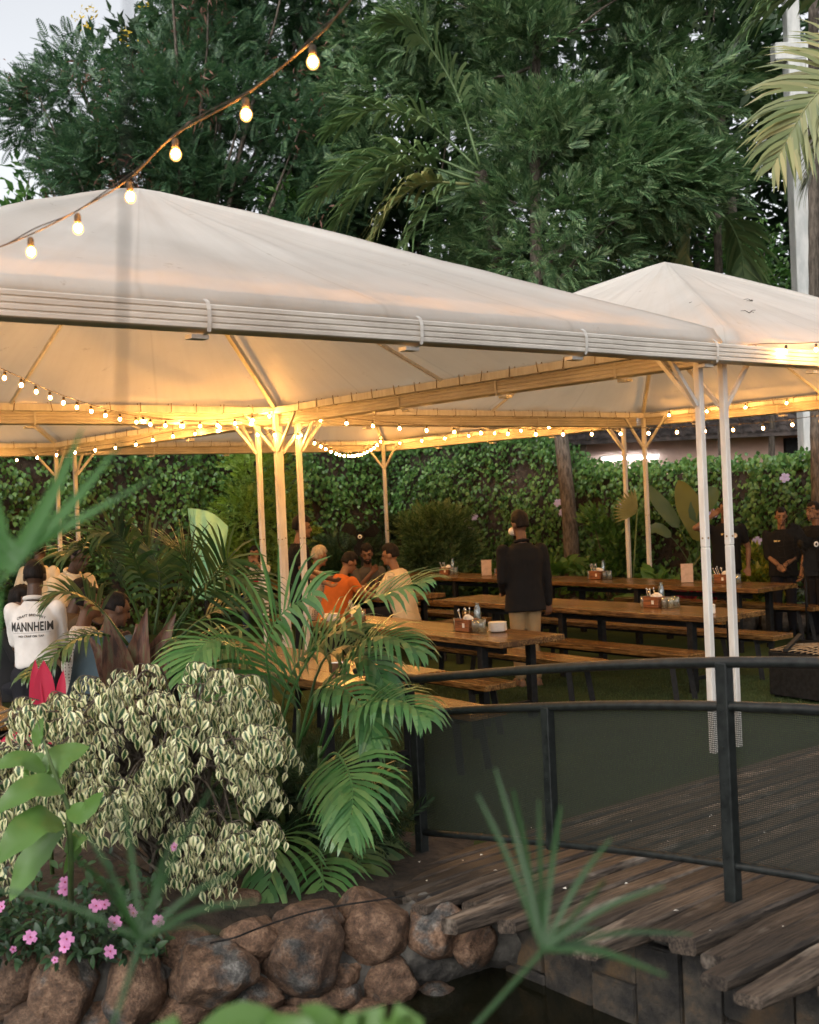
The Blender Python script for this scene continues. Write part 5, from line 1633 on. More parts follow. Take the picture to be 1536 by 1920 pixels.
# ------------------------------------------------------------------ foreground plants
def ficus_bush():
    b = Vector((-1.22, 5.95, 0.05))
    root = empty('variegated_bush', b, 0, 'cream and green variegated weeping bush above the boulders', 'bush')
    r = random.Random(21)
    poly = [(-120, 1400), (0, 1365), (80, 1318), (165, 1285), (195, 1255), (240, 1245), (320, 1240), (390, 1270), (440, 1262), (475, 1300), (500, 1360), (555, 1395), (555, 1440), (520, 1450), (500, 1490), (470, 1500), (505, 1560), (500, 1600), (440, 1640), (400, 1680), (330, 1690), (285, 1640), (255, 1570), (200, 1530), (120, 1550), (70, 1630), (-120, 1650)]
    ce = []
    def inside(x, y):
        c = False
        for i in range(len(poly)):
            (x1, y1), (x2, y2) = poly[i], poly[(i + 1) % len(poly)]
            if (y1 > y) != (y2 > y) and x < (x2 - x1) * (y - y1) / (y2 - y1) + x1: c = not c
        return c
    while len(ce) < 150:
        x, y = r.uniform(-120, 530), r.uniform(1262, 1670)
        if not inside(x, y): continue
        if mnoise.noise(Vector((x / 62, y / 55, 4))) < -.34: continue
        if 315 < x < 420 and 1470 < y < 1590 and r.random() < .8: continue      # dark hollow
        if y > 1540 and r.random() < .35: continue
        edge = min(1, abs(y - 1450) / 230)
        ce.append(at(x, y, r.uniform(5.25, 5.75) + .25 * edge))
    st = MB()
    P, D, N_, S = [], [], [], []
    top = b + Vector((0, 0, .75))
    for c in ce:
        tip = c
        root_p = b + Vector((r.uniform(-.15, .15), r.uniform(-.1, .1), r.uniform(.1, .7)))
        mid = root_p.lerp(tip, .6) + Vector((0, 0, .22))
        pts = bez([root_p, mid, tip], 10)
        st.tube([p - b for p in pts], [.012 - .001 * i for i in range(11)], 5)
        out = (tip - Vector((b.x, b.y + .30, tip.z))); out.z = 0
        out = out.normalized() if out.length > .02 else Vector((0, -1, 0))
        out = (out + Vector((0, -.45, 0))).normalized()
        sd_ = out.cross(Vector((0, 0, 1)))
        for tw in range(5):
            az = (tw - 2) * .52 + r.uniform(-.2, .2)
            h = out * math.cos(az) + sd_ * math.sin(az)
            Lt = r.uniform(.13, .22)
            p0 = tip + Vector((0, 0, r.uniform(-.02, .06))) - h * .03
            tp = bez([p0, p0 + h * Lt * .55 + Vector((0, 0, .018)), p0 + h * Lt * .85 - Vector((0, 0, Lt * .45))], 8)
            st.tube([p - b for p in tp], [.003 - .0002 * i for i in range(9)], 4)
            nl = r.randint(6, 8)
            for q in range(nl):
                f = (q + .6) / nl * 8; i0 = min(7, int(f)); base_p = tp[i0].lerp(tp[i0 + 1], f - i0)
                t_dir = (tp[i0 + 1] - tp[i0]).normalized(); side = t_dir.cross(Vector((0, 0, 1))); side = side.normalized() if side.length > .05 else sd_
                sg = 1 if q % 2 else -1
                d = t_dir * .45 + side * (sg * r.uniform(.25, .75)) + Vector((0, 0, -1)) * r.uniform(.45, 1.15) + Vector((r.gauss(0, .16), r.gauss(0, .16), 0))
                nn = h * .8 + Vector((0, 0, .75)) + side * (sg * .35) + Vector((r.gauss(0, .22), r.gauss(0, .22), r.gauss(0, .15)))
                P.append(tuple(base_p)); D.append(tuple(d)); N_.append(tuple(nn))
                S.append(r.uniform(.048, .082) * (1 if r.random() > .15 else .7))
    st.build('branch', MAT['bark'], root)
    P, D, N_, S = map(np.array, (P, D, N_, S))
    order = np.argsort(P[:, 1])                  # nearest first
    R = basis(D, N_)
    big, rest = order[:300], order[300:]
    mes = []
    for k in range(5):
        v, f, uv = t_blade([0.03, 0.17, 0.235, 0.21, 0.14, 0.05, 0.0], 0.2 + .14 * k, 0.08 + .05 * k)
        me = np_mesh('leaf', v, f, uv, True); me.materials.append(MAT['ficus']); mes.append(me)
    for j, i in enumerate(big):
        ob = bpy.data.objects.new('leaf', mes[j % 5]); COL.objects.link(ob); ob.parent = root
        M4 = Matrix(R[i].tolist()).to_4x4(); M4.translation = Vector(P[i]) - b
        ob.matrix_local = M4 @ Matrix.Diagonal((S[i], S[i], S[i], 1))
    link('small_leaves', scatter('small_leaves', T_FICUS, P[rest] - np.array(b), R[rest], S[rest], True), root, MAT['ficus'], 'stuff')
ficus_bush()

def broad_leaf(parent, path, w, mat, face=(0, 0, 1), name='leaf', n=12, prof=None, fold=.25, wav=.0):
    base = parent.location
    c = [p - base for p in bez(path, n)]
    V, F, uv = [], [], []
    up = Vector(face)
    for i, p in enumerate(c):
        T = (c[min(n, i + 1)] - c[max(0, i - 1)]).normalized()
        S = T.cross(up)
        S = S.normalized() if S.length > .02 else Vector((1, 0, 0))
        Nn = S.cross(T)
        t = i / n
        ww = w / 2 * (prof(t) if prof else max(.02, math.sin(math.pi * min(1, .06 + t * .94)) ** .75))
        for k in (-1, -.5, 0, .5, 1):
            V.append(tuple(p + S * (ww * k) + Nn * (abs(k) * ww * fold + wav * ww * math.sin(t * 19 + k * 2) * abs(k))))
            uv.append((t, k))
    for i in range(n):
        for k in range(4):
            a = i * 5 + k; F.append((a, a + 1, a + 6, a + 5))
    return link(name, np_mesh(name, np.array(V), np.array(F), np.array(uv), True), parent, MAT[mat])
def P3(lst, y):
    return [at(px, py, (y[i] if hasattr(y, '__len__') else y)) for i, (px, py) in enumerate(lst)]
# light green broad leaved plant at the left edge
b = at(133, 1730, 4.95)
canna = empty('canna_plant', b, 0, 'light green broad leaved canna at the left edge, in front of the variegated bush', 'plant')
m = MB(); m.tube([Vector((0, 0, 0))] + [p - b for p in P3([(133, 1600), (128, 1512), (95, 1430), (70, 1350)], 4.7)], [.014, .012, .010, .007, .003], 7); m.build('stem', MAT['stem'], canna)
FV = (0, -.75, .65)
for pts, w, dy in (([(68, 1400), (72, 1375), (80, 1345)], .05, 0), ([(84, 1448), (40, 1424), (-25, 1445)], .075, -.05), ([(90, 1475), (112, 1425), (168, 1400)], .12, .05), ([(121, 1481), (60, 1478), (-20, 1530)], .11, -.08),
                   ([(129, 1515), (160, 1525), (195, 1486)], .10, -.06), ([(118, 1545), (65, 1548), (-15, 1625)], .15, -.12), ([(117, 1552), (65, 1610), (18, 1690)], .12, -.02), ([(88, 1450), (62, 1430), (44, 1478)], .09, .1), ([(125, 1600), (150, 1570), (120, 1640)], .08, .05)):
    broad_leaf(canna, [at(x, y, 4.7 + dy * (i / 2) * 2) for i, (x, y) in enumerate(pts)], w, 'l_lily', FV, wav=.12)
# pink cordyline behind the bush
b = at(88, 1420, 6.35); b.z = .05
cord = empty('pink_cordyline', b, 0, 'bright pink cordyline leaves standing up behind the left of the variegated bush', 'plant')
m = MB(); m.tube([(0, 0, -.05), (0, 0, .5)], .012, 6); m.build('stem', MAT['stem'], cord)
for pts, w in (([(88, 1420), (86, 1310), (82, 1238)], .135), ([(84, 1420), (70, 1320), (66, 1236)], .085), ([(92, 1420), (112, 1320), (119, 1256)], .07), ([(80, 1420), (50, 1380), (0, 1390)], .09), ([(95, 1420), (125, 1400), (150, 1420)], .07)):
    broad_leaf(cord, P3(pts, 6.35), w * .95, 'l_pink', (0, -1, .15), prof=lambda t: max(.02, (1 - t ** 4.5) * (.4 + .6 * min(1, t * 2))), fold=.3, wav=.06)
# vinca
def vinca():
    b = at(130, 1800, 5.15); b.z = 0
    root = empty('vinca', b, 0, 'low dark leaved vinca with pink five petalled flowers behind the boulders', 'flowering plant')
    n = 1700; r = np.random.default_rng(14)
    px = r.uniform(-150, 310, n); py = 1800 - np.abs(r.normal(0, 75, n)); dy = r.uniform(4.95, 5.55, n)
    P = np.array([tuple(at(a, min(c, 1825), d)) for a, c, d in zip(px, py, dy)])
    out = np.array([0, -.6, .5])
    link('leaves', scatter('leaves', t_blade([0.05, .17, .2, .14, 0.0], .3, .1), P - np.array(b), basis(unit(n) + np.array([0, -.5, .1]), unit(n) * .6 + np.array([0, -.4, 1])), r.uniform(.035, .075, n)), root, MAT['l_vinca'], 'stuff')
    m = MB()
    for k in range(60):
        p = P[k] - np.array(b); m.tube([(p[0], p[1] + .05, p[2] - .07), tuple(p)], .003, 4)
    m.build('stem', MAT['stem'], root, 'stuff')
    for x, y, s in ((122, 1668, .062), (180, 1698, .06), (196, 1696, .05), (215, 1730, .062), (243, 1705, .045), (57, 1757, .06), (125, 1761, .066), (121, 1776, .05), (207, 1784, .06), (297, 1727, .056), (25, 1780, .03), (103, 1800, .03), (122, 1654, .05), (3, 1700, .05), (327, 1588, .04), (-60, 1740, .06), (250, 1712, .04)):
        f = flower(root, at(x, y, 4.92) - b, (random.uniform(-1, 1), -1, random.uniform(-.1, 1.4)), s * .92, MAT['petal'])
        m = MB(); m.ball(at(x, y, 4.915) - b, .004, 6, 4); m.build('eye', MAT['l_pink'], f)
vinca()

def palm_clump(name, b, label, stems, fronds, mat, **kw):
    root = empty(name, b, 0, label, 'palm')
    for pts, r0, r1, mt in stems:
        m = MB(); n = len(pts); q = bez([p - b for p in pts], 12); m.tube(q, [r0 + (r1 - r0) * i / 12 for i in range(13)], 9); m.build('stem', MAT[mt], root)
    for i, (pts, k) in enumerate(fronds):
        kk = dict(kw); kk.update(k); kk.setdefault('seed', i * 5 + 1)
        frond(root, pts, kk.pop('mat', mat), **kk)
    return root
b = Vector((-.62, 6.65, .03))
Y = 6.4
def fp(lst, y0, y1):
    n = len(lst) - 1
    return [at(px, py, y0 + (y1 - y0) * i / n) for i, (px, py) in enumerate(lst)]
palm_clump('areca_palm', b, 'bright green areca palm in the middle, arching over the end of the bridge railing', [
    ([b, at(535, 1560, 6.6), at(520, 1400, 6.5)], .025, .014, 'stem'), ([b + Vector((.06, .03, 0)), at(600, 1550, 6.6), at(600, 1400, 6.5)], .022, .013, 'stem'), ([b + Vector((-.05, .05, 0)), at(560, 1500, 6.7), at(560, 1330, 6.7)], .022, .012, 'stem')], [
    (fp([(510, 1420), (560, 1270), (640, 1160), (730, 1110), (800, 1088)], 6.5, 6.0), dict(ll=.40)),
    (fp([(520, 1400), (507, 1290), (500, 1210), (530, 1150), (590, 1110)], 6.5, 5.9), dict(ll=.46, upref=(-.3, -.8, .5), ang=(82, 25))),
    (fp([(600, 1420), (640, 1350), (700, 1315), (755, 1315), (800, 1345)], 6.5, 5.9), dict(ll=.32, grav=.75)),
    (fp([(590, 1450), (625, 1412), (650, 1440), (662, 1490), (652, 1560)], 6.4, 5.7), dict(ll=.38, upref=(0, -.9, .5), grav=.5, pairs=22)),
    (fp([(520, 1620), (530, 1560), (530, 1570), (515, 1610), (498, 1690)], 6.4, 5.75), dict(ll=.36, upref=(0, -.9, .4), grav=.6, pairs=16)),
    (fp([(580, 1640), (592, 1590), (600, 1610), (606, 1650), (600, 1710)], 6.4, 5.75), dict(ll=.32, upref=(0, -.9, .4), grav=.6, pairs=14)),
    (fp([(600, 1400), (640, 1260), (690, 1200), (740, 1195), (790, 1222)], 6.6, 6.2), dict(ll=.30, grav=.7)),
    (fp([(570, 1380), (620, 1270), (680, 1230), (715, 1270), (725, 1330)], 6.7, 6.4), dict(ll=.26, grav=.8)),
    (fp([(540, 1380), (470, 1240), (410, 1200), (370, 1220), (340, 1270)], 6.6, 6.2), dict(ll=.36)),
    (fp([(540, 1380), (500, 1300), (440, 1290), (400, 1330), (385, 1390)], 6.5, 6.1), dict(ll=.32, grav=.8)),
    (fp([(560, 1400), (590, 1300), (640, 1290), (690, 1340), (700, 1400)], 6.5, 6.1), dict(ll=.28, grav=.8)),
    (fp([(560, 1480), (600, 1460), (670, 1480), (720, 1460), (745, 1500)], 6.7, 6.5), dict(ll=.24, grav=.8, mat='l_areca2')),
    (fp([(560, 1400), (600, 1250), (650, 1210), (690, 1240), (700, 1290)], 7.0, 6.9), dict(ll=.38, mat='l_areca2')),
    (fp([(560, 1420), (530, 1330), (560, 1240), (620, 1190), (690, 1180)], 6.8, 6.6), dict(ll=.36, mat='l_areca2')),
    (fp([(590, 1500), (650, 1520), (700, 1570), (720, 1630), (722, 1690)], 6.6, 6.4), dict(ll=.3, grav=.8, mat='l_areca2')),
    (fp([(540, 1560), (490, 1520), (440, 1560), (420, 1620), (410, 1680)], 6.5, 6.3), dict(ll=.3, grav=.8, mat='l_areca2')),
    (fp([(560, 1600), (600, 1560), (660, 1600), (690, 1650), (690, 1700)], 6.4, 6.0), dict(ll=.26, grav=.8, mat='l_areca2')),
], 'l_areca', pairs=19, lw=.031, ang=(72, 22), grav=.5, start=.30, r0=.010, vee=.28, jit=.06, upref=(0, -.35, 1))
b = Vector((-1.85, 7.75, .0))
palm_clump('bottle_palm', b, 'dark palm with a stout reddish brown sheath, left of the three yellow posts', [
    ([b, b + Vector((0, 0, .5)), at(252, 1300, 7.7)], .10, .085, 'bark'), ([at(252, 1310, 7.7), at(250, 1250, 7.68), at(258, 1170, 7.7)], .085, .012, 'sheath')], [
    (fp([(275, 1200), (250, 1130), (215, 1070), (165, 1030), (120, 1040)], 7.65, 7.2), dict(ll=.42)),
    (fp([(280, 1190), (270, 1100), (245, 1030), (215, 1000), (180, 1000)], 7.7, 7.3), dict(ll=.44, upref=(-.4, -.8, .4))),
    (fp([(300, 1200), (330, 1130), (358, 1090), (345, 1045), (312, 1020)], 7.7, 7.5), dict(ll=.40)),
    (fp([(310, 1205), (360, 1130), (410, 1085), (455, 1085), (490, 1120)], 7.7, 7.4), dict(ll=.40, grav=.6)),
    (fp([(320, 1200), (370, 1120), (405, 1080), (425, 1050), (440, 1060)], 7.8, 7.6), dict(ll=.40, upref=(.3, -.8, .4))),
    (fp([(230, 1220), (200, 1190), (140, 1200), (85, 1245), (45, 1270)], 7.6, 7.0), dict(ll=.24, grav=.7)),
    (fp([(310, 1230), (360, 1200), (420, 1200), (460, 1240), (475, 1290)], 7.7, 7.3), dict(ll=.36, grav=.8)),
    (fp([(300, 1220), (330, 1200), (370, 1230), (400, 1290), (410, 1350)], 7.6, 7.1), dict(ll=.34, grav=.8)),
    (fp([(290, 1190), (300, 1110), (296, 1070), (280, 1030), (258, 1010)], 7.9, 7.9), dict(ll=.36)),
    (fp([(320, 1210), (380, 1160), (430, 1140), (480, 1150), (510, 1190)], 8.0, 8.0), dict(ll=.34)),
    (fp([(240, 1210), (195, 1150), (160, 1120), (120, 1110), (90, 1130)], 7.9, 7.8), dict(ll=.30)),
    (fp([(310, 1240), (390, 1250), (450, 1300), (470, 1360), (470, 1400)], 7.5, 7.0), dict(ll=.32, grav=.8)),
], 'l_areca2', pairs=22, lw=.024, ang=(66, 24), grav=.42, start=.26, r0=.013, vee=.3, jit=.06, upref=(0, -.3, 1))
bp = bpy.data.objects['bottle_palm']
for pts, w in (([(246, 1330, 7.6), (222, 1230, 7.5), (196, 1150, 7.45)], .20), ([(254, 1330, 7.6), (262, 1230, 7.52), (276, 1140, 7.5)], .18), ([(266, 1330, 7.62), (292, 1240, 7.6), (330, 1150, 7.6)], .20), ([(240, 1330, 7.7), (205, 1250, 7.7), (165, 1190, 7.7)], .15)):
    broad_leaf(bp, [at(*p) for p in pts], w, 'sheath', (0, -1, .1), name='leaf_sheath', prof=lambda t: max(.03, (.75 + .35 * math.sin(math.pi * min(1, t * 1.3))) * (1 - t ** 3)), fold=.7)
# low dark filler under the palms
def underplanting():
    n = 2600; r = np.random.default_rng(31)
    px = r.uniform(330, 760, n); py = r.uniform(1400, 1740, n); d = r.uniform(6.5, 7.3, n)
    keep = py > 1420 + np.abs(px - 540) * .5
    P = np.array([tuple(at(a, c, e)) for a, c, e in zip(px[keep], py[keep], d[keep])])
    P = P[P[:, 2] > .02]; k = len(P)
    g = link('undergrowth', scatter('undergrowth', T_OAK, P, basis(unit(k) + np.array([0, -.3, -.1]), unit(k) + np.array([0, -.5, .8])), r.uniform(.12, .24, k)), None, MAT['l_dark'], 'stuff')
    tag(g, 'dark undergrowth beneath the areca palm', 'undergrowth')
underplanting()

# plants by the hedge
b = at(1300, 1085, 17.4); b.z = .27
ban = empty('banana_plant', b, 0, 'tall paddle leaved plant with one yellow green leaf, between the pairs of posts', 'plant')
for (pts, w, mt, st) in (([(1300, 1060), (1318, 1030), (1308, 985), (1288, 940), (1272, 900)], .40, 'l_banana', .35), ([(1298, 1060), (1285, 1010), (1262, 975), (1235, 940), (1207, 905)], .22, 'l_areca2', .4), ([(1303, 1060), (1312, 1010), (1306, 960), (1330, 930), (1345, 915)], .30, 'l_areca2', .4), ([(1296, 1060), (1270, 1020), (1250, 1000), (1230, 990), (1215, 1000)], .16, 'l_areca2', .4)):
    broad_leaf(ban, P3(pts, 17.4), w, mt, (0, -1, .2), n=18, prof=lambda t, st=st: .06 if t < st else max(.03, math.sin(math.pi * (.12 + .88 * (t - st) / (1 - st))) ** .6), fold=.12, wav=.05)
for px, lb in ((1296, 'maroon and pink cordyline beside the right menu card'), (1346, 'maroon and pink cordyline between the two white posts')):
    b = at(px, 1098, 16.6); b.z = .25
    cd = empty('maroon_cordyline', b, 0, lb, 'plant')
    rr = random.Random(px)
    for k in range(13):
        t = rr.uniform(0, 6.28); L = rr.uniform(.28, .5); e = rr.uniform(.5, 1.4)
        d = Vector((math.cos(t), math.sin(t) * .7, e)).normalized()
        broad_leaf(cd, [b + Vector((0, 0, .15)), b + Vector((0, 0, .15)) + d * L * .6, b + Vector((0, 0, .15)) + d * L - Vector((0, 0, L * .15))], .07, 'l_pink' if k % 4 == 0 else 'l_maroon', (0, -.8, .6))
b = at(1180, 1060, 17.3); b.z = .2
fp_ = empty('fan_palm', b, 0, 'small yellowing fan palm behind the pair of yellow posts', 'palm')
m = MB(); m.tube([(0, 0, 0), at(1195, 955, 17.3) - b], .012, 6); m.build('stem', MAT['stem'], fp_)
for k in range(13):
    a = math.radians(95 + k * 9); c = at(1195, 960, 17.3); t = c + Vector((math.cos(a), 0, math.sin(a))) * .36
    broad_leaf(fp_, [c, c.lerp(t, .5), t], .045, 'l_cocoyel', (0, -1, .1), name='blade', n=4)

# ------------------------------------------------------------------ out of focus plants close to the camera
def sedge(label, hub, hy, stem, tips, w, mat='l_blade'):
    h = at(*hub, hy); b = at(*stem, hy * .97); b0 = b; b = b + (b - h) * ((b.z + .3) / (h.z - b.z))
    root = empty('umbrella_sedge', (b.x, b.y, -.3), 0, label, 'sedge', None)
    o = Vector((b.x, b.y, -.3))
    m = MB(); m.tube([p - o for p in bez([b, b0, h], 10)], [.0045 - .0002 * i for i in range(11)], 7); m.build('stem', MAT['l_blade'], root)
    for i, (x, y, dy) in enumerate(tips):
        t = at(x, y, hy + dy)
        mid = h.lerp(t, .5) + Vector((0, 0, .012))
        broad_leaf(root, [h, mid, t], w, mat, (0, -.75, .65), name='blade', n=8, prof=lambda q: max(.05, math.sin(math.pi * (.2 + .74 * q)) ** .6), fold=.35)
sedge('green umbrella sedge in front of the bridge deck, blurred', (1018, 1782), 1.5, (890, 1925), [(895, 1490, .05), (928, 1440, .1), (962, 1480, .15), (1052, 1510, .1), (1146, 1572, .05), (1245, 1662, 0), (1130, 1745, .12), (1300, 1752, .2), (1250, 1830, -.1), (1010, 1500, .25), (1180, 1800, .2)], .0078)
sedge('green umbrella sedge in front of the pink vinca, blurred', (265, 1762), 1.4, (212, 1925), [(-40, 1662, 0), (160, 1560, .15), (232, 1500, .1), (330, 1560, .15), (452, 1632, .05), (486, 1690, -.05), (395, 1480, .2), (130, 1600, -.1), (420, 1750, .15)], .007)
b = at(-170, 1350, 1.5); b.z = .25
bl = empty('blade_leaved_plant', b, 0, 'very blurred long green blades rising from the left edge', 'plant')
for pts, w in (([(-80, 1240), (24, 1060), (98, 930), (156, 800)], .030), ([(-80, 1190), (32, 1052), (140, 940), (232, 825)], .024), ([(-90, 1150), (40, 1040), (165, 965), (300, 890)], .016), ([(-90, 1230), (-16, 1090), (4, 1000), (-4, 930)], .026), ([(-90, 1200), (0, 1090), (60, 1030), (150, 960)], .013), ([(-120, 1500), (-34, 1330), (-8, 1200), (4, 1090)], .02)):
    broad_leaf(bl, [b] + P3(pts, 1.5), w * 1.0, 'l_blade2', (0, -1, .3), name='blade', prof=lambda q: max(.04, min(1, q * 4) * (1 - q ** 3)))
b = at(480, 2050, 1.35); b.z = .25
lw_ = empty('broad_leaved_plant', b, 0, 'blurred broad green leaves at the bottom edge in front of the boulders', 'plant')
for pts, w in (([(560, 2080), (500, 1985), (440, 1930), (360, 1945)], .085), ([(700, 2050), (640, 1960), (600, 1905), (560, 1890)], .035), ([(760, 2050), (735, 1960), (715, 1905)], .03), ([(300, 2080), (330, 2000), (370, 1970)], .05)):
    broad_leaf(lw_, [b] + P3(pts, 1.35), w, 'l_lily', (0, -.6, .8), fold=.2)
# thin guy cord close to the camera
c0, c1 = at(246, -200, .8), at(208, 1700, .86)
m = MB(); dv = (c1 - c0); end = c0 + dv * ((c0.z - .25) / (c0.z - c1.z)); top = c0 - dv * 1.2
m.tube([top, c0, c1, end], .0013, 6); o = m.build('hanging_cord', MAT['blackmatte'])
tag(o, 'thin dark cord hanging straight down close to the viewer, blurred, at the left', 'cord')

# short turf where the lawn is near enough to read, litter on deck and roof
def turf():
    n = 90000; r = np.random.default_rng(61)
    u = r.uniform(-3.2, 3.2, n); v = r.uniform(-.36, 4.5, n)
    P = np.outer(u, np.array(UX)) + np.outer(v, np.array(VX)) + np.array(ORG)
    P[:, 2] = -.002
    tv = np.array([(0, -.003, 0), (0, .003, 0), (1, 0, 0)], float); tv = np.array([(0, -.10, 0), (0, .10, 0), (1, .02, .1)], float)
    d = r.normal(size=(n, 3)) * .55 + np.array([0, 0, 1.0])
    g = link('grass', scatter('grass', (tv, np.array([(0, 1, 2)]), None), P, basis(d, unit(n)), r.uniform(.018, .038, n)), None, MAT['l_turf'], 'stuff')
    tag(g, 'short dark green turf of the lawn beside the bridge', 'grass')
MAT['l_turf'] = M_leaf('turf_blade', [(0.035, 0.060, 0.018), (0.06, 0.095, 0.03), (0.08, 0.11, 0.04)], .7, .2)
turf()
def litter():
    r = random.Random(5); m = MB()
    for k in range(46):
        s = r.uniform(.1, 3.2); u = r.uniform(-3.7, -1.8)
        p = W(u, V_0 - s, deck(s) + .022)
        a = r.uniform(0, 6.3); q = r.uniform(.005, .012)
        d = Vector((math.cos(a), math.sin(a), 0)) * q; e = Vector((-math.sin(a), math.cos(a), 0)) * q * .7
        m.add([p - d, p - e + Vector((0, 0, q * .5)), p + d, p + e + Vector((0, 0, q * .3))], [(0, 1, 2, 3)])
    o = m.build('fallen_petals', MAT['napkin'], None, 'stuff'); tag(o, 'small white fallen petals scattered over the bridge sleepers', 'petals')
litter()
# ------------------------------------------------------------------ people
def M_skin(c):
    return M_plain('skin', [tuple(x * .85 for x in c), c], 12, 0.5, spec=.4)
SKIN = {'a': M_skin((0.16, 0.080, 0.045)), 'b': M_skin((0.24, 0.125, 0.070)), 'c': M_skin((0.07, 0.038, 0.024))}
def M_cloth(name, c, dots=None, d=.9):
    m, nt, out = new_mat(name)
    p = nt.nodes.new('ShaderNodeBsdfPrincipled')
    f = tex_noise(nt, 9, 5, .6)
    col = ramp(nt, f, [(.3, tuple(x * .82 for x in c)), (.7, c)])
    if dots:
        tc = nt.nodes.new('ShaderNodeTexCoord')
        v = nt.nodes.new('ShaderNodeTexVoronoi'); v.inputs['Scale'].default_value = 42; v.inputs['Randomness'].default_value = .25
        nt.links.new(tc.outputs['Object'], v.inputs['Vector'])
        col = mixc(nt, ramp(nt, v.outputs['Distance'], [(.28, (1, 1, 1)), (.36, (0, 0, 0))]), col, dots)
    nt.links.new(col, p.inputs['Base Color'])
    p.inputs['Roughness'].default_value = d; p.inputs['Specular IOR Level'].default_value = .2
    nt.links.new(bump(nt, f, .3, .012), p.inputs['Normal'])
    nt.links.new(p.outputs[0], out.inputs[0])
    return m
CLOTH = {'black': M_cloth('black_cloth', (.012, .012, .013)), 'white': M_cloth('white_cotton', (.66, .63, .60)), 'cream': M_cloth('cream_cotton', (.66, .55, .38)),
         'khaki': M_cloth('khaki_cotton', (.36, .25, .13)), 'orange': M_cloth('orange_cotton', (.62, .16, .035)), 'grey': M_cloth('grey_cotton', (.07, .065, .06)),
         'dots': M_cloth('dotted_shirt', (.55, .50, .42), (.10, .07, .05)), 'dots2': M_cloth('dotted_white_shirt', (.62, .58, .52), (.22, .19, .17)), 'blue': M_cloth('slate_blue_cotton', (.055, .085, .105)),
         'brown': M_cloth('brown_cotton', (.085, .055, .030)), 'dark': M_cloth('dark_trousers', (.014, .014, .018)), 'denim': M_cloth('denim', (.03, .04, .07))}
HAIR = {'black': M_plain('black_hair', [(.006, .005, .005), (.018, .014, .012)], 40, .6, spec=.15, bmp=.6, stretch=(1, 1, .3)), 'grey': M_plain('grey_hair', [(.25, .21, .15), (.42, .36, .26)], 40, .6, bmp=.6, stretch=(1, 1, .3))}
EYE = M_plain('dark_eye', [(.01, .008, .006), (.02, .015, .01)], 20, .2)
LIP = M_plain('lips', [(.12, .05, .04), (.16, .07, .05)], 20, .4)
SHOE = M_plain('tan_shoe', [(.12, .06, .03), (.22, .12, .06)], 20, .5)

def remesh(mb, voxel, name, smooth=4, wr=0.0, ws=7.0, sd=0.0):
    me0 = mb.mesh('tmp'); o = bpy.data.objects.new('tmp', me0); COL.objects.link(o)
    r = o.modifiers.new('r', 'REMESH'); r.mode = 'VOXEL'; r.voxel_size = voxel; r.use_smooth_shade = True
    s = o.modifiers.new('s', 'SMOOTH'); s.iterations = smooth; s.factor = .5
    bpy.context.view_layer.update()
    dg = bpy.context.evaluated_depsgraph_get()
    me = bpy.data.meshes.new_from_object(o.evaluated_get(dg))
    bpy.data.objects.remove(o); bpy.data.meshes.remove(me0)
    me.name = name
    if wr:
        n = len(me.vertices); co = np.empty(n * 3, np.float32); me.vertices.foreach_get('co', co); co = co.reshape(-1, 3)
        no = np.empty(n * 3, np.float32); me.vertices.foreach_get('normal', no); no = no.reshape(-1, 3)
        d = np.array([mnoise.noise(Vector((c[0] * ws + sd, c[1] * ws, c[2] * ws * .8))) + .5 * mnoise.noise(Vector((c[0] * ws * 2.4, c[1] * ws * 2.4, c[2] * ws * 1.7 + sd))) for c in co])
        co += no * (d * wr)[:, None]
        me.vertices.foreach_set('co', co.ravel())
    me.materials.clear()
    me.polygons.foreach_set('use_smooth', np.ones(len(me.polygons), bool))
    me.update()
    return me
def ik(a, t, l1, l2, hint):
    a, t, hint = Vector(a), Vector(t), Vector(hint)
    d = t - a; L = min(d.length, (l1 + l2) * .995)
    dn = d.normalized(); t = a + dn * L
    x = (l1 * l1 - l2 * l2 + L * L) / (2 * L); h = math.sqrt(max(0, l1 * l1 - x * x))
    q = hint - dn * hint.dot(dn)
    q = q.normalized() if q.length > 1e-4 else Vector((0, 0, -1))
    return a + dn * x + q * h, t
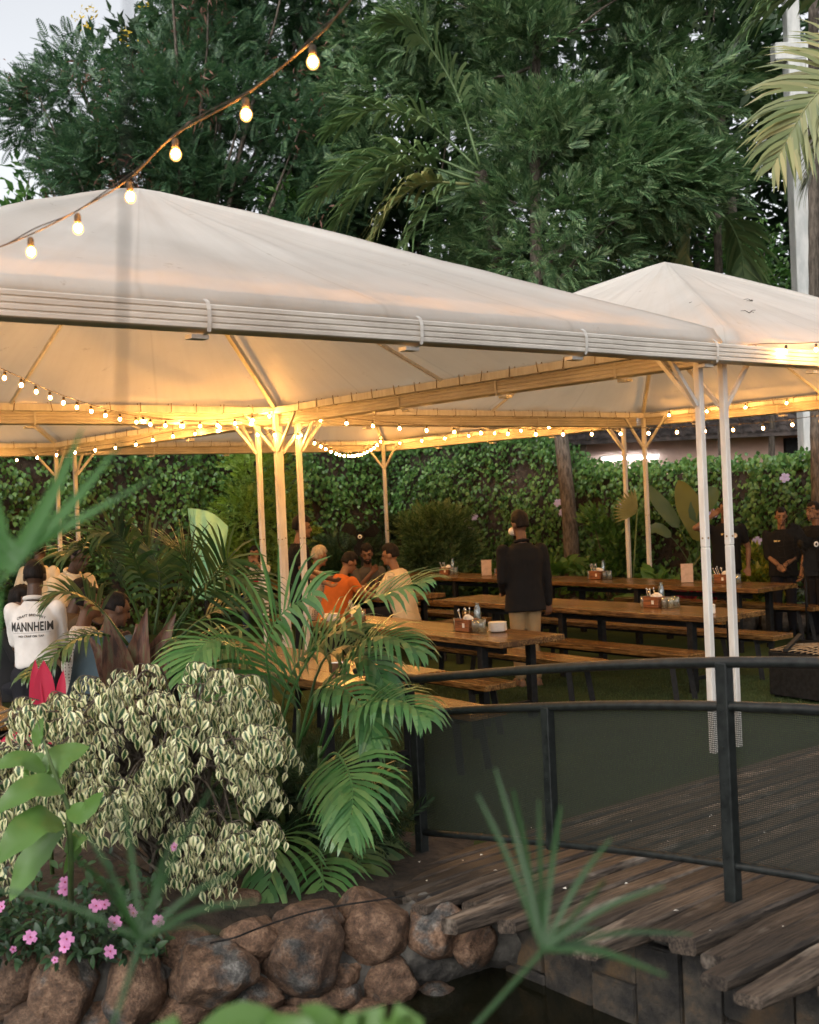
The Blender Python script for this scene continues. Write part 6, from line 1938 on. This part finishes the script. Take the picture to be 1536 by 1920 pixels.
def person(label, loc, face, H=1.72, pose='stand', seat=.46, lean=0.0, skin='a', shirt='black', sleeve=1.0, trousers='dark', hair='black', hairtype='short',
           lh=None, rh=None, lel=(-.6, -.5, -.6), rel=(.6, -.5, -.6), head=(0, 0, 0), vox=.013, bulk=1.0, beard=False, collar=False, untuck=.06, shoe=None, group=None, wr=.007, sd=0.0, tuck=False):
    root = empty('person', loc, math.atan2(face[1], face[0]) - math.pi / 2, label, 'person', group)
    k = H / 1.72
    if pose == 'stand':
        hip = Vector((0, 0, .93 * k))
        legs = [(Vector((s * .085, 0, .90 * k)), Vector((s * .085, .02, .49 * k)), Vector((s * .09, -.02, .085))) for s in (-1, 1)]
    else:
        hip = Vector((0, 0, seat + .09))
        legs = [(Vector((s * .09, .02, seat + .09)), Vector((s * .14, .43, seat + .07)), Vector((s * .14, .40, .085))) for s in (-1, 1)]
    sp = Vector((0, math.sin(lean), math.cos(lean)))
    R = Matrix.Rotation(-lean, 3, 'X')
    T = lambda x, y, z: hip + R @ Vector((x * k, y * k, z * k))
    c7 = T(0, -.015, .52)
    sh = [T(-.185 * bulk, 0, .455), T(.185 * bulk, 0, .455)]
    lh = Vector(lh) if lh is not None else sh[0] + Vector((-.07, .05, -.53 * k))
    rh = Vector(rh) if rh is not None else sh[1] + Vector((.07, .05, -.53 * k))
    el, wl_ = ik(sh[0], lh, .295 * k, .265 * k, lel); er, wr_ = ik(sh[1], rh, .295 * k, .265 * k, rel)
    arms = [(sh[0], el, wl_), (sh[1], er, wr_)]
    HR = R @ Matrix.Rotation(head[1], 3, 'Z') @ Matrix.Rotation(-head[0], 3, 'X') @ Matrix.Rotation(head[2], 3, 'Y')
    hc = c7 + R @ Vector((0, .03, .075)) * k + HR @ Vector((0, .01, .115)) * k
    Hd = lambda x, y, z: hc + HR @ Vector((x * k, y * k, z * k))
    def torso(m, g, lo=True):
        b = bulk
        if lo: m.ball(T(0, 0, 0), ((.155 * b + g) * k, (.108 + g) * k, (.13 + g) * k), 16, 10, R)
        m.ball(T(0, .012 * b, .16), ((.140 * b + g) * k, (.102 + g) * k, (.17 + g) * k), 16, 10, R)
        m.ball(T(0, .005, .34), ((.152 * b + g) * k, (.102 + g) * k, (.155 + g) * k), 16, 10, R)
        m.capsule(T(-.125 * b, 0, .425), (.060 + g) * k, T(.125 * b, 0, .425), (.060 + g) * k)
        m.capsule(T(-.03, -.006, .46), (.050 + g) * k, c7, (.050 + g) * k)
        m.capsule(T(.03, -.006, .46), (.050 + g) * k, c7, (.050 + g) * k)
    # body: one continuous skin surface with head, hands and feet
    m = MB(); torso(m, 0)
    m.capsule(c7 - R @ Vector((0, 0, .04)), .058 * k, Hd(0, -.01, -.05), .052 * k)
    m.ball(Hd(0, -.012, .02), (.074 * k, .094 * k, .098 * k), 16, 12, HR)
    m.ball(Hd(0, .028, -.045), (.056 * k, .066 * k, .075 * k), 14, 10, HR)
    m.capsule(Hd(0, .085, .022), .011 * k, Hd(0, .104, -.022), .016 * k)
    m.ball(Hd(0, .085, -.088), (.022 * k, .018 * k, .018 * k), 10, 8, HR)
    m.capsule(Hd(-.035, .075, .032), .013 * k, Hd(.035, .075, .032), .013 * k)
    for s in (-1, 1): m.ball(Hd(s * .076, -.008, -.008), (.011 * k, .022 * k, .034 * k), 8, 8, HR)
    for a, e, w in arms:
        m.capsule(a, .054 * k, e, .040 * k); m.capsule(e, .041 * k, w, .029 * k)
        d = (w - e).normalized(); s = d.cross(Vector((0, 1, .3))); s = s.normalized() if s.length > .1 else Vector((1, 0, 0)); n = s.cross(d)
        sg = 1 if a is sh[0] else -1
        pc = w + d * .05 * k
        for j in range(4):
            o = s * ((j - 1.5) * .020 * k)
            m.capsule(w + d * .01 + o * .6, .016 * k, w + d * .085 * k + o, .0135 * k)
            fl = [.062, .075, .070, .052][j] * k
            kn = w + d * .088 * k + o; mid = kn + (d * .85 + n * .5).normalized() * fl * .55; tip = mid + (d * .45 + n * .9).normalized() * fl * .5
            m.capsule(kn, .0115 * k, mid, .0105 * k); m.capsule(mid, .0105 * k, tip, .0092 * k)
        th0 = w + d * .03 * k + s * (sg * .028 * k); th1 = th0 + (d * .6 + s * sg * .7 + n * .3).normalized() * .045 * k
        m.capsule(w + d * .012, .018 * k, th0, .015 * k); m.capsule(th0, .0135 * k, th1, .012 * k); m.capsule(th1, .012 * k, th1 + (d * .9 + n * .4).normalized() * .028 * k, .010 * k)
    for h, kn, an in legs:
        m.capsule(h, .082 * k, kn, .054 * k); m.capsule(kn, .055 * k, an, .036 * k)
        m.capsule(an + Vector((0, -.02, -.045)), .036, an + Vector((0, .13, -.055)), .028)
    body = link('body', remesh(m, vox * .85, 'body', 2), root, SKIN[skin])
    # clothes
    m = MB()
    hem = .03 if tuck else -.06 - untuck
    fl = max(0, untuck - .06) * .25
    rings = [(hem, .168 + fl, .126 + fl), (hem + .012, .171 + fl, .129 + fl), (hem * .4 + .03, .166 + fl * .5, .126 + fl * .5), (.15, .160, .124), (.26, .168, .128), (.36, .182, .128), (.425, .182, .112), (.465, .155, .104), (.495, .100, .090), (.525, .074, .076)]
    if tuck: rings = [(.03, .140, .112), (.05, .156, .126)] + rings[3:]
    vs, fs, nr_ = [], [], 28
    for z, wx, wy in rings:
        for j in range(nr_):
            t = 2 * math.pi * j / nr_; c, s = math.cos(t), math.sin(t)
            e = 2 / 2.5
            vs.append(T(math.copysign(abs(c) ** e, c) * (wx * bulk + .008), math.copysign(abs(s) ** e, s) * (wy * (.45 + .55 * bulk) + .010) + .000, z))
    for i in range(len(rings) - 1):
        for j in range(nr_): fs.append((i * nr_ + j, i * nr_ + (j + 1) % nr_, (i + 1) * nr_ + (j + 1) % nr_, (i + 1) * nr_ + j))
    fs += [tuple(range(nr_))[::-1], tuple(range((len(rings) - 1) * nr_, len(rings) * nr_))]
    m.add(vs, fs, True)
    for a, e, w in arms:
        m.capsule(a, .068 * k, a.lerp(e, min(1, sleeve * 1.0 if sleeve < 1 else 1)), .060 * k)
        if sleeve > 1: m.capsule(e, .056 * k, e.lerp(w, sleeve - 1), .045 * k)
    st = link('shirt', remesh(m, vox, 'shirt', 3, wr, 8.0, sd), root, CLOTH[shirt])
    if collar:
        m = MB(); cc = c7 + R @ Vector((0, .012, .022)) * k
        ring = [cc + R @ Vector((.066 * math.cos(t), .070 * math.sin(t), .012 * math.sin(t) * -1)) * k for t in [2 * math.pi * i / 20 for i in range(21)]]
        m.tube(ring, .017 * k, 8); m.build('collar', CLOTH[shirt], st)
    m = MB(); m.ball(T(0, 0, .03 if tuck else -.02), ((.160 * bulk + .006) * k, (.116 + .006) * k, .13 * k), 16, 10, R)
    for h, kn, an in legs:
        m.capsule(h, .100 * k, kn, .072 * k); m.capsule(kn, .072 * k, an + Vector((0, 0, .02)), .058 * k)
    link('trousers', remesh(m, vox * 1.1, 'trousers', 3, wr * .8, 7, sd + 3), root, CLOTH[trousers])
    for h, kn, an in legs:
        m = MB(); m.capsule(an + Vector((0, -.035, -.045)), .043, an + Vector((0, .14, -.05)), .036); m.box(an + Vector((0, .05, -.076)), (.085, .27, .018), ch=.006)
        link('shoe', remesh(m, .012, 'shoe', 2), root, shoe or MAT['blackmatte'])
    # hair: a shell over the skull, sunk under the skin where the face is
    m = MB(); nn, mm = 28, 20; V, F = [], []
    hs = {'short': (1.085, .0), 'thick': (1.17, .02), 'long': (1.13, .01), 'curly': (1.22, .03)}[hairtype]
    for i in range(mm + 1):
        ph = math.pi * i / mm
        for j in range(nn):
            t = 2 * math.pi * j / nn
            d = Vector((math.sin(ph) * math.cos(t), math.sin(ph) * math.sin(t), math.cos(ph)))
            line = .50 if hairtype == 'short' else .40
            facez = (d.y > .25 and d.z < line + .15 * abs(d.x)) or (d.z < -.55 + (.35 if d.y > -.2 else 0)) or (abs(d.x) > .8 and d.z < -.05 and d.y > -.35)
            f = .86 if facez else hs[0] * (1 + .05 * mnoise.noise(d * 5 + Vector((sd, 0, 0))) + (.06 * mnoise.noise(d * 13) if hairtype in ('curly', 'thick') else 0))
            V.append(Hd(d.x * .076 * f, -.012 + d.y * .097 * f, .02 + d.z * .101 * f + (hs[1] if d.z > 0 and not facez else 0)))
    for i in range(mm):
        for j in range(nn): F.append((i * nn + j, (i + 1) * nn + j, (i + 1) * nn + (j + 1) % nn, i * nn + (j + 1) % nn))
    m.add(V, F, True)
    if hairtype == 'long':
        for s in (-1, 0, 1):
            m.capsule(Hd(s * .062, -.05, .0), .040 * k, Hd(s * .08, -.045, -.20), .032 * k)
        for s in (-1, 1): m.capsule(Hd(s * .075, -.01, .02), .028 * k, Hd(s * .088, .01, -.19), .024 * k)
    m.build('hair', HAIR[hair], root)
    for s in (-1, 1):
        m = MB(); m.ball(Hd(s * .031, .079, .010), (.012 * k, .008 * k, .008 * k), 8, 6, HR); m.build('eye', EYE, root)
        m = MB(); m.capsule(Hd(s * .016, .091, .036), .005 * k, Hd(s * .048, .080, .038), .004 * k, 6); m.build('eyebrow', HAIR['black'], root)
    m = MB(); m.ball(Hd(0, .092, -.056), (.024 * k, .008 * k, .008 * k), 10, 6, HR); m.build('mouth', LIP, root)
    if beard:
        m = MB(); m.ball(Hd(0, .040, -.078), (.058 * k, .062 * k, .052 * k), 14, 10, HR); m.ball(Hd(0, .093, -.042), (.030 * k, .010 * k, .008 * k), 10, 6, HR); m.build('beard', HAIR['black'], root)
    return root, dict(T=T, Hd=Hd, arms=arms, shirt=st, HR=HR, R=R, k=k)

G3 = lambda px, py, y: Vector((at(px, py, y).x, y, 0))
# the standing man in black
p, _ = person('man in a black jacket and khaki trousers standing with his back turned between the tables', W(1.44, 3.42), (-.28, 1, 0), 1.76, 'stand', lean=.03, shirt='black', sleeve=1.97, trousers='khaki', shoe=SHOE,
              lh=(-.15, .22, .98), rh=(.265, 0, .80), lel=(-.3, -.6, -.6), rel=(.3, -.6, -.6), head=(.10, .28, 0), vox=.011, bulk=1.12, untuck=.11, collar=True, sd=2, hairtype='thick')
m = MB(); c_ = _['Hd']
m.ball(c_(-.03, .075, -.055), (.05, .05, .045), 10, 8, _['HR']); m.build('face_mask', MAT['napkin'], p)
p, _ = person('tall man in black standing behind the three yellow posts, face in profile', G3(560, 1100, 14.4), (1, .05, 0), 1.80, 'stand', lean=.05, shirt='black', sleeve=.55, trousers='dark', rh=(.25, .32, 1.05), lh=(-.1, .36, 1.08), skin='b', head=(.12, 0, 0), sd=5, hairtype='thick')
# the four seated men
SG = 'men seated round the table behind the palm'
person('grey haired man in a dotted shirt seated with his back turned', W(1.52, 7.55), (.80, .55, 0), 1.74, 'sit', .50, .22, 'b', 'dots', .7, 'dark', 'grey', 'thick', rh=(.16, .45, .86), lh=(-.1, .45, .84), head=(.05, -.2, 0), bulk=1.12, group=SG, sd=7)
person('man in an orange shirt leaning over the table beside the grey haired man', W(1.50, 7.0), (.72, .65, 0), 1.72, 'sit', .47, .38, 'b', 'orange', .7, 'dark', 'black', 'thick', rh=(.2, .5, .82), lh=(-.1, .5, .82), head=(.2, -.3, 0), bulk=1.18, group=SG, sd=9)
person('bearded man in a dark grey shirt facing the viewer across the table', G3(690, 1100, 16.7), (.15, -1, 0), 1.72, 'sit', .48, .18, 'a', 'grey', .8, 'dark', 'black', 'thick', rh=(-.02, .40, 1.02), lh=(-.1, .45, .85), head=(.12, -.1, .08), beard=True, group=SG, sd=11)
person('man in a cream shirt turned left at the end of the table of four', G3(757, 1100, 15.0), (-.92, .38, 0), 1.76, 'sit', .50, .20, 'b', 'cream', .75, 'dark', 'black', 'thick', rh=(.10, .50, .86), lh=(-.14, .46, .84), head=(.0, .12, 0), bulk=1.15, untuck=.10, group=SG, sd=13)
# woman with a phone
p, q = person('woman with long dark hair holding a phone up to take a photo', G3(480, 1070, 18.6), (.03, -1, 0), 1.62, 'sit', .50, .10, 'b', 'white', .45, 'denim', 'black', 'long', lh=(-.05, .30, 1.14), rh=(.05, .30, 1.14), lel=(-.5, 0, -1), rel=(.5, 0, -1), sd=15)
m = MB(); m.box(q['Hd'](0, .22, -.04), (.085, .012, .15), ch=.004); ph = m.build('phone', MAT['blackmatte']); ph.matrix_world = p.matrix_basis; tag(ph, 'black phone held up by the woman taking a photo', 'phone')
m = MB(); m.ball(q['T'](0, .125, .30), (.07, .01, .06), 10, 6); m.build('pink_print', MAT['l_pink'], p)
# waiters and guests at the left
p9, q9 = person('waiter in a white polo shirt with lettering across the back, at the left edge', G3(66, 1200, 8.45), (-.06, 1, 0), 1.65, 'stand', lean=.06, skin='c', shirt='white', sleeve=.80, trousers='dark', lh=(-.10, .34, .95), rh=(.12, .34, .95), lel=(-.25, -.6, -.8), rel=(.25, -.6, -.8), head=(.22, .05, 0), vox=.0095, collar=True, bulk=.88, tuck=True, sd=17, wr=.009)
def lettering():
    bvh = BVHTree.FromPolygons([v.co.copy() for v in q9['shirt'].data.vertices], [list(f.vertices) for f in q9['shirt'].data.polygons])
    ink = M_plain('printed_ink', [(.02, .018, .016), (.03, .028, .026)], 20, .8)
    def text(body, size, z, width=None, arch=0.0, bold=.0, name='lettering', serif=False):
        cu = bpy.data.curves.new('tmp', 'FONT'); cu.body = body; cu.size = size; cu.align_x = 'CENTER'; cu.align_y = 'CENTER'; cu.offset = bold; cu.space_character = 1.08
        o = bpy.data.objects.new('tmp', cu); COL.objects.link(o); bpy.context.view_layer.update()
        me = bpy.data.meshes.new_from_object(o.evaluated_get(bpy.context.evaluated_depsgraph_get()))
        bpy.data.objects.remove(o); bpy.data.curves.remove(cu)
        bm = bmesh.new(); bm.from_mesh(me)
        if serif:      # slab feet and heads on the upright strokes
            pass
        bmesh.ops.triangulate(bm, faces=bm.faces[:]); bmesh.ops.subdivide_edges(bm, edges=[e for e in bm.edges if e.calc_length() > .02], cuts=1)
        xs = [v.co.x for v in bm.verts]; w = max(xs) - min(xs); sc = (width / w) if width else 1
        for v in bm.verts:
            x, y = v.co.x * sc, v.co.y * (sc if not serif else 1)
            if arch: y -= arch * (x / (width / 2)) ** 2
            hit = bvh.ray_cast(Vector((x, -.6, z + y)), Vector((0, 1, 0)))
            v.co = (hit[0] + Vector((0, -.004, 0))) if hit[0] else Vector((x, -.15, z + y))
        bm.to_mesh(me); bm.free()
        me.name = name; me.materials.clear()
        link(name, me, q9['shirt'], ink)
    text('MANNHEIM', .088, 1.222, .29, 0, .0022, 'shirt_lettering', True)
    text('CRAFT BREWERY', .034, 1.305, .20, .026, .0006, 'shirt_lettering')
    text('NO CRAP ON TAP', .03, 1.158, .175, 0, .0008, 'shirt_lettering')
    text('___________________', .02, 1.192, .26, 0, .0, 'shirt_lettering')
lettering()
WG = 'people crowding at the left'
person('waiter in a cream polo shirt bending forward over the guests', G3(118, 1150, 10.9), (.75, -.45, 0), 1.74, 'stand', lean=.28, skin='c', shirt='cream', sleeve=.75, trousers='khaki', lh=(-.02, .50, 1.02), rh=(.14, .52, 1.06), head=(.25, 0, 0), collar=True, bulk=1.1, group=WG, sd=19)
person('waiter in a white shirt behind the lettered polo shirt, back turned', G3(76, 1150, 13.4), (.2, 1, 0), 1.70, 'stand', lean=.02, skin='c', shirt='cream', sleeve=.8, trousers='dark', head=(.1, 0, 0), group=WG, sd=21)
person('guest in a brown shirt seated beyond the lettered polo shirt', G3(103, 1180, 10.0), (.75, .55, 0), 1.74, 'sit', .56, .30, 'c', 'brown', .9, 'dark', 'black', 'short', rh=(.1, .5, .9), lh=(-.1, .5, .9), head=(.05, .5, 0), bulk=1.1, group=WG, sd=23)
person('guest in a white dotted shirt seated and looking right', G3(143, 1200, 9.2), (.95, .15, 0), 1.72, 'sit', .52, .12, 'a', 'dots2', .75, 'dots2', 'black', 'short', rh=(.15, .42, .86), lh=(-.1, .45, .86), head=(.1, 0, 0), bulk=1.05, group=WG, sd=25)
person('guest in a slate blue shirt seated with broad back turned, behind the palm sheath', G3(172, 1220, 8.75), (.55, .8, 0), 1.76, 'sit', .50, .30, 'a', 'blue', .9, 'denim', 'black', 'short', rh=(.15, .45, .84), lh=(-.1, .5, .84), head=(.15, -.3, 0), bulk=1.3, untuck=.1, group=WG, sd=27)
person('curly haired guest seated at the far left edge', G3(26, 1180, 10.1), (.9, -.2, 0), 1.68, 'sit', .48, .10, 'a', 'black', .8, 'dark', 'black', 'curly', rh=(.12, .4, .84), lh=(-.1, .4, .84), group=WG, sd=29)
# waiters in black at the right
BGp = 'waiters in black at the right'
def badge(p, q, x, z, w, h, mat, name, rnd=False):
    m = MB(); c = q['T'](x, .135, z)
    if rnd: m.tube([c - Vector((0, .004, 0)), c + Vector((0, .004, 0))], w, 16)
    else: m.box(c, (w, .008, h))
    m.build(name, mat, p)
YB = M_plain('brass_badge', [(.6, .42, .12), (.7, .5, .18)], 10, .4)
p, q = person('waiter in black with one arm raised to his head, behind the white posts', G3(1365, 1100, 16.4), (-.15, -1, 0), 1.74, 'stand', shirt='black', sleeve=.6, trousers='dark', skin='b', rh=(.20, .18, 1.58), rel=(1, .2, -.6), head=(.05, 0, 0), bulk=1.1, group=BGp, sd=31)
badge(p, q, .03, .38, .09, .022, YB, 'name_badge'); badge(p, q, -.10, .36, .035, 0, MAT['napkin'], 'round_emblem', True)
p, q = person('waiter in black with hands folded in front, left of the fan', G3(1470, 1100, 15.6), (-.35, -1, 0), 1.64, 'stand', shirt='black', sleeve=1.0, trousers='dark', skin='b', lh=(-.02, .17, .92), rh=(.03, .20, .91), head=(.25, .1, 0), bulk=1.1, group=BGp, sd=33)
badge(p, q, .06, .37, .08, .022, YB, 'name_badge')
p, q = person('waiter in black looking left at the far right edge beside the fan', G3(1536, 1100, 15.0), (-.9, -.35, 0), 1.70, 'stand', shirt='black', sleeve=1.0, trousers='dark', skin='b', head=(.15, 0, 0), group=BGp, sd=35)
# ------------------------------------------------------------------ string lights
bm_ = MB(); bm_.ball((0, 0, -.050), (.0190, .0190, .0215), 12, 8)
BULB = bm_.mesh('bulb'); BULB.materials.append(MAT['bulb'])
bm_ = MB(); bm_.lathe([(.001, .004), (.008, .002), (.0115, -.006), (.0115, -.027), (.010, -.029)], n=9)
SOCK = bm_.mesh('socket'); SOCK.materials.append(MAT['cable'])
bm_ = MB(); bm_.ball((0, 0, -.048), (.0125, .0125, .015), 8, 6)
CORE = bm_.mesh('filament'); CORE.materials.append(MAT['core'])
def string_lights(label, pts, spacing, phase=.1, sag=0.0, double=False):
    pts = [Vector(p) for p in pts]
    path = bez(pts, 80) if len(pts) > 2 else [pts[0].lerp(pts[1], i / 80) for i in range(81)]
    if sag: path = [p - Vector((0, 0, sag * 4 * (i / 80) * (1 - i / 80))) for i, p in enumerate(path)]
    base = path[40].copy()
    root = empty('string_lights', base, 0, label, 'string lights', 'warm bulb strings over the beer garden')
    m = MB(); m.tube([p - base for p in path[::2]], .0038, 5)
    if double: m.tube([p - base + Vector((.004 * math.sin(i), 0, .012 + .007 * math.sin(i * .9))) for i, p in enumerate(path[::2])], .0034, 5)
    m.build('wire', MAT['cable'], root)
    L = [0]
    for a, b in zip(path[:-1], path[1:]): L.append(L[-1] + (b - a).length)
    s = phase
    while s < L[-1]:
        i = max(0, min(79, next(k for k, x in enumerate(L) if x > s) - 1))
        p = path[i].lerp(path[i + 1], (s - L[i]) / max(1e-6, L[i + 1] - L[i]))
        b = link('bulb', BULB, root); b.location = p - base - Vector((0, 0, .012))
        b.rotation_euler = (random.uniform(-.15, .15), random.uniform(-.15, .15), 0)
        link('socket', SOCK, b); link('filament', CORE, b)
        s += spacing * random.uniform(.97, 1.03)
    return root
def from_px(l): return [at(*p) for p in l]
# high string: bulbs placed at their spots along the wire
def high_string():
    pts = from_px([(-120, 505, 4.3), (-20, 470, 4.25), (57, 440, 4.2), (145, 395, 4.1), (243, 335, 4.0), (328, 254, 3.9), (460, 178, 3.75), (585, 78, 3.6), (640, 20, 3.55), (760, -120, 3.45)])
    base = pts[4].copy()
    root = empty('string_lights', base, 0, 'high string of six large lit bulbs rising across the nearest canopy peak', 'string lights', 'warm bulb strings over the beer garden')
    path = bez(pts, 90)
    m = MB(); m.tube([p - base for p in path], .0030, 5); m.tube([p - base + Vector((0, 0, .007 + .007 * math.sin(i * .37))) for i, p in enumerate(path)], .0022, 5)
    m.build('wire', MAT['cable'], root)
    for p in pts[2:8]:
        b = link('bulb', BULB, root); b.location = p - base - Vector((0, 0, .012)); link('socket', SOCK, b); link('filament', CORE, b)
high_string()
string_lights('string of bulbs curving in from the left edge under the nearest canopy', from_px([(-130, 640, 8.2), (0, 690, 9.0), (88, 730, 9.8), (165, 757, 10.6), (250, 779, 11.4), (330, 788, 12.1), (430, 785, 12.8), (516, 768, 13.35)]), .27, .1)
string_lights('second string of bulbs crossing behind the first under the nearest canopy', from_px([(-80, 735, 11.6), (100, 762, 12.0), (225, 775, 12.4), (360, 790, 12.8), (450, 788, 13.1), (520, 772, 13.5)]), .42, .2)
string_lights('low string of bulbs along the left canopies to the three yellow posts', from_px([(-60, 866, 17.6), (55, 852, 17.0), (145, 840, 16.4), (240, 828, 15.8), (307, 812, 15.2), (400, 800, 14.6), (515, 780, 13.6)]), .42, .15)
string_lights('long level string of bulbs running right under the right canopy', from_px([(548, 770, 13.4), (632, 782, 13.35), (783, 796, 13.2), (935, 803, 13.1), (1090, 804, 13.0), (1247, 801, 12.9), (1406, 794, 12.8), (1485, 786, 12.7), (1600, 770, 12.6)]), .302, .32)
string_lights('drooping string of closely set bulbs hung from the posts to the single rear post', from_px([(562, 806, 13.9), (600, 828, 15.2), (640, 846, 17.0), (675, 846, 19.2), (700, 834, 21.0), (716, 820, 22.0)]), .42, .05)
string_lights('short string of bulbs wrapped round the tops of the three yellow posts', from_px([(470, 790, 13.55), (493, 815, 13.5), (515, 806, 13.3), (538, 816, 13.3), (566, 806, 13.5), (590, 790, 13.6)]), .36, .12)
string_lights('string of bulbs along the gutter at the upper right', from_px([(1345, 655, 9.0), (1424, 645, 9.1), (1494, 644, 9.25), (1570, 640, 9.4), (1700, 640, 9.7)]), .30, .33)
# strings added out of sight inside the eaves so the canopy undersides glow evenly
for lb, a, b in (('added string of bulbs tucked behind the front gutter under the nearest canopy', (-LU + .2, .26), (-.25, .26)), ('added string of bulbs tucked behind the front gutter under the right canopy', (GAP + .3, .26), (LU, .26)),
                 ('added string of bulbs inside the left eave of the right canopy', (GAP + .22, .5), (GAP + .22, LV - .4)),
                 ('added string of bulbs inside the front eave of the rear left canopy', (-LU + .3, LV + GV + .24), (-.5, LV + GV + .24)), ('added string of bulbs inside the front eave of the rearmost canopy', (GAP + .5, LV + GV + .24), (LU, LV + GV + .24)),
                 ('added string of bulbs inside the left eave of the rearmost canopy', (GAP + .22, LV + GV + .5), (GAP + .22, 2 * LV)), ('added string of bulbs inside the right eave of the right canopy', (LU + GAP - .22, .6), (LU + GAP - .22, LV - .3)),
                 ('added string of bulbs inside the right eave of the rearmost canopy', (LU + GAP - .22, LV + GV + .5), (LU + GAP - .22, 2 * LV))):
    string_lights(lb, [W(*a, 3.065), W(*b, 3.065)], .62, .2)
def twigs():
    r = random.Random(9)
    for k, (u, v) in enumerate(((1.25, .95), (1.75, .75), (2.6, 1.3))):
        du, dv = abs(u - GAP - LU / 2) / (LU / 2 + .09), abs(v - LV / 2) / (LV / 2 + .09)
        p = W(u, v, 3.135 + (APEX - 3.135) * (1 - max(du, dv)) - .01)
        m = MB()
        for j in range(3):
            d = Vector((r.uniform(-1, 1), r.uniform(-.4, .4), r.uniform(-.1, .25))).normalized() * r.uniform(.05, .11)
            m.tube([(0, 0, 0), d * .5 + Vector((0, 0, .012)), d], [.004, .003, .002], 4)
        o = m.build('fallen_twig', MAT['bark']); o.location = p
        tag(o, ('dry twig lying on the right canopy roof, nearer its left corner', 'dry twig lying on the right canopy roof, between the other two', 'dry twig lying highest on the right canopy roof')[k], 'twig', 'dry twigs on the right canopy roof')
twigs()
bpy.context.view_layer.update()
